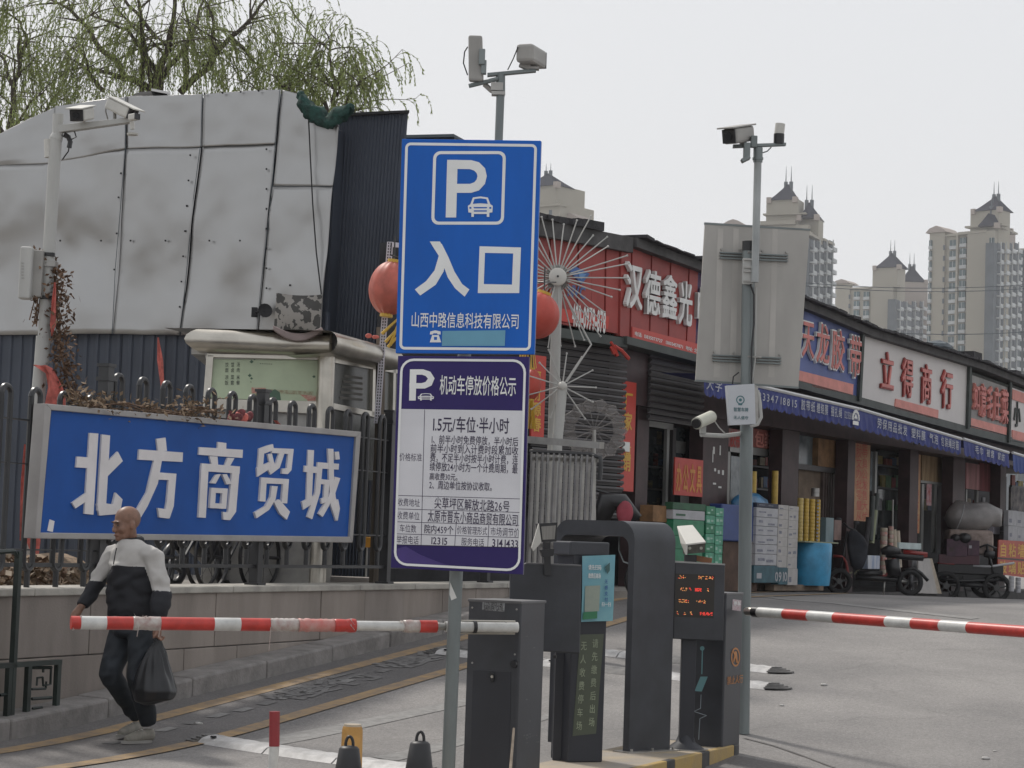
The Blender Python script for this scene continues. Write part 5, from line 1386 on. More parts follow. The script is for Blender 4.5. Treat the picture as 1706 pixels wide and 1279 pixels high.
M_LITP = mat('pale_green_poster', (0.46, 0.54, 0.37), .35, var=.08, scale=2)
kq('display_panel', [(350, 662), (528, 670), (531, 596), (354, 591)], M_LITP, -.02, .02)
for i in range(4):
    for j in range(3): textpx(kf, '饺馄汤面卤肉凉菜米饭套餐'[i * 3 + j], (375 + j * 9.5 - i * .3, 611 + i * 9 + (3 if i > 1 else 0)), (381 + j * 9.5, 603.5 + i * 9 + (3 if i > 1 else 0)), M_TRIM, t, n=.024, bold=.0)
textpx(kf, '······', (432, 608), (454, 604), M_TRIM, t, n=.024)
M_INKG = mat('ink_green', (.08, .15, .1), .5)
for cx, cy, s_ in ((419, 602, 3.2), (424, 598, 2), (416, 625, 3), (419, 630, 2.2), (418, 636, 1), (523, 627, 2.6)):
    kq('ink_blot', [(cx + s_ * (1 + .4 * math.sin(k * 2.3)) * math.cos(k * PI / 4), cy + s_ * .7 * (1 + .4 * math.cos(k * 3.1)) * math.sin(k * PI / 4)) for k in range(8)], M_INKG, .018, .024)
kq('print_red', [(419, 655), (442, 656), (443, 646), (419, 645)], mat('print_red', (.42, .11, .09), .4, col2=(.5, .4, .3), scale=30), .018, .024)
kq('print_olive', [(418, 664), (450, 665), (450, 657), (418, 656)], mat('print_olive', (.4, .42, .16), .4), .018, .024)
kq('print_brown', [(448, 655), (522, 658), (522, 652), (448, 648)], mat('print_brown', (.25, .2, .12), .4, col2=(.4, .45, .3), scale=40), .018, .024)
kq('print_red', [(500, 657), (526, 659), (526, 670), (514, 668)], mat('print_red', (.42, .11, .09), .4), .018, .024)
kq('ink_blot', [(446, 664), (450, 652), (458, 648), (466, 653), (468, 666), (460, 668)], M_INKG, .018, .025)
# corner pillar, side window, base
mb = MB(); c0 = at(540, 700, DK - .02); mb.tube([V(c0.x, c0.y, .97), V(c0.x, c0.y, zb0)], .085, 16); obj('corner_pillar', mb, M_STEEL, t, smooth=True)
M_KG = mat('kiosk_glass', (.04, .042, .035), .25, spec=.35, var=.3, scale=1.5)
kq('side_window', [(552, 672), (620, 684), (622, 610), (554, 598)], M_KG, -.05, -.01, ks)
kq('side_window', [(624, 684), (662, 690), (664, 615), (626, 610)], M_KG, -.05, -.01, ks)
for pts in ([(549, 680), (664, 702), (664, 694), (549, 670)], [(552, 603), (664, 622), (664, 616), (552, 595)], [(620, 692), (626, 692), (627, 608), (622, 608)], [(654, 696), (658, 697), (660, 612), (656, 612)]): kq('window_frame', pts, M_STEEL, -.03, .02, ks)
for k in range(5): kq('newspaper', [(566 + k * 2, 664 - k * 9), (604, 668 - k * 9), (604, 664 - k * 9), (566 + k * 2, 660 - k * 9)], mat('paper_grey', (.09, .085, .075), .7), -.008, -.004, ks)
kq('base_panel', [(336, 800), (522, 800), (524, 688), (338, 680)], M_STEELD, -.3, -.02); kq('base_frame', [(518, 800), (526, 800), (528, 690), (521, 690)], M_STEEL, -.02, .04)
kq('base_panel', [(549, 800), (664, 800), (664, 702), (549, 682)], M_KG, -.3, -.02, ks)
mb = MB(); mb.fb(kf, kf.px(340, 640)[0] + .02, kf.px(552, 640)[0], .97, zb0, -1.8, -.3); obj('cabin', mb, M_STEELD, t)
# broken chair on the roof
t = thing('broken_chair', 'broken padded chair with a grey damask back lying on the kiosk roof', 'chair', kf.W(*kf.px(495, 560, .1), 0))
def damask():
    m = bpy.data.materials.new('damask'); m.use_nodes = True; n = m.node_tree.nodes; l = m.node_tree.links
    tc = n.new('ShaderNodeTexCoord'); mp = n.new('ShaderNodeMapping'); mp.inputs['Scale'].default_value = (9, 9, 8)
    v = n.new('ShaderNodeTexVoronoi'); v.inputs['Scale'].default_value = 1.2; no = n.new('ShaderNodeTexNoise'); no.inputs['Scale'].default_value = 2.6; no.inputs['Detail'].default_value = 3
    mx = n.new('ShaderNodeMath'); mx.operation = 'MULTIPLY'; cr = n.new('ShaderNodeValToRGB'); cr.color_ramp.interpolation = 'CONSTANT'
    cr.color_ramp.elements[0].color = (.06, .058, .055, 1); cr.color_ramp.elements[1].color = (.27, .255, .235, 1); cr.color_ramp.elements[1].position = .27
    l.new(tc.outputs['Object'], mp.inputs[0]); l.new(mp.outputs[0], v.inputs['Vector']); l.new(mp.outputs[0], no.inputs['Vector'])
    l.new(v.outputs['Distance'], mx.inputs[0]); l.new(no.outputs['Fac'], mx.inputs[1]); l.new(mx.outputs[0], cr.inputs[0]); l.new(cr.outputs[0], n['Principled BSDF'].inputs['Base Color'])
    n['Principled BSDF'].inputs['Roughness'].default_value = .8; return m
a_ = kf.px(456, 552, .12); b_ = kf.px(535, 492, .12)
mb = MB(); mb.grid(lambda s, q: kf.W(a_[0] + (b_[0] - a_[0]) * (s + (.03 * (q - .5))), a_[1] + (b_[1] - a_[1]) * (q + .05 * (2 * abs(s - .5)) ** 2 * q), .05 + .06 * math.sin(PI * s) * math.sin(PI * min(1, q + .05))), 12, 10)
mb.grid(lambda s, q: kf.W(a_[0] + (b_[0] - a_[0]) * (s + (.03 * (q - .5))), a_[1] + (b_[1] - a_[1]) * (q + .05 * (2 * abs(s - .5)) ** 2 * q), .0), 12, 10)
obj('backrest', mb, damask(), t, smooth='all')
mb = MB(); a2 = kf.px(455, 548, .3)[0]; b2 = kf.px(537, 548, .3)[0]
def seat(s, q):
    x = a2 + (b2 - a2) * s; z = kf.px(496, 552, .3)[1] - .07 * math.sin(PI * s) + .02
    return x, z
pts = []
for k in range(13): x, z = seat(k / 12, 0); pts.append((x, z + .03))
for k in range(12, -1, -1): x, z = seat(k / 12, 0); pts.append((x, z - .015 - .03 * math.sin(PI * k / 12)))
mb.fp(kf, pts, .02, .33); obj('seat', mb, mat('seat_fabric', (.3, .24, .23), .8, var=.15), t, bevel=.01)
pts = [(x, z - .03) for x, z in pts[14:-1]] + [(kf.px(480, 564, .3)[0], kf.px(480, 566, .3)[1]), (kf.px(520, 566, .3)[0], kf.px(520, 568, .3)[1])]
mb = MB(); mb.fp(kf, [(a2 + .05, kf.px(460, 556, .3)[1]), (kf.px(480, 564, .3)[0], kf.px(480, 564, .3)[1]), (kf.px(515, 566, .3)[0], kf.px(515, 565, .3)[1]), (b2 - .05, kf.px(535, 554, .3)[1])], .06, .28); obj('seat_underside', mb, mat('seat_wood', (.09, .05, .045), .7), t)
# timber post and perforated light strip
t = thing('timber_post', 'thin weathered timber post standing right of the kiosk window', 'post', at(632, 720, 21.9)); 
mb = MB(); p, q = at(632, 720, 21.9), at(635, 545, 21.9); mb.tube([V(p.x - .0, p.y, .97), p, q], .048, 4); obj('post', mb, mat('weathered_timber', (.15, .125, .1), .9, var=.25, scale=10, streak=.1), t)
t = thing('light_strip_arch', 'white perforated light strip frame running up beside the blue parking sign', 'light strip', at(640, 700, 21.8))
M_STRIP = mat('perforated_white', (.55, .53, .58), .5, var=.05)
SFm = FR(600, 21.8, 700, 21.8)
A_, B_, C_ = SFm.px(628, 705), SFm.px(650, 403), SFm.px(690, 407)
mb = MB(); w = .03; mb.fp(SFm, [(A_[0] - w, A_[1]), (A_[0] + w, A_[1]), (B_[0] + w, B_[1]), (B_[0] - w, B_[1])], -.02, .02); obj('upright', mb, M_STRIP, t)
mb = MB(); mb.fp(SFm, [(B_[0] - w, B_[1]), (C_[0], C_[1]), (C_[0], C_[1] - .05), (B_[0] + w, B_[1] - .05)], -.018, .022); obj('crosspiece', mb, M_STRIP, t)
mb = MB()
for k in range(62):
    for j in (-1, 1):
        s = (k + .5) / 62; u = A_[0] + (B_[0] - A_[0]) * s + j * .012; z = A_[1] + (B_[1] - A_[1]) * s
        mb.fb(SFm, u - .006, u + .006, z - .009, z + .009, .02, .0225)
obj('perforations', mb, M_BLK, t, kind='stuff')
# ================================================================== LANTERNS
M_LAN = mat('lantern_silk', (0.46, 0.065, 0.045), .5, var=.1, scale=4)
M_GOLD = mat('gold_trim', (0.6, 0.38, 0.05), .45, var=.1)
def lantern(px, py, rx, rz, d, label, tilt=0, fade=None, tassel=True):
    c = at(px, py, d); t = thing('red_lantern', label, 'lantern', c, 0, 'red lanterns near the parking sign')
    k = d / FPX; T = Matrix.Rotation(R(tilt), 3, 'Y')
    mb = MB(); seg = 48
    mb.ell(c, (rx * k, rx * k, rz * k), seg, 20, T)
    for i, p in enumerate(mb.v):      # shallow ribs
        j = i % seg
        if j % 4 == 0:
            q = Vector(p) - c; mb.v[i] = tuple(c + q * .972)
    obj('globe', mb, fade or M_LAN, t, smooth='all')
    for s in (-1, 1):
        mb = MB(); a = c + T @ V(0, 0, s * rz * k * .93); b = c + T @ V(0, 0, s * rz * k * 1.06); mb.cyl(a, b, rx * k * .3, seg=20); obj('collar', mb, M_GOLD, t)
    mb = MB(); a = c + T @ V(0, 0, rz * k); mb.tube([a, a + V(0, 0, .25)], .008, 5); obj('cord', mb, M_BLK, t)
    if tassel:
        mb = MB(); b = c - T @ V(0, 0, rz * k * 1.06); rt_ = random.Random(2)
        for j in range(22):
            a2_ = rt_.uniform(0, 6.28); mb.tube([b + V(math.cos(a2_), math.sin(a2_), 0) * rx * k * .22, b + V(math.cos(a2_), math.sin(a2_), 0) * rx * k * .3 + V(rt_.uniform(-.03, .03), 0, -.28)], .006, 3)
        obj('tassel', mb, M_GOLD, t)
    return t
lantern(650, 480, 36, 46, 21.6, 'faded red lantern showing left of the blue parking sign', 6, mat('lantern_faded', (0.5, 0.12, 0.085), .5, var=.16, scale=5), tassel=False)
lantern(893, 525, 40, 40, 20.6, 'bright red lantern bulging out right of the blue parking sign', 18)
lantern(886, 640, 16, 26, 21.5, 'small dull red lantern low beside the purple price sign', 0)
# second yellow tassel strings left of the sign
t = thing('gold_streamers', 'gold tassel streamers hanging slantwise under the faded left lantern', 'tassel', at(650, 570, 20.7))
for (x0, y0, x1, y1) in ((664, 530, 636, 556), (664, 545, 642, 570), (663, 560, 646, 578), (664, 538, 650, 575)):
    mb = MB(); mb.tube([at(x0, y0, 21.5), at(x1, y1, 21.5)], .012, 5, .018); obj('streamer', mb, M_GOLD, t)
t = thing('pink_bud', 'tiny red bow nailed to the top of the timber post', 'bow', at(617, 561, 21.8))
mb = MB(); c = at(619, 561, 21.8); mb.ell(c + V(-.03, 0, .01), (.035, .02, .025), 8, 6); mb.ell(c + V(.04, 0, 0), (.04, .015, .02), 8, 6); obj('bow', mb, M_RAG, t, smooth='all')
# ================================================================== SPOKED LIGHTS
def spoked(px, py, R_px, d, label, nsp, hub, seed, polepx, flat=False, m=None, drop=()):
    rnd = random.Random(seed); c = at(px, py, d); k = d / FPX
    t = thing('spoked_light', label, 'spoked light', V(c.x, c.y, .97), 0, 'firework-shaped spoked lights behind the steel fence')
    m = m or M_POLEW
    b = at(polepx[0], polepx[1], d); mb = MB(); mb.tube([V(b.x + (b.x - c.x) * .3, b.y, .97), b, c + V(0, .03, 0)], .052 if not flat else .02, 12); obj('pole', mb, m, t, smooth=True)
    for i in range(nsp):
        a = 2 * PI * (i + rnd.uniform(-.15, .15)) / nsp
        if any(abs(((a - q + PI) % (2 * PI)) - PI) < .12 for q in drop): continue
        el = rnd.uniform(-.35, .35); L = R_px * k * rnd.uniform(.86, 1.1)
        dr = V(math.cos(a) * math.cos(el), -math.sin(el), math.sin(a) * math.cos(el)); s0 = c + dr * hub * k * .8
        mb = MB(); mb.tube([s0, c + dr * L], .0075, 5, .0065); mb.tube([c + dr * L, c + dr * (L + .015)], .011, 5); obj('spoke', mb, m, t)
    mb = MB()
    if hub > 10:
        mb.lathe(c + V(0, -.02, 0), [(0.001, .06), (hub * k * .8, .06), (hub * k, .045), (hub * k, -.05), (0.001, -.06)], 28, Matrix.Rotation(R(90), 3, 'X')); obj('hub', mb, M_CAMW, t, smooth=True)
        mb = MB()
        for i in range(32):
            a = 2 * PI * i / 32; dr = V(math.cos(a), 0, math.sin(a)); mb.tube([c + dr * hub * k * .9, c + dr * hub * k * 1.45], .009, 4)
        obj('hub_teeth', mb, M_ALU, t, kind='stuff')
        mb = MB(); mb.cyl(c + V(0, -.09, 0), c + V(0, -.1, 0), .012, seg=8); obj('hub_screw', mb, M_BLK, t)
    else:
        mb.ell(c, (hub * k, hub * k, hub * k), 12, 8); obj('hub', mb, M_CAMW, t, smooth='all')
    return t
spoked(929, 462, 112, 21.6, 'large white spoked light with a round disc hub in front of the red sign', 34, 15, 5, (921, 735))
spoked(937, 643, 62, 21.4, 'small white spoked light with a few long spokes below the large one', 13, 8, 9, (928, 740))
t = thing('bent_tube', 'bent thin white tube linking the two spoked lights', 'tube', at(985, 575, 21.4))
mb = MB(); mb.tube([at(940, 490, 21.4), at(985, 574, 21.4), at(944, 636, 21.4)], .011, 6); obj('tube', mb, M_POLEW, t)
t = thing('wire_flower', 'dull grey wire flower lamp with petal rings at the right end of the steel fence', 'wire lamp', at(990, 740, 21.6))
c = at(990, 716, 21.6)
for i in range(14):
    a = 2 * PI * i / 14; dr = V(math.cos(a), 0, math.sin(a) * .95); L = .24
    mb = MB(); mb.tube([c, c + dr * L], .004, 4); q = c + dr * L * 1.0; s_ = V(-dr.z, 0, dr.x)
    mb.tube([q - s_ * .07 - dr * .05, q - s_ * .08 + dr * .04, q + dr * .09, q + s_ * .08 + dr * .04, q + s_ * .07 - dr * .05], .006, 4); mb.add([q - s_ * .07 - dr * .05, q - s_ * .08 + dr * .04, q + dr * .09, q + s_ * .08 + dr * .04, q + s_ * .07 - dr * .05], [(0, 1, 2, 3, 4)])
    obj('petal', mb, mat('smoky_plastic', (.28, .26, .25), .35, var=.1, alpha=.45), t)
mb = MB(); mb.tube([V(c.x + .05, c.y, .97), c], .02, 6); obj('stem', mb, M_STEELD, t)
# ================================================================== STEEL BAR GATE
sg = FR(884, 21.0, 998, 20.4)
t = thing('steel_gate', 'grey steel gate of closely set upright bars beyond the gate machines', 'gate', sg.W(sg.L / 2, .97))
kq2 = lambda name, pts, m, n0, n1: quad(sg, name, pts, m, t, n0, n1)
kq2('top_rail', [(878, 738), (998, 747), (999, 736), (878, 726)], M_STEELD, -.03, .04)
mb = MB(); mb.tube([sg.W(*sg.px(*p)) for p in ((884, 752), (985, 757), (1000, 762), (1001, 775), (999, 800))], .022, 8); obj('front_tube', mb, M_IRON, t, smooth=True)
for k in range(12):
    x0 = 888 + k * 9.3; mb = MB()
    p = sg.px(x0, 752 + k * .4); q = sg.px(x0 - 8, 930)
    mb.fp(sg, [(p[0] - .0125, p[1]), (p[0] + .0125, p[1]), (q[0] + .0125, .9), (q[0] - .0125, .9)], -.02, .02); obj('bar', mb, M_STEELD if k % 2 else mat('steel_bar_light', (.3, .29, .28), .4, metal=.5, var=.15, scale=4), t)
for y in (760, 905): kq2('rail', [(886, y), (996, y + 4), (996, y + 10), (886, y + 6)], M_STEELD, -.035, -.02)
# ground-level clutter behind the gate (parked scooter parts, bundle)
t = thing('covered_motorbike', 'dark parked motorbike with a red rag on it, half hidden behind the gate machines', 'motorbike', at(1030, 870, 25.5))
mb = MB(); c = at(1012, 850, 25.5)
mb.tube([c + V(-.1, 0, -.2), c + V(.0, 0, .12), c + V(.15, 0, .1), c + V(.35, 0, -.1)], [.1, .14, .12, .08], 10); obj('body', mb, M_BLK, t, smooth='all')
mb = MB(); mb.tube([c + V(-.2, 0, .25), c + V(0, .05, .2), c + V(.1, .1, .16)], .02, 6); obj('handlebar', mb, M_BLK, t)
mb = MB(); mb.ell(c + V(.2, -.1, -.02), (.1, .06, .14), 10, 8); obj('rag', mb, mat('dull_red_rag', (.3, .05, .07), .8, var=.2), t, smooth='all')
for s in (-.45, .5):
    wheel(t, V(c.x + s, c.y, H(c.x, c.y) + .28), (0, 1, 0), .28, .09)
# bicycles / clutter behind the fence
def bike(px, d, label, zg=.97, yaw=.3):
    c = at(px, 900, d); t = thing('parked_bicycle', label, 'bicycle', V(c.x, c.y, zg), 0, 'bicycles and scooters parked behind the fence')
    U_ = V(math.cos(yaw), math.sin(yaw), 0); X = lambda a, z, s=0: V(c.x, c.y, zg) + U_ * a + V(0, 0, z) + V(-U_.y, U_.x, 0) * s
    for s in (-.5, .5):
        mb = MB(); n = 24; mb.tube([X(s + .3 * math.cos(2 * PI * k / n), .31 + .3 * math.sin(2 * PI * k / n)) for k in range(n + 1)], .02, 6, cap=False)
        for k in range(8): mb.tube([X(s, .31), X(s + .29 * math.cos(PI * k / 4), .31 + .29 * math.sin(PI * k / 4))], .003, 3, cap=False)
        obj('wheel', mb, M_BLK, t)
    for pts in ([X(-.5, .31), X(-.12, .68), X(.38, .7), X(0, .3), X(-.12, .68)], [X(.5, .31), X(.36, .78), X(.3, .95)], [X(-.5, .31), X(0, .3)]):
        mb = MB(); mb.tube(pts, .018, 6); obj('frame_tube', mb, M_IRON, t)
    mb = MB(); mb.tube([X(.28, .97, -.28), X(.33, .95, 0), X(.28, .97, .28)], .013, 6); obj('handlebar', mb, M_STEEL, t)
    mb = MB(); mb.ell(X(-.15, .78), (.13, .08, .04), 10, 6); obj('saddle', mb, M_BLK, t)
    mb = MB()
    for k in range(6):
        a = k / 5; mb.tube([X(.45, .62 + a * .22, -.14), X(.7, .62 + a * .22, -.14), X(.7, .62 + a * .22, .14)], .004, 3)
        mb.tube([X(.45 + .05 * k, .62, -.14), X(.45 + .05 * k, .84, -.14)], .004, 3)
    obj('basket', mb, M_ALU, t)
bf_ = wf.off(-.95)
def bu(px): return bf_.px(px, 930)[0]
byaw = wf.ang()
def bpos(px): p = bf_.W(bu(px), .97); return p
def bikeat(px, label, dy=0):
    p = bpos(px); p = V(p.x * (1 + dy / p.y), p.y + dy, p.z)
    q = (p - EYE); X = 853 + FPX * p.x / p.y
    bike(X, p.y, label, yaw=byaw)
bikeat(296, 'parked bicycle behind the fence right of the walking man, wire basket showing')
bikeat(372, 'second parked bicycle behind the fence under the middle of the blue sign', .5)
bikeat(470, 'dark parked bicycle behind the fence right of the second fence post', .2)
p0 = bpos(335); p0 = V(p0.x * 1.05, p0.y * 1.05, p0.z); t = thing('parked_scooter', 'dark scooter parked between the bicycles behind the fence', 'scooter', p0)
X_ = lambda a, z, s_=0: p0 + wf.U * a + wf.N * s_ + V(0, 0, z)
mb = MB(); mb.tube([X_(-.5, .45), X_(-.2, .5), X_(.1, .28), X_(.35, .5), X_(.45, .8)], [.1, .13, .07, .1, .05], 10); obj('body', mb, M_BLK, t, smooth='all')
for s in (-.5, .5): wheel(t, X_(s, .22), wf.N, .22, .08)
mb = MB(); mb.tube([X_(.35, .88, -.2), X_(.45, .85), X_(.35, .88, .2)], .014, 6); obj('handlebar', mb, M_IRON, t)
# low concrete step and white post behind the fence, right
t = thing('concrete_step', 'low pale concrete step behind the fence at the right of the second post', 'step', at(520, 965, 22.5))
mb = MB(); c = at(540, 965, 22.8); mb.box(V(c.x, c.y, 1.03), (1.1, .4, .12)); obj('block', mb, M_CONC, t, bevel=.01)
t = thing('short_pillar', 'short pale concrete pillar behind the fence near the step', 'pillar', at(508, 960, 21.8))
mb = MB(); c = at(508, 960, 21.8); mb.box(V(c.x, c.y, 1.3), (.12, .12, .66)); obj('pillar', mb, M_CONC, t, bevel=.01)
t = thing('orange_lamp', 'small orange lamp box behind the fence near its right post', 'lamp', at(612, 905, 23))
mb = MB(); c = at(612, 903, 23); mb.box(c, (.09, .08, .11)); obj('lamp_box', mb, mat('orange_plastic', (.6, .28, .03), .4), t, bevel=.01)
mb = MB(); mb.tube([V(c.x, c.y, .97), c], .012, 6); obj('stem', mb, M_ALU, t)
mb = MB(); A_, B_ = at(652, 405, 21.6), at(926, 470, 21.5)
mb.tube([A_, at(651, 428, 21.6) + V(0, 0, .02), at(770, 462, 21.2), at(905, 470, 20.62), B_], .008, 5)
tag(obj('lantern_string', mb, M_BLK), 'dark string between the light strip frame and the large spoked light, carrying the lanterns', 'string')
# ================================================================== PARKING SIGNS ON THEIR POLE
PFR = FR(665, 12.06, 890, 11.93, 600)
M_PBLUE = mat('parking_blue', (0.006, 0.12, 0.52), .5, spec=.3, var=.08, scale=2.5, streak=.3, rvar=.08)
M_PURP = mat('parking_purple', (0.03, 0.018, 0.125), .5, spec=.3, var=.08, scale=2)
M_REFW = mat('reflective_white', (0.80, 0.81, 0.80), .45, var=.03, scale=4)
M_SGREY = mat('sign_field_white', (0.67, 0.67, 0.70), .5, var=.04, scale=3)
M_INK = mat('sign_ink', (0.03, 0.02, 0.06), .5, var=0)
M_ALU2 = mat('sign_back_alu', (0.40, 0.385, 0.36), .5, metal=.3, var=.08, scale=2.5, streak=.4, rvar=.06)
class Quad:
    def __init__(s, fr, tl, tr, br, bl_, n): s.fr = fr; s.n = n; s.c = [fr.px(*p, n) for p in (tl, tr, br, bl_)]; s.p = (tl, tr, br, bl_)
    def m(s, a, t):       # a 0..1 across, t 0..1 from the top
        c = s.c; L = lambda p, q, k: (p[0] + (q[0] - p[0]) * k, p[1] + (q[1] - p[1]) * k)
        return L(L(c[0], c[1], a), L(c[3], c[2], a), t)
    def sh(s): c = s.c; return ((c[1][1] - c[0][1]) / (c[1][0] - c[0][0]) + (c[2][1] - c[3][1]) / (c[2][0] - c[3][0])) / 2
def rrect(cx0, cy0, cx1, cy1, r, k=5):
    out = []
    for (x, y, a0) in ((cx1 - r, cy0 + r, -90), (cx1 - r, cy1 - r, 0), (cx0 + r, cy1 - r, 90), (cx0 + r, cy0 + r, 180)):
        for i in range(k + 1): a = R(a0 + 90 * i / k); out.append((x + r * math.cos(a), y + r * math.sin(a)))
    return out
def ringpx(fr, name, outer, inner, m, par, n):
    mb = MB(); k = len(outer); mb.add([fr.W(*fr.px(x, y, n), n) for x, y in outer] + [fr.W(*fr.px(x, y, n), n) for x, y in inner], [(i, (i + 1) % k, (i + 1) % k + k, i + k) for i in range(k)])
    return obj(name, mb, m, par)
def warp(pts, src, dst):
    """map picture points drawn in an upright box (x0,y0,x1,y1) to a four-corner region"""
    x0, y0, x1, y1 = src; out = []
    for x, y in pts:
        a, t = (x - x0) / (x1 - x0), (y - y0) / (y1 - y0)
        px_ = (dst[0][0] * (1 - a) + dst[1][0] * a) * (1 - t) + (dst[3][0] * (1 - a) + dst[2][0] * a) * t
        py_ = (dst[0][1] * (1 - a) + dst[1][1] * a) * (1 - t) + (dst[3][1] * (1 - a) + dst[2][1] * a) * t
        out.append((px_, py_))
    return out
def flat(fr, name, pts, m, par, n, t=0.0012):
    mb = MB(); mb.fp(fr, [fr.px(x, y, n) for x, y in pts], n - t, n); return obj(name, mb, m, par)
Bq = ((669.5, 231), (901, 234), (890, 590), (659, 588))
t = thing('parking_sign', 'blue parking entrance sign with white P, car symbol and two large characters', 'road sign', PFR.W(PFR.L / 2, PFR.px(770, 590)[1]))
mb = MB(); mb.fp(PFR, [PFR.px(*p) for p in Bq], -.03, 0); obj('panel', mb, M_PBLUE, t, bevel=.003)
mb = MB(); mb.fp(PFR, [PFR.px(*p) for p in Bq], -.036, -.031); obj('backing', mb, M_ALU2, t)
S0 = (669.5, 231, 901, 589)
def ring_on(quad_, src, r, ins, w, m, par, n, name='border'):
    x0, y0, x1, y1 = src
    o_ = warp(rrect(x0 + ins, y0 + ins, x1 - ins, y1 - ins, r), src, quad_); i_ = warp(rrect(x0 + ins + w, y0 + ins + w, x1 - ins - w, y1 - ins - w, max(1, r - w)), src, quad_)
    return ringpx(PFR, name, o_, i_, m, par, n)
ring_on(Bq, S0, 9, 6, 4.5, M_REFW, t, .002)
def boxring(x0, y0, x1, y1, r, w, m, par, n=.002, lean=0):
    L = lambda pts: [(x - (y - y0) * lean, y) for x, y in pts]
    return ringpx(PFR, 'border', L(rrect(x0, y0, x1, y1, r)), L(rrect(x0 + w, y0 + w, x1 - w, y1 - w, r - w + 1)), m, par, n)
boxring(722, 251.5, 843, 374, 12, 5, M_REFW, t, lean=.03)
P_ = [(745, 266), (785, 266.5), (798, 270), (808, 280), (811, 293), (808, 306), (798, 317), (785, 321), (762, 321), (761, 362), (744, 362)]
Pi = [(763, 281), (783, 281.5), (791, 285), (795, 293), (791, 302), (783, 306), (762, 306)]
Pi_ = [(762, 321), (762, 306), (783, 306), (791, 302), (795, 293), (791, 285), (783, 281.5), (763, 281)]
def strip2(fr, name, a, b, m, par, n):
    mb = MB(); k = len(a); mb.add([fr.W(*fr.px(x, y, n), n) for x, y in a] + [fr.W(*fr.px(x, y, n), n) for x, y in b], [(i, i + 1, i + 1 + k, i + k) for i in range(k - 1)])
    return obj(name, mb, m, par)
mb = MB()
outp = [(745, 266), (785, 266.5), (798, 270), (808, 280), (811, 293), (808, 306), (798, 317), (785, 321), (744.5, 321)]
inp = [(745, 281), (783, 281.5), (790, 284), (794, 288), (795.5, 293), (794, 299), (790, 303.5), (783, 306), (744.8, 306)]
k = len(outp); W_ = lambda x, y: PFR.W(*PFR.px(x, y, .0026), .0026)
mb.add([W_(*p) for p in outp] + [W_(*p) for p in inp], [(i, i + 1, i + 1 + k, i + k) for i in range(k - 1)])
mb.add([PFR.W(*PFR.px(x, y, .002), .002) for x, y in ((745, 266), (762.5, 266), (760, 362), (742.5, 362))], [(0, 1, 2, 3)])
obj('letter_p', mb, M_REFW, t, fix=False)
def carico(x0, y0, x1, y1, m, mback, par, n=.002):
    X = lambda a: x0 + (x1 - x0) * a; Y = lambda b: y0 + (y1 - y0) * b
    g = lambda pts: [(X(a), Y(b)) for a, b in pts]
    flat(PFR, 'car_symbol', g([(.2, .05), (.5, 0), (.8, .05), (.9, .38), (1, .46), (.98, .78), (.86, .8), (.86, 1), (.76, 1), (.76, .86), (.24, .86), (.24, 1), (.14, 1), (.14, .8), (.02, .78), (0, .46), (.1, .38)]), m, par, n + .001)
    for p in ([(.26, .13), (.5, .09), (.74, .13), (.8, .36), (.5, .33), (.2, .36)], [(.22, .52), (.78, .52), (.75, .58), (.25, .58)], [(.24, .68), (.76, .68), (.76, .74), (.24, .74)], [(.06, .52), (.14, .52), (.14, .6), (.06, .6)], [(.86, .52), (.94, .52), (.94, .6), (.86, .6)]):
        flat(PFR, 'car_symbol', g(p), mback, par, n + .0025)
carico(779.5, 327, 821, 361, M_REFW, M_PBLUE, t, .003)
shB = Quad(PFR, *Bq, 0).sh()
def T(s, x0, y0, x1, y1, m, par, bold=.01, n=.0022, fr=None, sh=None, **k): textpx(fr or PFR, s, (x0, y1), (x1, y0), m, par, n=n, bold=bold, shear=shB if sh is None else sh, **k)
flat(PFR, 'character', [(716, 402), (733, 402), (744, 424), (741, 436), (731, 426), (722, 412)], M_REFW, t, .0030)
flat(PFR, 'character', [(727, 403), (736, 406), (747, 428), (757, 452), (770, 473), (782, 482), (774, 494), (758, 480), (746, 462), (738, 440)], M_REFW, t, .0022)
flat(PFR, 'character', [(731, 426), (743, 434), (739, 452), (726, 474), (700, 492), (691, 482), (710, 468), (724, 450)], M_REFW, t, .0026)
ringpx(PFR, 'character', [(799, 410), (868, 412), (865, 488), (796, 488)], [(808, 421), (855, 422), (853, 474), (806, 473)], M_REFW, t, .0022)
T('山西中路信息科技有限公司', 684, 522, 866, 545, M_REFW, t, .008)
flat(PFR, 'phone_symbol', [(717, 552), (725, 550), (734, 552), (734, 557), (729, 557), (728, 555), (722, 555), (721, 557), (716, 557)], M_REFW, t, .0022)
flat(PFR, 'phone_symbol', [(720, 558), (731, 558), (735, 570), (716, 570)], M_REFW, t, .0022); flat(PFR, 'phone_symbol', [(723, 561), (728, 561), (728, 566), (723, 566)], M_PBLUE, t, .0028)
flat(PFR, 'pale_tape', [(737, 551), (842, 550), (841, 576), (736, 576)], mat('cyan_tape', (.14, .36, .5), .5, var=.06), t, .0035)
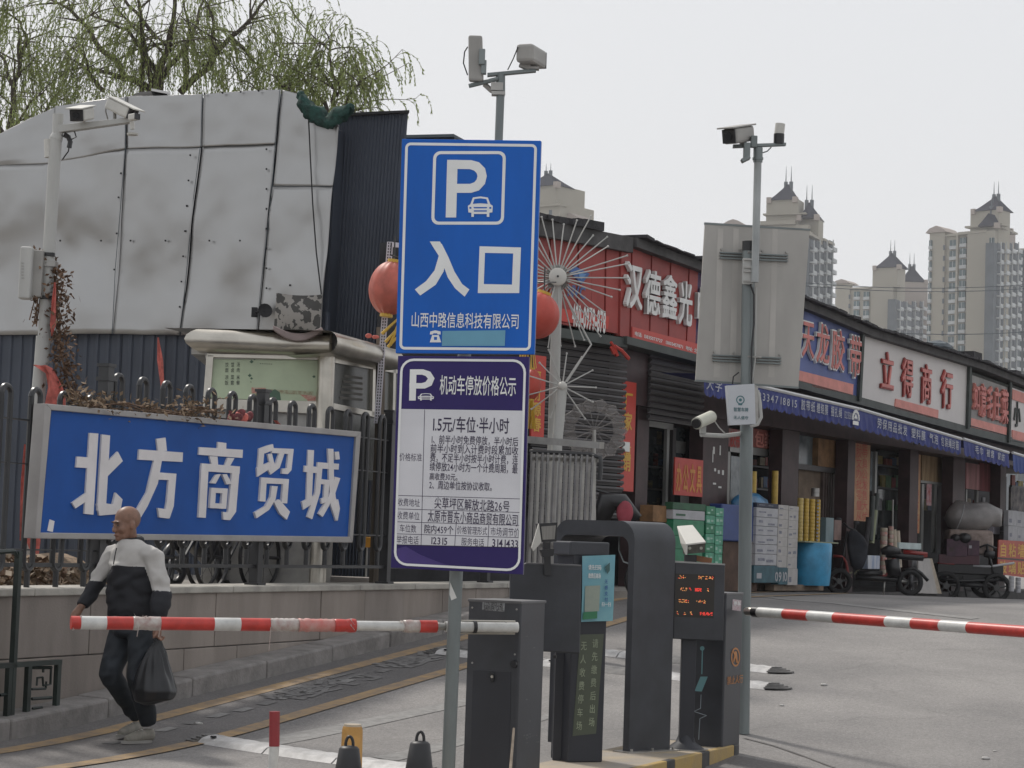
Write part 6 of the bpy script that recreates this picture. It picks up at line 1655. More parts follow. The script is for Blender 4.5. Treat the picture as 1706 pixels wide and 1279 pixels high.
# price board
Vq = ((663, 592.5), (881.5, 594), (871, 957), (651, 945.5))
QF = PFR
t2 = thing('price_sign', 'purple and white price board with a printed tariff table below the blue sign', 'road sign', PFR.W(PFR.L / 2, PFR.px(765, 950)[1]))
mb = MB(); mb.fp(PFR, [PFR.px(*p) for p in Vq], -.03, 0); obj('panel', mb, M_PURP, t2, bevel=.003)
mb = MB(); mb.fp(PFR, [PFR.px(*p) for p in Vq], -.036, -.031); obj('backing', mb, M_ALU2, t2)
S1 = (663, 592.5, 881.5, 951)
ring_on(Vq, S1, 22, 4.5, 4, M_REFW, t2, .004)
flat(PFR, 'field', [(664.5, 681), (872.5, 684), (866, 911.5), (657.5, 906.5)], M_SGREY, t2, .0015)
flat(PFR, 'glare_patch', [(654, 916), (676, 910), (700, 924), (735, 938), (760, 944), (690, 940), (664, 936)], mat('purple_light', (.06, .035, .2), .5), t2, .0015)
shP = .012
T('机动车停放价格公示', 732, 627, 861, 657, M_REFW, t2, .012, sh=0)
flat(PFR, 'letter_p', [(683, 615), (694, 615), (692.5, 667), (681.5, 667)], M_REFW, t2, .002)
strip2(PFR, 'letter_p', [(683, 615), (705, 615), (717, 619), (724, 630), (719, 642), (708, 647), (682, 647)], [(683, 624), (703, 624), (709, 626), (713, 630.5), (709, 636), (703, 638), (682, 638)], M_REFW, t2, .0026)
flat(PFR, 'car_ground', [(695, 653), (724, 653), (724, 669), (695, 669)], M_PURP, t2, .003)
carico(696, 655, 723, 667, M_REFW, M_PURP, t2, .0035)
def line(x0, y0, x1, y1, w=.9):
    dx, dy = x1 - x0, y1 - y0; L = math.hypot(dx, dy); ox, oy = -dy / L * w / 2, dx / L * w / 2
    flat(PFR, 'table_line', [(x0 + ox, y0 + oy), (x1 + ox, y1 + oy), (x1 - ox, y1 - oy), (x0 - ox, y0 - oy)], M_INK, t2, .0024, .0003)
line(707.5, 682, 701.5, 908)
for ya, yb in ((825, 831), (847.5, 853.5), (869, 875), (889, 895.5), (907.5, 912)): line(659.5, ya, 868, yb)
line(760, 871.5, 757.5, 910); line(814.5, 873, 812.5, 911)
K = M_INK
T('价格标准', 665, 755, 703.5, 767.5, K, t2, .0, sh=-.005)
T('1.5元/车位·半小时', 718, 696, 849, 719, K, t2, .014, sh=-.003)
for i, (s_, a, b) in enumerate((('1、前半小时免费停放，半小时后', 717, 864), ('前半小时到入计费时段累加收', 716.5, 864), ('费，不足半小时按半小时计费，连', 716, 863.5), ('续停放24小时为一个计费周期，最', 715.5, 863), ('高收费30元。', 715, 768), ('2、周边单位按协议收取。', 714.5, 826))):
    y = 733.5 + i * 15.1; T(s_, a, y - 5.4, b, y + 5.4, K, t2, .004, sh=-.004)
sh6 = -.02
T('收费地址', 662, 831, 700, 842.5, K, t2, .0, sh=sh6); T('尖草坪区解放北路26号', 723, 834, 850, 847, K, t2, .004, sh=sh6)
T('收费单位', 661, 853, 699.5, 864.5, K, t2, .0, sh=sh6); T('太原市晋东小商品商贸有限公司', 712, 856.5, 864, 869, K, t2, .004, sh=sh6)
T('车位数', 665, 874, 694, 886, K, t2, .0, sh=sh6); T('院内459个', 706, 875.5, 756, 888, K, t2, .004, sh=sh6); T('价格管理形式', 761, 878, 812, 889, K, t2, .0, sh=sh6); T('市场调节价', 816.5, 880, 866, 892, K, t2, .0, sh=sh6)
T('举报电话', 660, 893, 698, 905, K, t2, .0, sh=sh6); T('12315', 716, 896, 746, 906, K, t2, .012, sh=sh6); T('服务电话', 768, 897, 807, 908.5, K, t2, .0, sh=sh6); T('3141433', 819, 900, 864, 910.5, K, t2, .012, sh=sh6)
# pole
t = thing('sign_pole', 'galvanised round pole carrying the blue and purple parking signs and a thin camera mast', 'pole', V(at(747, 1279, 12.2).x, 12.15, 0))
DP = 12.16
pb = at(747, 1279, DP); pm = at(760, 959, DP); dv = (pm - pb) / (pm.z - pb.z)
mb = MB(); mb.tube([pb - dv * pb.z, pm, at(777, 500, DP)], .0375, 20); obj('main_pole', mb, M_GALV, t, smooth=True)
mb = MB(); mb.tube([at(823, 480, DP), at(831, 231, DP), at(834, 152, DP)], .0235, 16); obj('mast', mb, M_GALV, t, smooth=True)
for y in (300, 520, 650, 880):
    mb = MB(); c = at(780 - (y - 500) * .036, y, DP - .05); mb.box(c, (.36, .015, .03)); obj('bracket', mb, M_STEELD, t)
flatp = MB(); c = at(752, 985, DP - .04); flatp.prism([at(750, 970, DP - .04), at(761, 996, DP - .04), at(752, 1000, DP - .04), at(749, 990, DP - .04)], (0, .003, 0)); obj('torn_sticker', flatp, M_WLET, t)
# mast head: arm, panel antenna, camera
mb = MB(); a, b = at(812, 124, DP), at(893, 117, DP); mb.hexa([a + V(0, -.02, -.012), b + V(0, -.02, -.01), b + V(0, .02, -.01), a + V(0, .02, -.012), a + V(0, -.02, .006), b + V(0, -.02, .008), b + V(0, .02, .008), a + V(0, .02, .006)]); obj('arm', mb, M_GALV, t)
mb = MB(); mb.tube([at(781, 143, DP - .02), at(806, 137, DP - .02), at(830, 131, DP - .02)], .013, 8); obj('branch_tube', mb, M_GALV, t, smooth=True)
mb = MB(); mb.tube([at(807, 140, DP), at(818, 150, DP), at(829, 156, DP)], .016, 6); mb.box(at(828, 145, DP), (.07, .06, .045)); mb.box(at(830, 156, DP), (.075, .06, .02)); obj('clamp', mb, M_STEELD, t)
mb = MB(); mb.cyl(at(834, 158, DP), at(834, 122, DP), .027, seg=14); obj('mast_top', mb, M_GALV, t, smooth=True)
t = thing('panel_antenna', 'upright grey panel antenna on the left of the mast above the blue parking sign', 'antenna', at(795, 136, DP))
a = at(792, 60, DP - .02); b_ = at(797, 136, DP - .02)
mb = MB(); mb.hexa([b_ + V(-.055, -.03, 0), b_ + V(.03, -.03, 0), b_ + V(.03, .03, 0), b_ + V(-.055, .03, 0), a + V(-.04, -.03, 0), a + V(.04, -.03, 0), a + V(.04, .03, 0), a + V(-.04, .03, 0)]); obj('housing', mb, M_CAMG, t, bevel=.012)
mb = MB(); mb.box(at(803, 95, DP - .06), (.035, .04, .09)); mb.box(at(806, 112, DP - .05), (.03, .04, .08)); obj('junction', mb, M_GALV, t, bevel=.004)
mb = MB(); mb.tube([at(779, 78, DP - .03), at(774, 86, DP - .05), at(772, 105, DP - .05), at(779, 125, DP - .03)], .004, 5); obj('cable', mb, M_BLK, t)
t = thing('security_camera', 'grey box camera seen from behind, tilted down to the right on the central mast', 'security camera', at(880, 112, DP))
camera_body(t, at(873, 87, DP - .1), at(897, 101, DP + .12), .105, .105, M_CAMG, glass=False, hood=False)
mb = MB(); mb.box(at(876, 106, DP), (.06, .05, .06), Matrix.Rotation(.4, 3, 'Y')); mb.box(at(888, 114, DP), (.07, .06, .012)); obj('bracket', mb, M_CAMG, t)
mb = MB(); mb.tube([at(863, 78, DP - .1), at(855, 98, DP - .05), at(846, 116, DP)], .0035, 5); obj('cable', mb, M_BLK, t)

# ================================================================== RIGHT POLE WITH A SIGN SEEN FROM BEHIND
DR = 16.5
b0 = at(1237.5, 1230, DR); b1 = at(1246.5, 480, DR)
t = thing('sign_pole', 'galvanised pole on the right, behind the gate machines, carrying a sign seen from behind', 'pole', V(b0.x, DR, H(b0.x, DR)))
dv = (b1 - b0) / (b1.z - b0.z)
mb = MB(); mb.tube([b0 - dv * (b0.z - H(b0.x, DR)), b1, at(1248, 405, DR)], .05, 20); obj('main_pole', mb, M_GALV, t, smooth=True)
mb = MB(); mb.cyl(at(1248, 418, DR), at(1248.3, 402, DR), .054, seg=20); obj('pole_cap', mb, M_BLK, t, smooth=True)
mb = MB(); mb.tube([at(1257.5, 470, DR - .1), at(1263, 250, DR - .1)], .029, 16); obj('mast', mb, mat('pale_mast', (.36, .38, .38), .5, var=.1), t, smooth=True)
mb = MB(); mb.cyl(at(1262.6, 270, DR - .1), at(1263, 246, DR - .1), .036, seg=14); mb.cyl(at(1262.6, 262, DR - .1), at(1262.7, 266, DR - .1), .042, seg=14); obj('mast_collar', mb, M_GALV, t, smooth=True)
mb = MB(); c = at(1246, 452, DR - .07); mb.box(c, (.085, .03, .2)); obj('clamp_plate', mb, M_POLEW, t, bevel=.004)
for y in (432, 445, 452, 468):
    mb = MB(); mb.box(at(1247, y, DR - .09), (.07, .02, .012)); obj('clamp_bolt', mb, M_STEELD, t)
mb = MB(); mb.tube([at(1250, 473, DR - .08), at(1256, 490, DR - .07), at(1256, 540, DR - .07), at(1252, 580, DR - .07), at(1252, 650, DR - .07), at(1258, 690, DR - .08)], .008, 6); obj('cable', mb, M_BLK, t)
mb = MB(); mb.tube([at(1260, 478, DR - .03), at(1258, 600, DR - .03), at(1252, 640, DR - .03)], .007, 6); obj('cable', mb, M_POLEW, t)
mb = MB(); mb.tube([at(1220, 640, DR - .06), at(1222, 627, DR - .06), at(1231, 620, DR - .06)], .006, 6); obj('cable', mb, M_BLK, t)
mb = MB(); a, b = at(1221, 243, DR - .1), at(1309, 240, DR - .1); mb.hexa([a + V(0, -.025, -.015), b + V(0, -.025, -.012), b + V(0, .025, -.012), a + V(0, .025, -.015), a + V(0, -.025, .008), b + V(0, -.025, .008), b + V(0, .025, .008), a + V(0, .025, .008)]); obj('arm', mb, M_GALV, t)
mb = MB(); mb.tube([at(1268, 255, DR - .1), at(1278, 252, DR - .1), at(1285, 245, DR - .1)], .005, 5); obj('cable', mb, M_GALV, t)
BF = FR(1159, DR + .12, 1340, DR + .2)
t = thing('blank_road_sign', 'blank pale grey back of a large sign panel clamped to the right pole', 'road sign', BF.W(.4, BF.px(1240, 640)[1]))
BQ = ((1175, 371.5), (1349, 382), (1330, 646), (1159, 634))
flat(BF, 'panel', BQ, M_ALU2, t, 0, .03)
for p in (((1174, 370), (1350, 381), (1350, 384), (1174, 373.5)), ((1159, 632), (1331, 644), (1331, 647), (1158, 635))): flat(BF, 'folded_edge', p, M_GALV, t, .004, .03)
for y0, x0, x1 in ((419, 1200, 1313), (590, 1188, 1302)):
    for k in range(3):
        sl = .045; ya = y0 + k * 4.6
        for xa, xb in ((x0, 1238), (1258, x1)):
            flat(BF, 'rail', [(xa, ya + (xa - x0) * sl), (xb, ya + (xb - x0) * sl), (xb, ya + (xb - x0) * sl + 2.2), (xa, ya + (xa - x0) * sl + 2.2)], M_GALV, t, .03, .03)
    for x in (x0 + 2, x0 + 34, x0 + 70, x1 - 3):
        mb = MB(); c = BF.W(*BF.px(x, y0 - 4 + (x - x0) * sl, 0), 0); mb.cyl(c, c + BF.N * .02, .009, seg=8); obj('bolt', mb, M_STEELD, t)
    mb = MB(); mb.tube([BF.W(*BF.px(x, y0 + 5 + (x - x0) * sl, .0), z) for x, z in ((1238, .03), (1238, .20), (1258, .20), (1258, .03))], .01, 5); obj('clamp', mb, M_STEELD, t)
for x in (1196, 1222, 1287):
    flat(BF, 'pale_panel_band', [(x, 380), (x + 9, 381), (x + 3, 628), (x - 7, 628)], mat('pale_band', (.46, .44, .41), .5, metal=.35, var=.08, scale=2), t, .0015, .0008)  # slightly paler upright bands across the panel
# control box with a round emblem
t = thing('junction_box', 'small white control box with a round emblem on the right pole', 'control box', at(1238, 706, DR - .2))
CB = FR(1211, DR - .2, 1262, DR - .17, 680)
flat(CB, 'case', ((1211, 642), (1257, 639), (1259, 706), (1216, 708)), mat('box_white', (.5, .52, .55), .45, var=.04), t, 0, .07); flat(CB, 'side', ((1257, 639), (1263, 645), (1264, 703), (1259, 706)), M_STEELD, t, -.002, .06)
mb = MB(); c = CB.W(*CB.px(1233.5, 666, .002), .002)
mb.v = []; k = 20
mb.add([c + CB.U * math.cos(2 * PI * i / k) * r + V(0, 0, math.sin(2 * PI * i / k) * r) for r in (.033, .025) for i in range(k)], [(i, (i + 1) % k, (i + 1) % k + k, i + k) for i in range(k)])
obj('emblem', mb, mat('teal_ink', (.06, .17, .19), .5), t, fix=False)
mb = MB(); mb.cyl(c, c + CB.N * .001, .012, seg=10); mb.box(c + V(0, 0, -.035), (.03, .002, .01)); obj('emblem', mb, MATS['teal_ink'], t)
textpx(CB, '智慧车牌', (1222, 685), (1247, 679), MATS['teal_ink'], t, n=.002, bold=.01); textpx(CB, '无人值守', (1222, 698), (1247, 693), MATS['teal_ink'], t, n=.002, bold=.01)
mb = MB(); mb.tube([at(1262, 650, DR - .16), at(1266, 670, DR - .16), at(1268, 695, DR - .16), at(1262, 707, DR - .16), at(1250, 710, DR - .16)], .014, 8); obj('conduit', mb, M_POLEW, t, smooth=True)
# cameras on the right mast
t = thing('security_camera', 'bullet camera with a black face pointing left on the right mast', 'security camera', at(1228, 238, DR - .15), 0, 'cameras on the right mast')
camera_body(t, at(1246, 222, DR), at(1215, 227, DR - .3), .12, .12, M_CAMG)
mb = MB(); mb.box(at(1238, 233, DR - .1), (.05, .05, .09)); obj('bracket', mb, M_STEELD, t)
t = thing('security_camera', 'white upright camera with a dark lower half at the right end of the mast arm', 'security camera', at(1299, 240, DR - .1), 0, 'cameras on the right mast')
mb = MB(); mb.tube([at(1298, 224, DR - .1), at(1300, 206, DR - .1)], .038, 16); obj('cap', mb, M_CAMW, t, smooth=True); mb = MB(); mb.tube([at(1297.5, 240, DR - .1), at(1298, 223, DR - .1)], .041, 16); obj('dome', mb, M_BLK, t, smooth=True)
t = thing('flood_lamp', 'small grey fitting hanging below the left camera on the right mast', 'fitting', at(1244, 262, DR - .15))
mb = MB(); mb.box(at(1244, 252, DR - .15), (.05, .06, .13)); mb.box(at(1242, 265, DR - .17), (.07, .08, .03), Matrix.Rotation(-.5, 3, 'Y')); mb.box(at(1256, 236, DR - .12), (.05, .05, .09)); obj('housing', mb, M_GALV, t, bevel=.005)
t = thing('security_camera', 'cream bullet camera on a side bracket at mid height of the right pole', 'security camera', at(1175, 720, DR - .3))
a, b = at(1185, 694, DR - .15), at(1161, 705, DR - .35); mb = MB(); mb.tube([a, b], .047, 14); obj('housing', mb, mat('cream_shell', (.55, .55, .47), .45, var=.05), t, smooth=True)
mb = MB(); mb.tube([b, b + (b - a) * .08], .036, 14); obj('front_glass', mb, M_BLK, t, smooth=True)
mb = MB(); mb.box(at(1171, 714, DR - .25), (.045, .05, .07)); mb.tube([at(1168, 724, DR - .25), at(1205, 726, DR - .1), at(1236, 722, DR)], .017, 8); obj('bracket', mb, M_POLEW, t)
mb = MB(); mb.tube([at(1187, 696, DR - .15), at(1198, 712, DR - .12), at(1212, 726, DR - .08)], .005, 5); obj('cable', mb, M_POLEW, t)

# ================================================================== ISLAND AND GATE MACHINES
def onz(px, py, z):
    r = ray(px, py); k = (z - EYE.z) / r.z; return EYE + r * k
IZ = .12
I0 = onz(1139, 1262, IZ); I1 = onz(1232, 1240, IZ)
IE = (I1 - I0); IE.z = 0; IL = IE.length; IE.normalize(); IN = V(-IE.y, IE.x, 0)      # IN points left
M_YK = mat('kerb_yellow', (0.42, 0.29, 0.10), .75, col2=(0.34, .25, .13), scale=6, bump=.2); M_BK = mat('kerb_black', (0.035, 0.035, 0.036), .75, col2=(.09, .085, .08), scale=8)
M_ISL = mat('island_top', (0.42, 0.34, 0.23), .85, col2=(.28, .26, .24), scale=3, bump=.3)
t = thing('traffic_island', 'raised island under the gate machines with yellow and black painted kerb', 'island', I0 + IN * .25 - V(0, 0, IZ))
def isl(s, o, z): p = I0 + IE * s + IN * o; return V(p.x, p.y, z)
mb = MB(); mb.hexa([isl(-6, .62, -.1), isl(-6, .05, -.1), isl(IL - .05, .05, -.1), isl(IL - .05, .62, -.1), isl(-6, .62, IZ), isl(-6, .05, IZ), isl(IL - .05, .05, IZ), isl(IL - .05, .62, IZ)]); obj('top', mb, M_ISL, t)
s = -6.0; blk = False
edges = [-6 + .68 * i for i in range(9)]
seq = []
s = IL
for L_, mm in [(.12, 1), (.55, 0), (.16, 1), (.56, 0), (.16, 1)] + [(.56, 0), (.16, 1)] * 8:
    seq.append((s - L_, s, mm)); s -= L_
for a, b, mm in seq:
    mb = MB(); mb.hexa([isl(a, .05, -.1), isl(a, -.0, -.1), isl(b, -.0, -.1), isl(b, .05, -.1), isl(a, .05, IZ + .004), isl(a, .0, IZ + .004), isl(b, .0, IZ + .004), isl(b, .05, IZ + .004)])
    obj('kerb_block', mb, M_BK if mm else M_YK, t, bevel=.008)
mb = MB(); mb.hexa([isl(IL - .05, .62, -.1), isl(IL - .05, .05, -.1), isl(IL, .05, -.1), isl(IL, .62, -.1), isl(IL - .05, .62, IZ + .002), isl(IL - .05, .05, IZ + .002), isl(IL, .05, IZ + .002), isl(IL, .62, IZ + .002)]); obj('kerb_block', mb, M_BK, t, bevel=.008)
M_MG = mat('machine_grey', (0.043, 0.046, 0.054), .42, var=.17, scale=3.5, rvar=.1, bump=.04, bscale=90)
M_MG2 = mat('machine_dark', (0.028, 0.03, 0.038), .5, var=.1, scale=2)
E1 = V(.41, .912, 0).normalized(); E2 = V(E1.y, -E1.x, 0)
class BoxF:
    """upright cabinet: near corner C (x,y), front direction a, depth direction b"""
    def __init__(s, C, a, b): s.C = C; s.a = a; s.b = b
    def P(s, u, v, z): p = s.C + s.a * u + s.b * v; return V(p.x, p.y, z)
def cab(par, name, B, u0, u1, v0, v1, z0, z1, m, bevel=.006, **k):
    mb = MB(); mb.hexa([B.P(u0, v0, z0), B.P(u1, v0, z0), B.P(u1, v1, z0), B.P(u0, v1, z0), B.P(u0, v0, z1), B.P(u1, v0, z1), B.P(u1, v1, z1), B.P(u0, v1, z1)]); return obj(name, mb, m, par, bevel=bevel, **k)
# --- left barrier box
c = at(868, 1010, 12.5)
LB = BoxF(V(c.x, c.y, 0), -E2, E1)          # u runs left along the front, v to the back
zt = at(868, 1002, 12.5).z
t = thing('barrier_box', 'dark grey boom gate box with a lockable lower door, nearest machine on the island', 'barrier gate', LB.P(.17, .18, IZ))
cab(t, 'body', LB, 0, .335, 0, .36, IZ - .1, zt, M_MG, .012)
cab(t, 'lid_edge', LB, -.004, .339, -.004, .364, zt - .014, zt + .003, mat('machine_edge', (.12, .12, .125), .5, var=.1), .004)
rr0 = random.Random(31)
LF_ = Frame(LB.P(.335, 0, 0), LB.P(0, 0, 0)); LS_ = Frame(LB.P(0, 0, 0), LB.P(0, .36, 0))
def fq(fr, name, pts, m, par, n=.002, th=.002, bevel=0): 
    mb = MB(); mb.fp(fr, [fr.px(x, y, n) for x, y in pts], n - th, n); return obj(name, mb, m, par, bevel=bevel)
d_ = fq(LF_, 'door', ((788, 1116), (851, 1119), (846, 1400), (780, 1400)), M_MG2, t, .004, .006, .002)
mb = MB(); p = LF_.W(*LF_.px(820, 1128, .01), .0); mb.box(p + LF_.N * .012, (.022, .016, .05)); obj('lock', mb, M_BLK, d_, bevel=.004)
mb = MB(); mb.cyl(LF_.W(*LF_.px(820, 1127, .02), .015), LF_.W(*LF_.px(820, 1127, .02), .026), .008, seg=10); obj('keyhole', mb, M_STEEL, d_)
fq(LF_, 'rating_plate', ((804, 1001), (841, 1004), (840, 1019), (803, 1016)), mat('plate_grey', (.26, .27, .28), .5, var=.25, scale=60), t, .002, .002)
for k in range(2): textpx(LF_, ('CONTROLLER', 'BARRIER GATE')[k], (806, 1009 + k * 7), (838, 1003.5 + k * 7.2), M_BLK, t, n=.003, bold=.01)
mb = MB(); p = LF_.W(*LF_.px(857, 1106, .0), 0); mb.cyl(p, p + LF_.N * .02, .022, .02, seg=18); obj('knob', mb, M_BLK, t, smooth=True)
M_SCR = mat('scratch', (.16, .165, .17), .6, col2=(.06, .065, .07), scale=40)
for k in range(16):
    x0, y0 = 872 + rr0.uniform(0, 22), 1040 + rr0.uniform(0, 200) if k > 6 else 1222 + rr0.uniform(0, 24); w_, h_ = rr0.uniform(1, 5), rr0.uniform(.6, 1.6)
    fq(LS_, 'scratch', ((x0, y0), (x0 + w_, y0 + rr0.uniform(-1, 1)), (x0 + w_, y0 + h_), (x0, y0 + h_)), M_SCR, t, .0015, .001)
for x0, y0 in ((787, 1012), (861, 1015), (787, 1104), (858, 1090)):
    mb = MB(); p = LF_.W(*LF_.px(x0, y0, .0), 0); mb.cyl(p, p + LF_.N * .004, .006, seg=8); obj('screw', mb, M_STEELD, t)
# --- left boom
t = thing('boom', 'red and white boom wrapped in tattered tape, in front of the walking man', 'boom barrier', at(860, 1044, 12.42))
BA = at(862, 1045, 12.40); BB = at(118, 1037, 11.55)
def bp(px):         # point on the boom axis under a picture column
    lo, hi = 0.0, 1.0
    for _ in range(30):
        m_ = (lo + hi) / 2; p = BA.lerp(BB, m_); x = 853 + FPX * (CR.transposed() @ (p - EYE)).x / -(CR.transposed() @ (p - EYE)).z
        if x > px: lo = m_
        else: hi = m_
    return BA.lerp(BB, (lo + hi) / 2)
M_BR = mat('boom_red', (0.50, 0.045, 0.035), .4, var=.12, scale=14); M_BW = mat('boom_white', (0.58, 0.58, 0.56), .4, var=.1, scale=12); M_BT = mat('torn_tape', (0.50, 0.48, 0.45), .35, col2=(.36, .25, .23), scale=25)
M_BRF = mat('boom_red_faded', (0.50, 0.14, 0.12), .45, col2=(.5, .3, .27), scale=18)
segs = [(118, 134, M_BR, .036, 0), (134, 177, M_BW, .036, 0), (177, 221, M_BR, .036, 0), (221, 267, M_BT, .037, 1), (267, 356, M_BR, .036, 0), (356, 400, M_BW, .036, 0), (400, 449, M_BR, .0358, 0), (449, 497, M_BT, .037, 1), (497, 556, M_BRF, .0365, 1),
        (556, 592, M_BR, .0365, 1), (592, 672, M_BW, .0275, 0), (672, 698, M_BT, .036, 1), (698, 727, M_BR, .0355, 0), (727, 742, M_STEELD, .022, 1), (742, 862, M_BW, .030, 0)]
rr_ = random.Random(12)
for a, b, m, r, w in segs:
    mb = MB(); A, B = bp(a), bp(b); n = max(4, int((b - a) / 4)); P = [A.lerp(B, i / n) for i in range(n + 1)]
    rad = [r * (1 + (rr_.uniform(-.07, .07) if w else 0)) for _ in P]; mb.tube(P, rad, 18)
    obj('boom_segment', mb, m, t, smooth='all' if w else True)
for px, sz in ((592, .03), (228, .02), (455, .022), (672, .022), (240, .02), (128, .02)):      # loose flaps of tape
    mb = MB(); c = bp(px); 
    for k in range(4):
        d = V(rr_.uniform(-1, 1), -.6, rr_.uniform(-1, 1)).normalized(); s_ = d.cross(V(1, .2, .3)).normalized() * sz
        q = c + d * .034; mb.add([q - s_, q + s_, q + d * sz * .7 + V(rr_.uniform(-.02, .02), 0, rr_.uniform(-.015, .02))], [(0, 1, 2)])
    obj('tape_flap', mb, M_BT, t, fix=False)
for px in (232, 268, 452):
    mb = MB(); c = bp(px); mb.tube([c + V(0, -.034, -.01), c + V(.002, -.036, -.03), c + V(-.004, -.03, -.07 if px != 452 else -.14)], .0022, 4); obj('string', mb, M_BT, t)
for sg_, yy in ((1, .034), (-1, -.036)):
    mb = MB(); a, b = bp(768), bp(858); mb.tube([a + V(0, 0, yy), b + V(0, 0, yy)], .006, 6); obj('clamp_rod', mb, M_STEEL, t)
mb = MB(); a = bp(790); mb.tube([a - (BA - BB).normalized() * .01, a + (BA - BB).normalized() * .01], .036, 16); obj('clamp_ring', mb, M_BLK, t, smooth=True)
mb = MB(); mb.cyl(bp(838), bp(838) + E1 * .12, .035, seg=16); obj('pivot', mb, M_STEELD, t)
# --- payment cabinet with the text column
Fd = V(.93, .37, 0).normalized(); Fb = V(-.37, .93, 0).normalized()
c = at(949, 1150, 13.9); CC = BoxF(V(c.x, c.y, 0), Fd, Fb)
t = thing('payment_post', 'dark payment post with vertical pale characters and a blue poster, second machine on the island', 'payment terminal', CC.P(.12, .15, IZ))
zt = at(980, 903, 13.95).z
cab(t, 'column', CC, 0, .245, 0, .28, IZ, zt, M_MG2, .008); cab(t, 'column_head', CC, -.03, .25, -.004, .284, zt - .09, zt + .002, M_MG, .01)
CFr = Frame(CC.P(0, 0, 0), CC.P(.245, 0, 0))
M_OLIVE = mat('olive_panel', (0.078, 0.092, 0.062), .45, var=.08, scale=3)
fq(CFr, 'text_panel', ((967, 1057), (1006, 1056), (993, 1222), (954, 1226)), M_OLIVE, t, .003, .003)
M_PALET = mat('pale_green_letter', (0.30, 0.34, 0.24), .6, var=.1, scale=20)
for i, ch in enumerate('无人收费停车场'): y = 1076 + i * 22.2; textpx(CFr, ch, (967.5 - i * 1.3, y + 7), (978 - i * 1.3, y - 8), M_PALET, t, n=.004, bold=.01, name='letter')
for i, ch in enumerate('请先缴费后出场'): y = 1072 + i * 21.8; textpx(CFr, ch, (986.5 - i * 1.0, y + 7), (997 - i * 1.0, y - 8), M_PALET, t, n=.004, bold=.01, name='letter')
po = thing('payment_poster', 'sky-blue laminated poster taped to the payment post head', 'poster', CFr.W(*CFr.px(995, 1036, .03), .03))
M_SKYB = mat('poster_skyblue', (0.13, 0.33, 0.42), .3, col2=(.2, .42, .46), scale=6)
pq = [(970, 926), (1026, 924), (1020, 1034), (968, 1036)]
mb = MB(); cq = [CFr.px(x, y, .03) for x, y in pq]
mb.grid(lambda s, q: CFr.W((cq[0][0] * (1 - s) + cq[1][0] * s) * (1 - q) + (cq[3][0] * (1 - s) + cq[2][0] * s) * q, (cq[0][1] * (1 - s) + cq[1][1] * s) * (1 - q) + (cq[3][1] * (1 - s) + cq[2][1] * s) * q, .03 + .008 * math.sin(s * 5 + q * 3)), 10, 12); obj('sheet', mb, M_SKYB, po, smooth='all')
fq(CFr, 'green_block', ((972, 1020), (995, 1018), (995, 1030), (971, 1032)), mat('poster_green', (.04, .22, .1), .4), po, .041, .002)
fq(CFr, 'white_block', ((975, 976), (1000, 975), (998, 1018), (974, 1019)), mat('poster_white', (.32, .36, .3), .5, col2=(.28, .33, .28), scale=30), po, .041, .002)
textpx(CFr, '请先扫码', (980, 949), (1002, 941), M_REFW, po, n=.042, bold=.02); textpx(CFr, '缴费后离场', (980, 963), (1001, 955), M_REFW, po, n=.042, bold=.02)
for i in range(4): textpx(CFr, '无感支付'[i], (1007, 972 + i * 10), (1013, 965 + i * 10), MATS['logo_blue'], po, n=.042, bold=.02)
textpx(CFr, '扫一扫', (1002, 1010), (1018, 1003), M_REFW, po, n=.042, bold=.01)
fq(CFr, 'corner_figure', ((1008, 944), (1016, 937), (1016, 950), (1012, 956)), mat('poster_darkgreen', (.05, .12, .12), .4), po, .042, .002)
# display head seen from behind
dd = 13.45
t = thing('display_cabinet', 'plain dark back of a display cabinet left of the payment post', 'display cabinet', V(at(908, 1000, dd).x, dd, at(908, 1089, dd).z))
HB = FR(845, dd, 969, dd + .01)
mb = MB(); mb.fp(HB, [HB.px(*p) for p in ((876, 938), (969, 942), (966, 1089), (848, 1082), (850, 945))], -.12, 0); obj('housing', mb, M_MG, t, bevel=.008)
mb = MB(); mb.fp(HB, [HB.px(*p, .002) for p in ((876, 937), (969, 941), (969, 943.5), (876, 939.5))], -.12, .003); obj('top_edge', mb, MATS['machine_edge'], t)  # highlight along the top edge, painted as a paler strip
mb = MB(); cc = HB.W(*HB.px(925, 1092), -.06); mb.cyl(cc, cc - V(0, 0, .02), .012, seg=8); obj('cable_gland', mb, M_BLK, t)
cab(t, 'stem', BoxF(V(at(924, 1150, 14.0).x, 14.0, 0), V(1, 0, 0), V(0, 1, 0)), 0, .10, .0, .1, IZ, at(924, 1080, 14.0).z, M_MG2, .004)
t = thing('plate_camera', 'number plate camera with a pale hood on the dark display cabinet, seen from behind', 'camera', at(910, 940, 13.4))
mb = MB(); cam_f = FR(880, 13.4, 935, 13.42)
flat(cam_f, 'hood', ((898, 872), (929, 870), (927, 902), (902, 903)), M_BLK, t, .0, .2); flat(cam_f, 'glass', ((902, 877), (926, 875), (924, 898), (904, 899)), mat('lamp_glass', (.25, .24, .22), .3, var=.15, scale=60, streak=.02), t, .005, .01)
flat(cam_f, 'cover', ((898, 872), (902, 903), (889, 918), (886, 912)), M_CAMW, t, .01, .05)
flat(cam_f, 'bracket', ((906, 903), (917, 903), (918, 958), (907, 958)), M_BLK, t, -.01, .04); flat(cam_f, 'bracket', ((900, 916), (924, 914), (922, 926), (904, 928)), M_BLK, t, .012, .06)
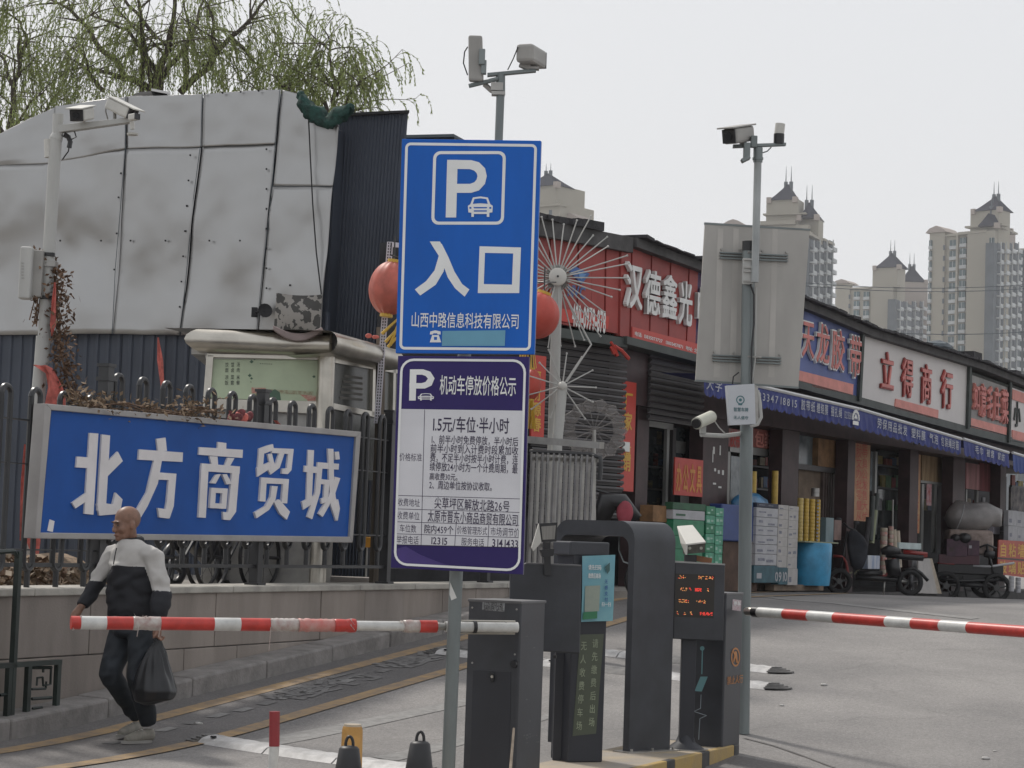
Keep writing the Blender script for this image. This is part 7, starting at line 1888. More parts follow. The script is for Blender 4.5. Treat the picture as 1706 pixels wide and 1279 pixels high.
# --- arch
t = thing('machine_arch', 'tall dark grey inverted-U gate arch with rounded corners, middle machine on the island', 'gate arch', V(at(1047, 1252, 14.75).x, 14.75, IZ))
bd = V(.745, .665, 0).normalized(); ud = V(.665, -.745, 0).normalized()
c = at(1047, 1252, 14.7); P0 = V(c.x, c.y, 0); wB = .40; Lu = .80; tk = .055; ztop = at(1062, 868, 14.7).z; rad_o = .14
def archpts(o):      # outline in (u from right leg outer face going left, z); o = inset
    r = rad_o - o; pts = [(o, IZ)]
    for k in range(9): a = PI / 2 * k / 8; pts.append((o + r - r * math.cos(a), ztop - (o * 1.9) - r + r * math.sin(a)))
    for k in range(9): a = PI / 2 * (1 - k / 8); pts.append((Lu - o - r + r * math.cos(a), ztop - (o * 1.9) - r + r * math.sin(a)))
    pts.append((Lu - o, IZ)); return pts
OA, IA = archpts(0), archpts(tk)
mb = MB(); k = len(OA); W3 = lambda u, z, v: V(*(P0 - ud * u + bd * v).xy, z)
vs = [W3(u, z, 0) for u, z in OA] + [W3(u, z, 0) for u, z in IA] + [W3(u, z, wB) for u, z in OA] + [W3(u, z, wB) for u, z in IA]; fs = []
for i in range(k - 1): fs += [(i, i + 1, k + i + 1, k + i), (2 * k + i, 3 * k + i, 3 * k + i + 1, 2 * k + i + 1), (i, 2 * k + i, 2 * k + i + 1, i + 1), (k + i, k + i + 1, 3 * k + i + 1, 3 * k + i)]
fs += [(0, k, 3 * k, 2 * k), (k - 1, 3 * k - 1, 4 * k - 1, 2 * k - 1)]
mb.add(vs, fs); obj('frame', mb, M_MG, t, smooth=True)
mb = MB(); mb.hexa([W3(-.05, IZ, -.05), W3(-.05, IZ, wB + .05), W3(.1, IZ, wB + .05), W3(.1, IZ, -.05), W3(-.05, IZ + .008, -.05), W3(-.05, IZ + .008, wB + .05), W3(.1, IZ + .008, wB + .05), W3(.1, IZ + .008, -.05)]); obj('foot_plate', mb, M_STEELD, t)
for v in (.0, .2, .4):
    mb = MB(); mb.cyl(W3(-.03, IZ + .008, v), W3(-.03, IZ + .025, v), .01, seg=6); obj('foot_bolt', mb, M_STEELD, t)
mb = MB(); mb.tube([W3(tk + .003, 1.3, .02), W3(tk + .003, .3, .02)], .004, 4); obj('green_lit_edge', mb, mat('green_edge_tint', (.3, .42, .36), .4), t)  # green light along the leg's inner edge, painted as a greenish tube
mb = MB(); mb.tube([W3(.3, ztop - .1, .15), W3(.27, ztop - .2, .12), W3(.2, ztop - .28, .1), W3(.1, ztop - .3, .1)], .006, 5); obj('cable', mb, M_GALV, t)
# --- LED cabinet (right)
d2 = 15.0
LD2 = FR(1122, d2, 1208, d2 + .02)
t = thing('led_display', 'dark display cabinet showing rows of small orange and red LED characters', 'display cabinet', V(at(1165, 1066, d2).x, d2, at(1165, 1066, d2).z))
mb = MB(); mb.fp(LD2, [LD2.px(*p) for p in ((1124, 936), (1208, 941), (1205, 1068), (1121, 1064))], -.16, 0); obj('housing', mb, M_MG, t, bevel=.006)
mb = MB(); mb.fp(LD2, [LD2.px(*p, .002) for p in ((1124, 934), (1208, 939), (1208, 941.5), (1124, 937))], -.16, .003); obj('top_edge', mb, mat('pale_edge', (.35, .35, .34), .4), t)
fq(LD2, 'screen', ((1125, 955), (1191, 958), (1189, 1030), (1123, 1027)), mat('led_screen', (.022, .018, .014), .35, var=.1), t, .003, .003)
M_LO = mat('led_orange', (1, .42, .12, 1), emit=1.3, var=0); M_LR = mat('led_red', (1, .06, .04, 1), emit=1.3, var=0)
lr2 = random.Random(6)
rows_ = [(961, [(1130, 1142, 0), (1164, 1170, 1), (1172, 1178, 1), (1181, 1190, 1)]), (981.5, [(1134, 1144, 0), (1148, 1151, 1), (1158, 1169, 2), (1177, 1181, 1)]), (1001, [(1131, 1147, 1), (1159, 1175, 1)]), (1021, [(1128, 1131, 1), (1139, 1142, 0), (1150, 1153, 1), (1165, 1187, 2)])]
mo, mr = MB(), MB()
for y, spans in rows_:
    for a, b, kd in spans:
        x = a
        while x < b:
            for yy in (-2.2, -.8, .6, 2.0):
                if lr2.random() < (.38 if kd < 2 else .6):
                    u, z = LD2.px(x, y + yy + (x - 1125) * .035, .0035); tgt = mr if (kd == 2 or lr2.random() < .25) else mo; tgt.fb(LD2, u, u + .0032, z, z + .0032, .003, .0042)
            x += 1.4
obj('led_dots', mo, M_LO, t, kind='stuff'); obj('led_dots', mr, M_LR, t, kind='stuff')
cab(t, 'stem', BoxF(V(at(1134, 1150, d2 + .05).x, d2 + .05, 0), V(1, 0, 0), V(0, 1, 0)), 0, .1, 0, .1, IZ, at(1140, 1060, d2).z, M_MG2, .004)
mb = MB(); cc = V(at(1142, 1240, d2 + .1).x, d2 + .1, IZ); mb.lathe(cc, [(.13, 0), (.125, .012), (.07, .05), (.05, .1)], 18); obj('stem_foot', mb, M_MG2, t, smooth=True)
mb = MB(); mb.lathe(cc, [(.16, .0), (.16, .006)], 24); obj('floor_plate', mb, M_STEELD, t)
t = thing('plate_camera', 'number plate camera with a white sloping hood on top of the lit display cabinet', 'camera', at(1160, 930, d2 + .1))
cf2 = FR(1120, d2, 1180, d2 + .02)
def P3(x, y, d): return at(x, y, d)
mb = MB(); q = [P3(1128, 876, d2 + .35), P3(1154, 874, d2 + .35), P3(1176, 902, d2 - .02), P3(1143, 906, d2 - .02)]
mb.hexa([p - V(0, 0, .012) for p in q] + q); obj('hood', mb, M_CAMW, t, bevel=.003)
mb = MB(); mb.prism([P3(1128, 877, d2 + .34), P3(1143, 907, d2 - .02), P3(1142, 924, d2 - .02), P3(1134, 905, d2 + .1)], (.012, 0, 0)); obj('hood_side', mb, M_CAMW, t)
mb = MB(); mb.hexa([P3(1143, 923, d2), P3(1174, 920, d2), P3(1174, 920, d2) + V(0, .25, 0), P3(1143, 923, d2) + V(0, .25, 0), P3(1144, 907, d2), P3(1175, 903, d2), P3(1170, 899, d2) + V(0, .25, .0), P3(1142, 903, d2) + V(0, .25, .0)]); obj('face', mb, mat('camera_face', (.06, .055, .04), .35, var=.2, scale=40), t)
for x in (1149, 1168):
    mb = MB(); cc = P3(x, 913, d2 - .002); mb.cyl(cc, cc - V(0, .008, 0), .011, seg=10); obj('lens', mb, mat('lens_pale', (.3, .3, .25), .2), t)
mb = MB(); mb.box(P3(1150, 930, d2 + .1), (.08, .1, .05)); obj('bracket', mb, M_BLK, t)
mb = MB(); mb.box(P3(1172, 932, d2 + .12), (.11, .08, .04), Matrix.Rotation(.15, 3, 'Y')); obj('brown_block', mb, mat('brown_card', (.26, .12, .06), .8, var=.15), t)
# --- right barrier box
c = at(1206, 1150, 15.3); RB = BoxF(V(c.x, c.y, 0), -E2, E1); zt = at(1206, 988, 15.3).z
t = thing('barrier_box', 'dark grey boom gate box with an orange no-entry pictogram on its side', 'barrier gate', RB.P(.13, .18, IZ))
cab(t, 'body', RB, 0, .27, 0, .385, IZ - .1, zt, M_MG, .012); cab(t, 'lid_edge', RB, -.003, .273, -.003, .388, zt - .012, zt + .003, MATS['machine_edge'], .003)
RF_ = Frame(RB.P(.27, 0, 0), RB.P(0, 0, 0)); RS_ = Frame(RB.P(0, 0, 0), RB.P(0, .385, 0))
M_TEAL = mat('teal_line', (.16, .33, .35), .4, var=.05); M_GL = mat('grey_line', (.28, .32, .35), .4, var=.05); M_OR = mat('orange_print', (.5, .2, .05), .5)
mb = MB(); mb.cyl(RF_.W(*RF_.px(1170, 1080, .0), 0), RF_.W(*RF_.px(1170, 1080, .0), .003), .016, seg=16); obj('line_art', mb, M_TEAL, t)
for pts, m in (([(1169.3, 1082), (1171.0, 1082), (1170, 1123), (1168.3, 1123)], M_TEAL), ([(1167, 1127), (1179, 1127), (1169, 1152), (1157, 1151)], M_TEAL)): fq(RF_, 'line_art', pts, m, t, .002, .002)
zz = [(1168, 1157), (1167, 1180), (1156, 1185), (1177, 1192), (1166, 1197), (1164, 1232)]
for a, b in zip(zz, zz[1:]):
    mb = MB(); mb.tube([RF_.W(*RF_.px(*a, .002), .002), RF_.W(*RF_.px(*b, .002), .002)], .0028, 4); obj('line_art', mb, M_GL, t)
cx, cy = 1225.5, 1094.5
ringpx(RS_, 'no_entry_ring', [(cx + 7.5 * math.cos(a * PI / 10), cy + 16 * math.sin(a * PI / 10)) for a in range(20)], [(cx + 5.8 * math.cos(a * PI / 10), cy + 13 * math.sin(a * PI / 10)) for a in range(20)], M_OR, t, .003)
fq(RS_, 'pictogram', ((cx - 1, cy - 10), (cx + 2, cy - 9), (cx + 3, cy - 1), (cx + 3.5, cy + 9), (cx + 1, cy + 9), (cx, cy + 1), (cx - 3, cy + 9), (cx - 4, cy + 7), (cx - 2, cy - 3)), M_OR, t, .003, .002)
fq(RS_, 'bar', ((cx - 5, cy - 11), (cx - 3.6, cy - 12), (cx + 5.2, cy + 10), (cx + 4, cy + 12)), M_OR, t, .004, .002)
textpx(RS_, '禁止人行', (1211, 1141), (1238, 1123), M_OR, t, n=.003, bold=.01)
fq(RS_, 'sticker', ((1221, 998), (1235, 1000), (1234, 1018), (1220, 1016)), mat('sticker_red', (.4, .2, .22), .5, col2=(.5, .5, .52), scale=60), t, .003, .002)
textpx(RS_, '停车', (1222, 1009), (1234, 1001), M_REFW, t, n=.005, bold=.02)
# --- right boom
BA2 = at(1244, 1018, 15.55); BB2 = at(1706, 1052, 13.2); BB2 = BA2 + (BB2 - BA2) * 1.35
t = thing('boom', 'right red and white boom barrier, clean striped, running out of the picture', 'boom barrier', BA2)
BA, BB = BB2, BA2       # reuse bp(): picture x falls along BA->BB
for a, b, m in ((1264, 1308, M_BW), (1308, 1349, M_BR), (1349, 1392, M_BW), (1392, 1479, M_BR), (1479, 1522, M_BW), (1522, 1569, M_BR), (1569, 1615, M_BW), (1615, 1720, M_BR), (1720, 1770, M_BW), (1770, 1830, M_BR)):
    mb = MB(); mb.tube([bp(a), bp((a + b) / 2), bp(b)], .0365, 20); obj('boom_segment', mb, m, t, smooth=True)
mb = MB(); mb.tube([bp(1256), bp(1265)], .038, 16); obj('hub', mb, M_BLK, t, smooth=True); mb = MB(); mb.tube([bp(1243), bp(1257)], .03, 16); obj('joint', mb, M_STEEL, t, smooth=True)

# ================================================================== BOLLARDS
t = thing('flexible_post', 'thin post, dark red above and white below, standing alone in the foreground', 'bollard', V(at(456, 1279, 11).x, 11, 0))
p = at(457.5, 1185, 11); q = at(457, 1243, 11); x_, y_ = p.x - .012, 11
mb = MB(); mb.tube([q, p], .0265, 18); obj('red_sleeve', mb, mat('dark_red_sleeve', (.27, .03, .035), .45, var=.1, scale=10), t, smooth=True)
mb = MB(); mb.tube([V(q.x - .012, 11, 0), q], .0255, 18); obj('white_sleeve', mb, M_BW, t, smooth=True)
t = thing('orange_bollard', 'stubby orange bollard with a pale flat cap behind the left black cone', 'bollard', V(at(590, 1250, 11.6).x, 11.6, 0))
p = at(590.5, 1210, 11.6); b = V(p.x - .01, 11.6, 0)
mb = MB(); mb.lathe(b, [(.09, 0), (.085, .03), (.062, .06), (.055, p.z - .02), (.05, p.z)], 24); obj('body', mb, mat('bollard_orange', (.5, .27, .07), .5, var=.15, scale=8), t, smooth=True)
mb = MB(); mb.lathe(b, [(.047, p.z), (.046, p.z + .012), (.02, p.z + .014)], 24); obj('cap', mb, mat('cap_pale', (.55, .47, .36), .5), t, smooth=True)
def cone(px, py, d, label):
    p = at(px, py, d); t = thing('black_cone', label, 'traffic cone', V(p.x - .02, d, 0), 0, 'black cones with ring handles in the foreground')
    b = V(p.x - .02, d, 0); zt = p.z - .05
    mb = MB(); mb.hexa([b + V(-.19, -.19, 0), b + V(.19, -.19, 0), b + V(.19, .19, 0), b + V(-.19, .19, 0), b + V(-.18, -.18, .03), b + V(.18, -.18, .03), b + V(.18, .18, .03), b + V(-.18, .18, .03)]); obj('base', mb, M_BLK, t, bevel=.01)
    mb = MB(); mb.lathe(b, [(.14, .03), (.09, zt * .5), (.06, zt * .82), (.046, zt - .01), (.036, zt), (.02, zt + .003)], 28); obj('cone', mb, mat('cone_black', (.022, .022, .024), .5, var=.15), t, smooth=True)
    mb = MB(); P = [b + V(.017 * math.cos(a), 0, zt + .004 + .04 * math.sin(a) ** .9) for a in [PI * k / 12 for k in range(13)]]
    mb.tube([b + V(.02, 0, zt - .01)] + P + [b + V(-.02, 0, zt - .01)], .007, 8); obj('handle', mb, MATS['cone_black'], t, smooth=True)
cone(590, 1225, 9.9, 'left black cone with ring handle, in front of the orange bollard')
cone(708, 1217, 9.9, 'right black cone with ring handle, beside the sign pole')
t = thing('wooden_stick', 'short pale stick leaning against the nearest gate box', 'stick', V(at(850, 1279, 12.2).x, 12.2, 0))
mb = MB(); a, b = at(849, 1300, 12.2), at(856, 1213, 12.42); mb.tube([V(a.x - .03, 12.0, 0.02), a, b], .011, 6, .007); obj('stick', mb, mat('pale_wood', (.4, .33, .26), .8, var=.15, scale=20), t)
# ================================================================== GOODS IN FRONT OF THE SHOPS
grnd = random.Random(21)
def carton(x0, y0, x1, y1, n, dep, m, label, group, name='carton', band=None, marks=2, mm=None, fr=SF, rot=0):
    u0 = fr.px(x0, (y0 + y1) / 2, n)[0]; u1 = fr.px(x1, (y0 + y1) / 2, n)[0]; z0 = fr.px((x0 + x1) / 2, y1, n)[1]; z1 = fr.px((x0 + x1) / 2, y0, n)[1]
    t = thing(name, label, 'carton', fr.W((u0 + u1) / 2, z0, n - dep / 2), 0, group)
    mb = MB(); mb.fb(fr, u0 + .002, u1 - .002, z0 + .002, z1 - .002, n - dep, n); obj('box', mb, m, t, bevel=.006)
    w, h = u1 - u0, z1 - z0
    if band: mb = MB(); mb.fb(fr, u0 + .004, u1 - .004, z0 + h * .62, z0 + h * .98, n, n + .002); obj('band', mb, band, t)
    for k in range(marks):
        a = u0 + w * (.08 + .42 * k + grnd.uniform(0, .06)); b = a + w * grnd.uniform(.18, .34); zz = z0 + h * grnd.uniform(.15, .5)
        mb = MB(); mb.fb(fr, a, b, zz, zz + h * grnd.uniform(.12, .32), n, n + .0015); obj('print', mb, mm or M_INKB, t)
    return t
M_INKB = mat('print_navy', (.05, .06, .11), .6, col2=(.3, .3, .33), scale=50)
M_GRNC = mat('green_carton', (.02, .21, .10), .5, var=.15, scale=5); M_GRND = mat('dark_green_carton', (.03, .11, .055), .6, var=.15, scale=4); M_CYC = mat('sea_green_carton', (.06, .33, .20), .45, var=.2, scale=8)
M_WCART = mat('white_carton', (.40, .40, .42), .6, var=.08, scale=5); M_WCART2 = mat('white_carton_warm', (.42, .40, .385), .6, var=.08, scale=5)
M_TEALC = mat('teal_carton', (.04, .11, .14), .6, var=.15, scale=6); M_NAVC = mat('navy_carton_lid', (.02, .025, .05), .6, var=.1)
gn = .2
# green cartons
ys = [838, 850, 866, 893, 915, 945, 985]
lab = ['dark green lid carton on top of the green stack', 'pale-banded green carton second from the top of the green stack', 'green carton third from the top of the green stack', 'green carton fourth from the top, behind the plate camera', 'lowest visible green carton of the wide green stack', 'green carton at the foot of the wide green stack']
for i in range(6):
    m = M_GRND if i == 0 else (M_WCART if i == 1 else M_GRNC); carton(1121 + i * .3, ys[i], 1176 - i * 1.5, ys[i + 1], gn, .12, m, lab[i], 'green cartons stacked before the wide maroon column', marks=1 if i else 0, mm=M_GRND if i == 1 else M_GRNC)
yy = [843, 858, 873, 889, 905, 920, 938, 960]
for i in range(7): carton(1177 - i * .4, yy[i], 1192 - i * .5, yy[i + 1], gn, .1, M_CYC if i % 2 else M_GRNC, 'narrow green carton, number %s from the top in the column beside the wide green stack' % ['one', 'two', 'three', 'four', 'five', 'six', 'seven'][i], 'narrow green cartons with crossed tape', marks=2, mm=mat('pale_tape_green', (.3, .5, .4), .4))
for i in range(6): carton(1192.5 - i * .4, yy[i] + 3, 1206 - i * .5, yy[i + 1] + 3, gn, .1, M_CYC, 'outer sea-green carton, %s from the top at the right end of the green stack' % ['first', 'second', 'third', 'fourth', 'fifth', 'sixth'][i], 'outer sea-green cartons', marks=2, mm=MATS['pale_tape_green'])
# brown cardboard left
carton(1088, 842, 1120, 870, .1, .2, MATS['cardboard'], 'brown cardboard box in the left shop doorway beside the green cartons', 'brown cardboard boxes on the pavement', marks=0)
carton(1204, 903, 1262, 985, .1, .2, mat('brown_carton', (.10, .06, .042), .85, var=.2, scale=4), 'big dark brown box under the blue bin behind the right pole', 'brown cardboard boxes on the pavement', marks=0)
# blue bin with a bag
t = thing('blue_bin', 'deep blue plastic bin with a bulging light blue bag, behind the right pole', 'bin', SF.W(*SF.px(1240, 903, .15), .15))
rb_ = lambda x0, y0, x1, y1, m, nm, n0, n1: (lambda u0, u1, z0, z1: (lambda mb: obj(nm, mb, m, t, bevel=.02))(MB().fb(SF, u0, u1, z0, z1, n0, n1)))(SF.px(x0, (y0 + y1) / 2, n1)[0], SF.px(x1, (y0 + y1) / 2, n1)[0], SF.px((x0 + x1) / 2, y1, n1)[1], SF.px((x0 + x1) / 2, y0, n1)[1])
rb_(1202, 841, 1260, 902, mat('bin_blue', (.018, .05, .2), .5, var=.12), 'tub', -.05, .15)
M_BAG = mat('light_blue_bag', (.05, .2, .38), .35, var=.25, scale=5, bump=.3, bscale=12)
mb = MB(); c = SF.W(*SF.px(1250, 843, .0), .0); mb.ell(c, (.62, .15, .2), 20, 12, Matrix.Rotation(SF.ang(), 3, 'Z'), fn=lambda p: 1 + .12 * mn.noise(p * 3)); obj('bag', mb, M_BAG, t, smooth='all')
rb_(1262, 846, 1284, 906, M_BAG, 'side_bag', -.02, .14)
# white carton stacks
yl = [838, 846, 862, 877, 892, 907, 923, 942]
L_ = ['top', 'second', 'third', 'fourth', 'fifth', 'sixth', 'seventh']
for i in range(7):
    sh_ = i * .5
    carton(1261 - sh_, yl[i], 1297 - sh_, yl[i + 1], gn, .12, M_NAVC if i == 0 else M_WCART, 'wide white carton, %s in the left column of the white stack' % L_[i], 'wide white printed cartons', marks=2)
    carton(1297.5 - sh_, yl[i] + 3, 1314 - sh_, yl[i + 1] + 3.5, gn, .12, M_WCART2, 'narrow white carton, %s in the middle column of the white stack' % L_[i], 'narrow white printed cartons', marks=1)
    carton(1314.5 - sh_, yl[i] + 5, 1331 - sh_, yl[i + 1] + 5.5, gn, .12, M_WCART2, 'narrow white carton, %s in the right column of the white stack' % L_[i], 'narrow white printed cartons', marks=2 if i % 2 else 1)
c_ = carton(1256, 942, 1297, 971, gn, .12, M_TEALC, 'teal carton at the foot of the white stack', 'foot cartons of the white stack', marks=1, mm=M_WCART)
textpx(SF.off(gn + .005), '0910', (1291, 968), (1312, 953), M_WCART, carton(1297, 945, 1313, 974, gn, .12, M_TEALC, 'small teal carton with big pale digits at the foot of the white stack', 'foot cartons of the white stack', marks=0), n=0, bold=.02)
carton(1312, 947, 1329, 975, gn, .12, M_WCART2, 'plain white carton at the right foot of the white stack', 'foot cartons of the white stack', marks=1)
t = thing('wooden_pallet', 'low wooden pallet under the white carton stack', 'pallet', SF.W(*SF.px(1330, 983, gn), gn))
for k in range(3):
    mb = MB(); u0 = SF.px(1295, 978, gn)[0]; u1 = SF.px(1377, 984, gn)[0]; z = SF.px(1330, 984, gn)[1]; mb.fb(SF, u0, u1, z, z + .09, gn - .2 - .22 * k, gn - .05 - .22 * k); obj('board', mb, mat('pallet_wood', (.2, .15, .11), .85, var=.2, scale=5), t)
# cyan wrapped bin and the yellow tape rolls
t = thing('cyan_bin', 'bright cyan plastic-wrapped bin right of the white cartons', 'bin', SF.W(*SF.px(1357, 975, gn), gn))
u0 = SF.px(1331, 940, gn)[0]; u1 = SF.px(1383, 940, gn)[0]; z0 = SF.px(1357, 975, gn)[1]; z1 = SF.px(1357, 904, gn)[1]
mb = MB(); um, hw = (u0 + u1) / 2, (u1 - u0) / 2; mb.lathe(SF.W(um, z0, gn - .1), [(hw * .63, 0), (hw * .67, (z1 - z0) * .3), (hw * .69, (z1 - z0) * .95), (hw * .66, z1 - z0)], 26, sx=.8, sy=.8)
obj('tub', mb, mat('cyan_plastic', (.035, .26, .46), .4, var=.15, scale=4, bump=.35, bscale=5), t, smooth=True)
mb = MB(); mb.fb(SF, u0 - .03, u1 + .08, z1, z1 + .02, gn - .35, gn + .1); obj('lid', mb, mat('lid_olive', (.25, .27, .17), .6), t)
M_YR = mat('yellow_tape_roll', (.55, .36, .06), .4, var=.12, scale=9); M_YR2 = mat('pale_yellow_roll', (.56, .42, .14), .4, var=.12, scale=9)
for j, (x, w, y0, m) in enumerate(((1333, 10, 826, M_YR2), (1343, 9, 828, M_YR), (1352.5, 10, 826, M_YR), (1362, 9, 827, M_YR))):
    t = thing('tape_column', ['leftmost pale', 'second', 'third', 'rightmost ruled'][j] + ' yellow column of stacked tape rolls on the cyan bin', 'tape rolls', SF.W(*SF.px(x, 904, gn - .1), gn - .1), 0, 'yellow tape roll columns')
    z = z1 + .02; zt = SF.px(x, y0, gn - .1)[1]; r = w * .5 * SF.W(SF.px(x, 860, gn - .1)[0], 1, gn - .1).y / FPX; n_ = int((zt - z) / .055)
    c = SF.W(SF.px(x, 860, gn - .1)[0], 0, gn - .1)
    for k in range(n_):
        mb = MB(); dz = z + .055 * k; mb.lathe(V(c.x, c.y, dz), [(r * .97, 0), (r * 1.03, .006), (r * 1.03, .048), (r * .97, .054)], 14); obj('tape_roll', mb, m, t, smooth=True)
        if j == 3: mb = MB(); mb.fb(SF, SF.px(x - 1.5, 860, gn - .1 + r)[0], SF.px(x + 1.5, 860, gn - .1 + r)[0], dz + .015, dz + .04, gn - .1 + r, gn - .095 + r * 1.05); obj('print', mb, M_INKB, t)
t = thing('metal_can', 'small silver can on top of the yellow tape rolls', 'can', SF.W(*SF.px(1358, 827, gn - .1), gn - .1)); mb = MB(); c = SF.W(*SF.px(1358, 827, gn - .1), gn - .1); mb.lathe(c, [(.065, 0), (.065, .05), (.06, .055), (.065, .06), (.065, .13), (.055, .135)], 18); obj('can', mb, M_STEELD, t, smooth=True)
for x, y0, y1, lb in ((1254, 785, 838, 'narrow orange-yellow roll standing in the doorway just right of the pole'), (1290, 784, 846, 'tall yellow roll standing in the doorway left of the white cartons')):
    c = SF.W(*SF.px(x, y1, -.1), -.1); zt = SF.px(x, y0, -.1)[1]; mb = MB(); mb.cyl(c, V(c.x, c.y, zt), .05, seg=14); tag(obj('film_roll', mb, M_YR, smooth=True), lb, 'roll', 'rolls in the doorway')
# film and foam rolls farther right
M_CREAMR = mat('cream_roll', (.42, .36, .28), .6, var=.12, scale=10); M_REDR = mat('red_white_roll', (.42, .12, .09), .5, col2=(.45, .4, .36), scale=16)
def stackrolls(x, w, y0, y1, n, m, label, group, lean=0, split=.07):
    c = SF.W(*SF.px(x, y1, n), n); zt = SF.px(x, y0, n)[1]; r = w / 2 * c.y / FPX
    t = thing('roll_stack', label, 'rolls', c, 0, group); z = c.z; k = 0
    while z < zt - .01:
        mb = MB(); mb.lathe(V(c.x + lean * k, c.y, z), [(r * .95, 0), (r, .008), (r, split - .012), (r * .95, split - .004)], 14); obj('roll', mb, m if not isinstance(m, tuple) else m[k % len(m)], t, smooth=True); z += split; k += 1
stackrolls(1471, 12, 880, 962, .1, (M_REDR, M_CREAMR), 'stack of small red and white rolls behind the red scooter', 'small rolls behind the scooter')
stackrolls(1483, 9, 880, 945, .08, (M_CREAMR, M_REDR), 'second stack of small cream rolls right of the red-white stack', 'small rolls behind the scooter')
for x, y0, lb in ((1492, 882, 'cream roll leaning first behind the scooter seat'), (1498, 884, 'cream roll leaning last behind the scooter seat')):
    c = SF.W(*SF.px(x, 945, .1), .1); zt = SF.px(x, y0, .1)[1]; mb = MB(); mb.tube([c, V(c.x - .05, c.y, zt)], .05, 12); tag(obj('foam_roll', mb, M_CREAMR, smooth=True), lb, 'roll', 'cream rolls behind the scooter')
for k, (x0, y0, x1, y1, m) in enumerate(((1450, 826, 1454, 900, M_TRIM), (1456, 822, 1461, 890, M_TRIM), (1452, 850, 1458, 905, MATS['lid_olive']), (1440, 862, 1447, 930, M_TILE), (1487, 832, 1487.5, 885, M_ALU))):
    a, b = SF.W(*SF.px(x0, y1, .0), .0), SF.W(*SF.px(x1, y0, .0), .0); mb = MB(); mb.tube([a, b], .045 if k < 4 else .014, 10)
    tag(obj('upright_roll', mb, m, smooth=True), ['darkest upright roll against the left orange poster', 'taller dark green roll beside the left orange poster', 'olive roll standing among the dark rolls', 'short black roll left of the olive roll', 'thin pale rod standing in the dark middle shopfront'][k], 'roll', 'dark rolls against the shopfront')
# flat tray, blue-white packets and leaning sheets
carton(1498, 904, 1535, 915, .15, .1, mat('pale_tray', (.42, .5, .5), .5), 'flat pale turquoise tray resting behind the scooter seat', 'trays behind the scooter', name='flat_tray', marks=0)
carton(1446, 925, 1466, 948, .1, .1, mat('blue_white_packet', (.13, .2, .36), .4, col2=(.5, .52, .55), scale=9, streak=.2), 'blue and white striped packet standing on the scooter footboard side', 'trays behind the scooter', name='packet', marks=0)
t = thing('leaning_sheets', 'white foam sheets leaning in a wedge behind the scooter rear wheel', 'sheets', SF.W(*SF.px(1548, 990, .1), .1))
for k, (xa, xb, xc, xd, m) in enumerate(((1530, 1549, 1562, 1530, M_WCART2), (1547, 1553, 1569, 1558, M_CREAMR), (1522, 1530, 1534, 1520, M_WCART))):
    flat(SF, 'sheet', ((xa, 931), (xb, 930), (xc, 989), (xd, 988)), m, t, .1 - .06 * k, .03)
carton(1376, 862, 1389, 905, -.1, .1, mat('pale_blue_board', (.17, .24, .26), .5, var=.1), 'pale blue display board leaning against the brown slats', 'boards against the shopfront', name='board', marks=0)
carton(1390, 866, 1402, 900, -.1, .1, mat('dull_rose_board', (.24, .16, .14), .6, var=.2), 'dull rose board leaning beside the pale blue display board', 'boards against the shopfront', name='board', marks=0)
# ---- red electric scooter
SN = 0.0; DSC = [35.4]; ZO = [H(6, 35.4) - at(1515, 988, 35.4).z]
def sp(x, y, n=0.0): return at(x, y, DSC[0] - n) + V(0, 0, ZO[0])
AX = V(0, -1, 0)
M_SRED = mat('scooter_red', (.22, .02, .017), .3, var=.08); M_TYRE = mat('tyre', (.02, .02, .021), .8, var=.1)
t = thing('electric_scooter', 'red and black electric scooter with a winter apron parked before the shops', 'scooter', sp(1465, 986))
zf = sp(1400, 985).z
R_w = (sp(1515, 943).z - sp(1515, 988).z) / 2
wheel(t, sp(1516, 965), AX, R_w, .09, m=M_TYRE); wheel(t, sp(1398, 963), AX, R_w, .09, m=M_TYRE)
def tubeo(nm, pts, r, m, seg=8, n=SN): mb = MB(); mb.tube([sp(x, y, n) for x, y in pts], r, seg); return obj(nm, mb, m, t, smooth='all')
tubeo('red_frame', [(1545, 921), (1495, 921), (1486, 928), (1482, 945), (1475, 955), (1445, 956)], .026, M_SRED); tubeo('red_frame', [(1388, 921), (1404, 922), (1410, 932), (1413, 950), (1418, 958)], .024, M_SRED)
tubeo('footboard', [(1428, 950), (1470, 950)], .045, M_BLK); tubeo('fork', [(1412, 880), (1405, 920), (1398, 958)], .022, M_BLK); tubeo('handlebar', [(1405, 866), (1414, 874), (1428, 880)], .018, M_BLK)
tubeo('fender', [(1505, 945), (1522, 941), (1535, 950), (1546, 962)], .03, M_BLK); tubeo('swing_arm', [(1482, 960), (1516, 965)], .025, M_STEELD); tubeo('kick_stand', [(1474, 962), (1472, 987)], .015, M_STEELD)
mb = MB(); mb.tube([sp(1468, 914), sp(1480, 911), sp(1500, 914)], [.05, .09, .05], 12); obj('saddle', mb, M_BLK, t, smooth='all')
mb = MB(); mb.tube([sp(1505, 915), sp(1545, 918)], .05, 8, .03); obj('rear_rack', mb, M_SRED, t, smooth='all')
tubeo('battery', [(1486, 926), (1490, 955)], .12, M_BLK); tubeo('under_seat', [(1476, 918), (1510, 922), (1538, 924)], .055, M_BLK); tubeo('chassis', [(1425, 956), (1495, 960)], .05, M_BLK); tubeo('front_fender', [(1380, 950), (1392, 943), (1408, 948)], .03, M_BLK); tubeo('hub_motor', [(1514, 965), (1519, 965)], .10, M_BLK)
mb = MB()
apr = [(1416, 876), (1430, 880), (1441, 890), (1448, 905), (1446, 922), (1438, 942), (1426, 946), (1419, 938), (1414, 918), (1412, 896)]
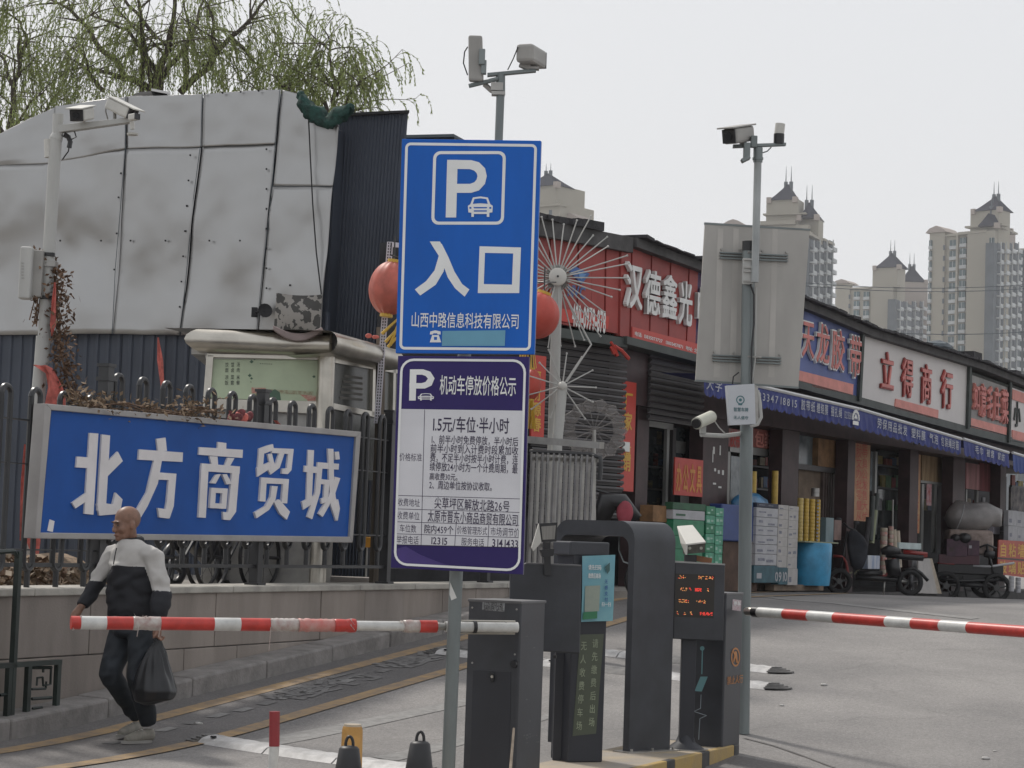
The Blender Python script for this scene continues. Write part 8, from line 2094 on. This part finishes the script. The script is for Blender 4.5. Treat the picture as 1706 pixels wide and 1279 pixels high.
mb.prism([sp(x, y, .07) for x, y in apr], (0, .14, 0)); q = baked(mb, .03, 6, .7)
for i, p in enumerate(q.v): q.v[i] = tuple(Vector(p) + AX * .05 * mn.noise(Vector(p) * 4))
obj('winter_apron', q, mat('apron_cloth', (.018, .02, .028), .75, var=.25, scale=6), t, smooth='all')
mb = MB(); mb.tube([sp(1405, 872), sp(1398, 862)], .008, 6); mb.ell(sp(1397, 860), (.05, .02, .035), 10, 6); obj('mirror', mb, M_BLK, t)
mb = MB(); mb.tube([sp(1424, 878), sp(1427, 868)], .008, 6); mb.ell(sp(1427, 866), (.05, .02, .035), 10, 6); obj('mirror', mb, M_BLK, t)
mb = MB()
for k in range(7):
    mb.tube([sp(1374 + k * 5, 888, SN - .05), sp(1375 + k * 5, 905, SN - .05)], .005, 4)
for k in range(4): mb.tube([sp(1373, 889 + k * 5, SN - .05), sp(1406, 890 + k * 5, SN - .05)], .005, 4)
obj('front_basket', mb, M_BLK, t)
for x0, y0, x1, y1 in ((1420, 948, 1412, 958), (1432, 942, 1428, 958)): tubeo('hose', [(x0, y0), ((x0 + x1) / 2 - 6, (y0 + y1) / 2), (x1, y1)], .012, mat('olive_hose', (.2, .2, .13), .5))
# ---- loaded cargo tricycle
DSC[0] = 40.0; ZO[0] = H(8, 40.0) - at(1620, 995, 40.0).z
t = thing('cargo_tricycle', 'dark cargo tricycle loaded high, parked near the right picture edge', 'tricycle', sp(1615, 995))
for x, y in ((1576, 972), (1640, 968), (1660, 975)): wheel(t, sp(x, y, -(.3 if x == 1640 else 0)), AX, .27, .09, m=M_TYRE)
TF = FR(1560, 40.0, 1690, 40.0)
rbx = lambda nm, x0, y0, x1, y1, m, n0, n1, bv=.01: (lambda mb: obj(nm, mb, m, t, bevel=bv))(MB().fb(TF, TF.px(x0, (y0 + y1) / 2, n1)[0], TF.px(x1, (y0 + y1) / 2, n1)[0], TF.px((x0 + x1) / 2, y1, n1)[1], TF.px((x0 + x1) / 2, y0, n1)[1], n0, n1))
rbx('chassis_box', 1590, 956, 1655, 978, M_BLK, SN - .6, SN - .1); rbx('cargo_bed', 1562, 940, 1672, 956, M_BLK, SN - .8, SN); rbx('bed_side', 1564, 924, 1632, 940, mat('maroon_paint', (.07, .018, .03), .4, var=.2), SN - .02, SN + .01)
tubeo('frame', [(1556, 958), (1600, 964), (1680, 962)], .03, M_BLK); tubeo('fork', [(1660, 975), (1650, 930), (1644, 905)], .025, M_BLK); tubeo('handlebar', [(1632, 908), (1645, 903), (1660, 910)], .018, M_BLK)
tubeo('saddle', [(1640, 918), (1656, 921)], .07, M_BLK); tubeo('white_bar', [(1621, 939), (1650, 940), (1690, 934)], .022, M_WCART); tubeo('chain_case', [(1600, 970), (1640, 972)], .04, M_BLK)
tubeo('red_bar', [(1562, 934), (1590, 936)], .012, M_SRED)
for x in (1590, 1604): tubeo('stay', [(x, 956), (x + 6, 990)], .014, M_BLK)
M_WRAP = mat('plastic_wrap', (.30, .28, .27), .35, col2=(.17, .16, .16), var=.14, scale=3, bump=.4, bscale=7)
t = thing('wrapped_bale', 'big grey plastic-wrapped bale lashed on top of the tricycle load', 'bale', sp(1622, 880, SN - .4))
mb = MB(); c0, c1 = sp(1582, 858, SN - .4), sp(1662, 860, SN - .4)
mb.tube([c0 - V(.07, 0, 0), c0, c0.lerp(c1, .15), c0.lerp(c1, .5), c0.lerp(c1, .8), c0.lerp(c1, .93), c1 - V(0, 0, .12)], [.08, .2, .27, .285, .27, .2, .06], 30)
mb.v = [tuple(Vector(p) + V(mn.noise(Vector(p) * 2.2), mn.noise(Vector(p) * 2.2 + V(5, 5, 5)), mn.noise(Vector(p) * 2.6 + V(1, 9, 2))) * .09 + (Vector(p) - c0).normalized() * .06 * mn.noise(Vector(p) * 6)) for p in mb.v]
obj('bundle', mb, M_WRAP, t, smooth='all')
mb = MB(); c = c0.lerp(c1, .18); mb.tube([c + (AX * math.cos(a) + V(0, 0, 1) * math.sin(a)) * .295 + V(.09 * math.sin(a), 0, 0) for a in [2 * PI * k / 20 for k in range(21)]], .008, 4, cap=False); obj('lashing', mb, M_WCART, t)
t = thing('floral_bale', 'lower bale of pale floral cloth under the wrapped bale', 'bale', sp(1618, 922, SN - .35))
mb = MB(); mb.fb(TF, TF.px(1582, 900)[0], TF.px(1658, 905)[0], TF.px(1620, 924)[1], TF.px(1620, 882)[1], -.6, -.1)
q = baked(mb, .05, 4); q.v = [tuple(Vector(p) + AX * .06 * mn.noise(Vector(p) * 3)) for p in q.v]; obj('bundle', q, mat('floral_cloth', (.36, .29, .26), .8, col2=(.17, .13, .11), scale=9), t, smooth='all')
M_PLUM = mat('plum_box', (.07, .028, .05), .5, var=.25, scale=6)
carton(1577, 898, 1612, 927, .02, .3, fr=TF, m=M_PLUM, label='plum coloured box on the left of the tricycle load', group='plum boxes on the tricycle', marks=1, mm=M_MAROON); carton(1612, 900, 1632, 926, .02, .3, fr=TF, m=M_PLUM, label='smaller plum coloured box on the tricycle load', group='plum boxes on the tricycle', marks=1, mm=M_WCART)
t = thing('round_pot', 'two dark round pots sitting on the plum box of the tricycle', 'pots', sp(1600, 897, SN - .05))
for x, r in ((1592, .1), (1607, .13)): mb = MB(); mb.ell(sp(x, 893, SN - .05), (r, r, r * .8), 14, 10); obj('pot', mb, M_BLK, t, smooth='all')
carton(1655, 868, 1676, 890, -.2, .1, mat('white_plum_box', (.4, .37, .42), .5, var=.06), 'pale lilac box beside the wrapped bale end', 'boxes near the right edge', marks=0)
carton(1658, 858, 1678, 868, -.2, .1, mat('dark_red_box', (.16, .02, .025), .5, var=.1), 'dark red box lid above the pale lilac box', 'boxes near the right edge', marks=0)
for k, (x0, y0, x1, y1) in enumerate(((1680, 850, 1694, 876), (1694, 852, 1712, 878), (1680, 876, 1695, 902), (1695, 878, 1712, 904), (1712, 850, 1730, 904))):
    carton(x0, y0, x1, y1, .1, .1, M_WCART, ['upper left', 'upper right', 'lower left', 'lower right', 'outermost'][k] + ' white bottle carton stacked behind the orange-red placard', 'white bottle cartons at the right edge', marks=1, mm=M_INKB)
t = thing('wallpaper_placard', 'red placard with big yellow characters propped at the right picture edge', 'placard', SF.W(*SF.px(1690, 962, .3), .3))
PQ = SF.off(.3)
mb = MB(); mb.fp(PQ, [PQ.px(x, y) for x, y in ((1662, 956), (1740, 966), (1742, 904), (1664, 899))], -.02, 0); obj('board', mb, mat('placard_red', (.42, .06, .03), .5, var=.1), t)
mb = MB(); mb.fp(PQ, [PQ.px(x, y, .003) for x, y in ((1662, 931), (1741, 937), (1741, 934), (1662, 928))], 0, .003); obj('gap_line', mb, M_MAROON, t)
for i, ch in enumerate('自粘墙布'): textpx(PQ, ch, (1665 + i * 15, 927 + i * .6), (1678 + i * 15, 905 + i * .6), M_YLET, t, n=.004, bold=.02, name='letter')
for i, ch in enumerate('玻璃贴膜'): textpx(PQ, ch, (1665 + i * 15, 955 + i * .8), (1678 + i * 15, 934 + i * .8), M_YLET, t, n=.004, bold=.02, name='letter')
stackrolls(1685, 9, 962, 985, 1.1, M_WCART, 'white roll standing under the placard, left one', 'white rolls under the placard'); stackrolls(1696, 9, 964, 987, 1.1, M_WCART, 'white roll standing under the placard, right one', 'white rolls under the placard')
# ================================================================== WALKING MAN
DM = 15.2
def mp(x, y, dd=0.0): return at(x, y, DM + dd)
M_SKIN = mat('skin', (.25, .135, .092), .5, var=.16, scale=16); M_JBLK = mat('jacket_black', (.014, .015, .02), .8, var=.12, scale=7, bump=.15, bscale=18)
M_JGRY = mat('jacket_grey', (.50, .485, .465), .85, var=.05, scale=9, bump=.12, bscale=22); M_TROU = mat('trousers_navy', (.016, .021, .028), .8, var=.15, scale=7, bump=.15, bscale=18)
M_SHOE = mat('shoe_beige', (.27, .255, .22), .7, var=.12, scale=20); M_SHOE2 = mat('shoe_sole', (.3, .29, .27), .7)
HD = V(-.70, -.714, 0).normalized()         # heading
SDE = V(-HD.y, HD.x, 0)                     # his left... (points right-near in the picture)
if SDE.x < 0: SDE = -SDE
foot0 = mp(240, 1228); man = thing('person', 'bald man in a grey and black jacket walking with a black plastic bag', 'person', V(foot0.x, DM, H(foot0.x, DM)))
gz = H(foot0.x, DM)
# joints measured off the picture; SDE side = his left (nearer, right in the picture)
nk = mp(216, 902, .03); hc = mp(209, 872, -.02)
shL, shR = mp(258, 923, -.12), mp(187, 920, .14)
elL, wrL = mp(269, 985, -.16), mp(263, 1042, -.24)
elR, wrR = mp(160, 974, .10), mp(134, 1012, -.02)
hipL, hipR = mp(240, 1052, -.07), mp(206, 1050, .09)
knL, anL = mp(232, 1132, -.20), mp(247, 1207, -.02)
knR, anR = mp(184, 1122, -.12), mp(228, 1196, .22)
# ---- body: one continuous skin (head, neck, torso core, arms, hands, legs)
b = MB()
fwd = V(-.76, -.65, 0).normalized(); fs_ = V(-fwd.y, fwd.x, 0)     # face direction: turned towards the left of the picture
if fs_.x < 0: fs_ = -fs_
HM = Matrix((fs_, -fwd, V(0, 0, 1))).transposed()      # local x = his side, -y = face, z = up
tilt = Matrix.Rotation(R(8), 3, fs_)
HM = tilt @ HM
hl = lambda x, y, z: hc + HM @ V(x, y, z)
b.ell(hl(0, .022, .032), (.076, .096, .088), 24, 16, HM)            # cranium
b.ell(hl(0, -.008, -.02), (.067, .082, .082), 20, 14, HM)         # face
b.ell(hl(0, -.028, -.078), (.050, .052, .042), 18, 12, HM)        # jaw
b.ell(hl(0, -.066, -.098), (.026, .022, .02), 12, 8, HM)        # chin
b.ell(hl(0, -.082, -.022), (.013, .018, .03), 10, 8, HM); b.ell(hl(0, -.094, -.04), (.018, .015, .013), 10, 8, HM)   # nose
b.ell(hl(0, -.077, .018), (.048, .011, .010), 12, 8, HM)          # brow
b.ell(hl(0, -.08, -.072), (.026, .014, .010), 10, 6, HM)          # lips
for s in (-1, 1):
    b.ell(hl(s * .045, -.058, -.035), (.024, .024, .024), 10, 8, HM); b.ell(hl(s * .077, .012, -.015), (.011, .022, .034), 10, 8, HM)
b.tube([hl(0, .02, -.05), nk, nk - V(0, 0, .07)], [.055, .056, .07], 16)
ctr = (shL + shR) / 2; hc2 = (hipL + hipR) / 2
b.tube([nk - V(0, 0, .03), ctr - V(0, 0, .05), ctr.lerp(hc2, .5), hc2], [.07, .12, .11, .11], 16)
for sh, el, wr in ((shL, elL, wrL), (shR, elR, wrR)): b.tube([ctr.lerp(sh, .6), sh, el, wr], [.05, .05, .04, .027], 12)
for hp, kn, an in ((hipL, knL, anL), (hipR, knR, anR)): b.tube([hc2, hp, kn, an], [.08, .075, .05, .035], 12)
def hand(b, wr, d, palm_n, curl, size=1.0, spread=.1):
    """palm box and five bent fingers; d = direction of the hand, palm_n = palm normal"""
    d = d.normalized(); s = d.cross(palm_n).normalized(); pn = s.cross(d).normalized()
    P = lambda a, c, e: wr + (d * a + s * c + pn * e) * size
    b.tube([P(-.02, 0, 0), P(.02, 0, 0), P(.05, 0, 0), P(.085, .0, 0)], [.026 * size, .029 * size, .033 * size, .028 * size], 10)
    for i, (o, L) in enumerate(((-.03, .068), (-.010, .078), (.010, .074), (.029, .058))):
        p = P(.08, o, 0); dd = d.copy(); pts = [P(.05, o * .8, 0), p]; 
        for k in range(3):
            a = curl[k]; ax = s; dd = Matrix.Rotation(a, 3, ax) @ dd; p = p + (dd + s * spread * (o / .03) * .3).normalized() * L * size * (.42, .32, .26)[k]; pts.append(p)
        b.tube(pts, [.010 * size, .0098 * size, .009 * size, .0082 * size, .0068 * size], 8)
    t0 = P(.015, -.025, 0); t1 = P(.045, -.052, .012); t2 = P(.07, -.058, .028); t3 = P(.09, -.052, .04); b.tube([t0, t1, t2, t3], [.014 * size, .0125 * size, .0105 * size, .008 * size], 8)
hand(b, wrR, V(-.50, -.2, -.84), V(.8, .1, -.55), (.35, .45, .4))
hand(b, wrL, V(-.05, -.05, -1), V(-.9, -.4, 0), (-.9, -1.2, -.8))
q = baked(b, .0065, 3, .5)
obj('body', q, M_SKIN, man, smooth='all')
# face details
for s in (-1, 1):
    mb = MB(); mb.ell(hl(s * .029, -.0795, -.004), (.0125, .006, .0045), 10, 6, HM); obj('eye', mb, mat('eye_dark', (.03, .02, .018), .3), man, smooth='all')
    mb = MB(); mb.tube([hl(s * .014, -.0935, .016), hl(s * .03, -.091, .0225), hl(s * .047, -.08, .017)], .0035, 6); obj('eyebrow', mb, mat('eyebrow', (.07, .045, .035), .8), man, smooth='all')
mb = MB(); mb.tube([hl(-.02, -.088, -.0735), hl(0, -.0955, -.071), hl(.02, -.088, -.0735)], .0028, 6); obj('mouth_line', mb, mat('lip_dark', (.2, .07, .06), .5), man, smooth='all')
# ---- jacket
j = MB()
def sect(c, rx, ry, side, n=20):
    f = V(-side.y, side.x, 0); return [c + side * rx * math.cos(2 * PI * k / n) + f * ry * math.sin(2 * PI * k / n) for k in range(n)]
tor = V(.97, -.22, 0).normalized()
# loft of the torso, from hem to collar
hem = (mp(222, 1026) + V(0, 0, 0)); sects = []
for (x, y, w, dp) in ((222, 1027, 86, .135), (222, 1018, 94, .148), (224, 1000, 96, .152), (224, 975, 92, .15), (224, 950, 89, .145), (224, 930, 85, .135), (223, 916, 74, .115), (221, 907, 56, .095), (218, 899, 36, .075)):
    c = mp(x, y); sects.append(sect(c, w / 2 * DM / FPX, dp, tor))
vs = [p for s in sects for p in s]; n = 20; fs = [(i * n + k, i * n + (k + 1) % n, (i + 1) * n + (k + 1) % n, (i + 1) * n + k) for i in range(len(sects) - 1) for k in range(n)]
fs += [tuple(reversed(range(n))), tuple((len(sects) - 1) * n + k for k in range(n))]
j.add(vs, fs)
j.tube([ctr.lerp(shL, .5), shL + V(-.012, 0, -.01), shL.lerp(elL, .5), elL, elL.lerp(wrL, .35), elL.lerp(wrL, .62), wrL.lerp(elL, .12)], [.07, .068, .066, .064, .072, .064, .043], 16)
j.tube([ctr.lerp(shR, .5), shR + V(.012, 0, -.01), shR.lerp(elR, .5), elR, elR.lerp(wrR, .45), wrR.lerp(elR, .08)], [.075, .072, .064, .062, .058, .040], 16)
q = baked(j, .0095, 4, .5)
# folds
for i, p in enumerate(q.v):
    P = Vector(p); q.v[i] = tuple(P + V(mn.noise(P * 9), mn.noise(P * 9 + V(3, 3, 3)), mn.noise(V(P.x * 6, P.y * 6, P.z * 16))) * .010 + (P - mp(224, 960)).normalized() * .022 * mn.noise(V(P.x * 9 + P.z * 9, P.y * 6, P.z * 15 - P.x * 8)))
CT = CR.transposed()
zy = mp(225, 943).z; zL = mp(270, 983).z; zR = mp(165, 968).z
xs_, xe = mp(246, 950).x, mp(190, 950).x
for k, f in enumerate(q.f):
    c = Vector((0, 0, 0))
    for v in f: c += Vector(q.v[v])
    c /= len(f); z0 = zy
    if c.x > xs_: z0 = zy + (zL - zy) * min(1, (c.x - xs_) / (mp(262, 950).x - xs_))
    elif c.x < xe: z0 = zy + (zR - zy) * min(1, (xe - c.x) / .09)
    q.m[k] = 1 if c.z > z0 else 0
obj('jacket', q, [M_JBLK, M_JGRY], man, smooth='all')
mb = MB(); cpts = [nk + V(0, 0, .004) + (tor * math.cos(a) * .070 + V(-tor.y, tor.x, 0) * math.sin(a) * .078) + V(0, 0, .014 * math.sin(a)) for a in [2 * PI * k / 20 for k in range(21)]]
mb.tube(cpts, .033, 10, cap=False); obj('collar', mb, M_JBLK, man, smooth='all')
fr_ = V(-tor.y, tor.x, 0); fr_ = fr_ if fr_.y < 0 else -fr_
mb = MB(); zp = [(206, 913), (205, 925), (204, 940)]
mb.tube([mp(x, y) + fr_ * (.126 + .016 * k) for k, (x, y) in enumerate(zp)], .004, 6); obj('zip', mb, M_JBLK, man)
# ---- trousers
j = MB()
j.tube([hc2 + V(0, 0, .07), hc2, hc2 - V(0, 0, .05)], [.125, .145, .12], 16)
j.tube([hc2 + V(.02, 0, .02), hipL + V(0, 0, -.03), hipL.lerp(knL, .5), knL, knL.lerp(anL, .4), knL.lerp(anL, .8), anL + V(0, 0, .012)], [.1, .108, .098, .086, .08, .066, .052], 18)
j.tube([hc2 + V(-.02, 0, .02), hipR + V(0, 0, -.03), hipR.lerp(knR, .5), knR, knR.lerp(anR, .4), knR.lerp(anR, .8), anR + V(0, 0, .01)], [.1, .106, .094, .082, .076, .062, .05], 18)
q = baked(j, .0105, 4, .5)
for i, p in enumerate(q.v):
    P = Vector(p); q.v[i] = tuple(P + V(mn.noise(P * 7), mn.noise(P * 7 + V(3, 3, 3)), mn.noise(V(P.x * 5, P.y * 5, P.z * 20))) * .011 + V(0, -1, 0) * .028 * mn.noise(V(P.x * 10 + P.z * 5, P.y * 5, P.z * 13 - P.x * 12)))
obj('trousers', q, M_TROU, man, smooth='all')
# ---- shoes
def shoe(an, toe, zsole, nm='shoe'):
    d = (toe - an); d.z = 0; L = d.length; d.normalize(); s = V(-d.y, d.x, 0)
    heel = an - d * .06; heel.z = zsole
    j = MB(); P = lambda a, c, z: heel + d * a + s * c + V(0, 0, z)
    j.tube([P(0.02, 0, .045), P(.07, 0, .055), P(.13, 0, .045), P(.19, 0, .033), P(.245, 0, .026)], [.038, .045, .043, .039, .026], 14)
    j.tube([P(.055, 0, .05), P(.06, 0, .095)], [.042, .040], 14)
    q = baked(j, .007, 3); z0 = heel.z + .004
    q.v = [(p[0], p[1], max(p[2], z0)) for p in q.v]
    o = obj(nm, q, M_SHOE, man, smooth='all')
    mb = MB(); pts = [P(.02 + .13 * (1 - math.cos(a)) , .042 * math.sin(a) * (1 + .1 * math.cos(a)), 0) for a in [2 * PI * k / 18 for k in range(18)]]; mb.prism(pts, (0, 0, .02)); obj('sole', mb, M_SHOE2, o)
    for k in range(3):
        mb = MB(); mb.tube([P(.11 + .025 * k, -.022, .082 - .008 * k), P(.115 + .025 * k, 0, .094 - .008 * k), P(.11 + .025 * k, .022, .082 - .008 * k)], .003, 5); obj('lace', mb, M_WLET, o)
    return o
tl = mp(217, 1231, -.12); shoe(anL + V(0, 0, 0), tl, gz + .002)
tr = mp(207, 1211, .1); shoe(anR, tr, H(anR.x, anR.y) + .012)
# ---- black plastic bag
t = thing('plastic_bag', 'full black plastic bag hanging from the walking man\'s hand', 'bag', mp(256, 1172, -.24))
j = MB(); dB = -.26
j.tube([mp(263, 1062, dB), mp(262, 1080, dB), mp(259, 1105, dB), mp(257, 1130, dB), mp(256, 1150, dB), mp(256, 1166, dB), mp(257, 1171, dB)], [.012, .05, .095, .135, .155, .13, .07], 22)
q = baked(j, .010, 3)
for i, p in enumerate(q.v):
    P = Vector(p); a = math.atan2(P.y - DM + .26, P.x - mp(258, 1110, dB).x); k = (P.z - mp(256, 1171, dB).z) / .46
    q.v[i] = tuple(P + V(math.cos(a), math.sin(a), 0) * (.012 * math.sin(a * 11 + P.z * 8) * max(0, k) + .02 * mn.noise(P * 6)) + V(0, 0, .012 * mn.noise(P * 11)))
obj('bag', q, mat('bag_plastic', (.014, .015, .018), .32, var=.1), t, smooth='all')
for s in (-1, 1):
    mb = MB(); mb.tube([mp(263 + s * 6, 1085, dB), mp(263 + s * 3, 1066, dB), mp(263, 1054, dB + .02)], [.02, .008, .006], 8); obj('handle', mb, MATS['bag_plastic'], t, smooth='all')
# ================================================================== HAZE
mb = MB(); mb.hexa([V(-380, -15, -1.2), V(380, -15, -1.2), V(380, 1090, -1.2), V(-380, 1090, -1.2), V(-380, -15, 140), V(380, -15, 140), V(380, 1090, 140), V(-380, 1090, 140)])
hz = obj('haze', mb, [], None)
m = bpy.data.materials.new('haze'); m.use_nodes = True; m.node_tree.nodes.clear()
o_ = m.node_tree.nodes.new('ShaderNodeOutputMaterial'); v_ = m.node_tree.nodes.new('ShaderNodeVolumePrincipled')
v_.inputs['Color'].default_value = (.92, .93, .96, 1); v_.inputs['Density'].default_value = .00024; v_.inputs['Anisotropy'].default_value = 0.2
m.node_tree.links.new(v_.outputs[0], o_.inputs['Volume']); hz.data.materials.append(m); hz['kind'] = 'stuff'
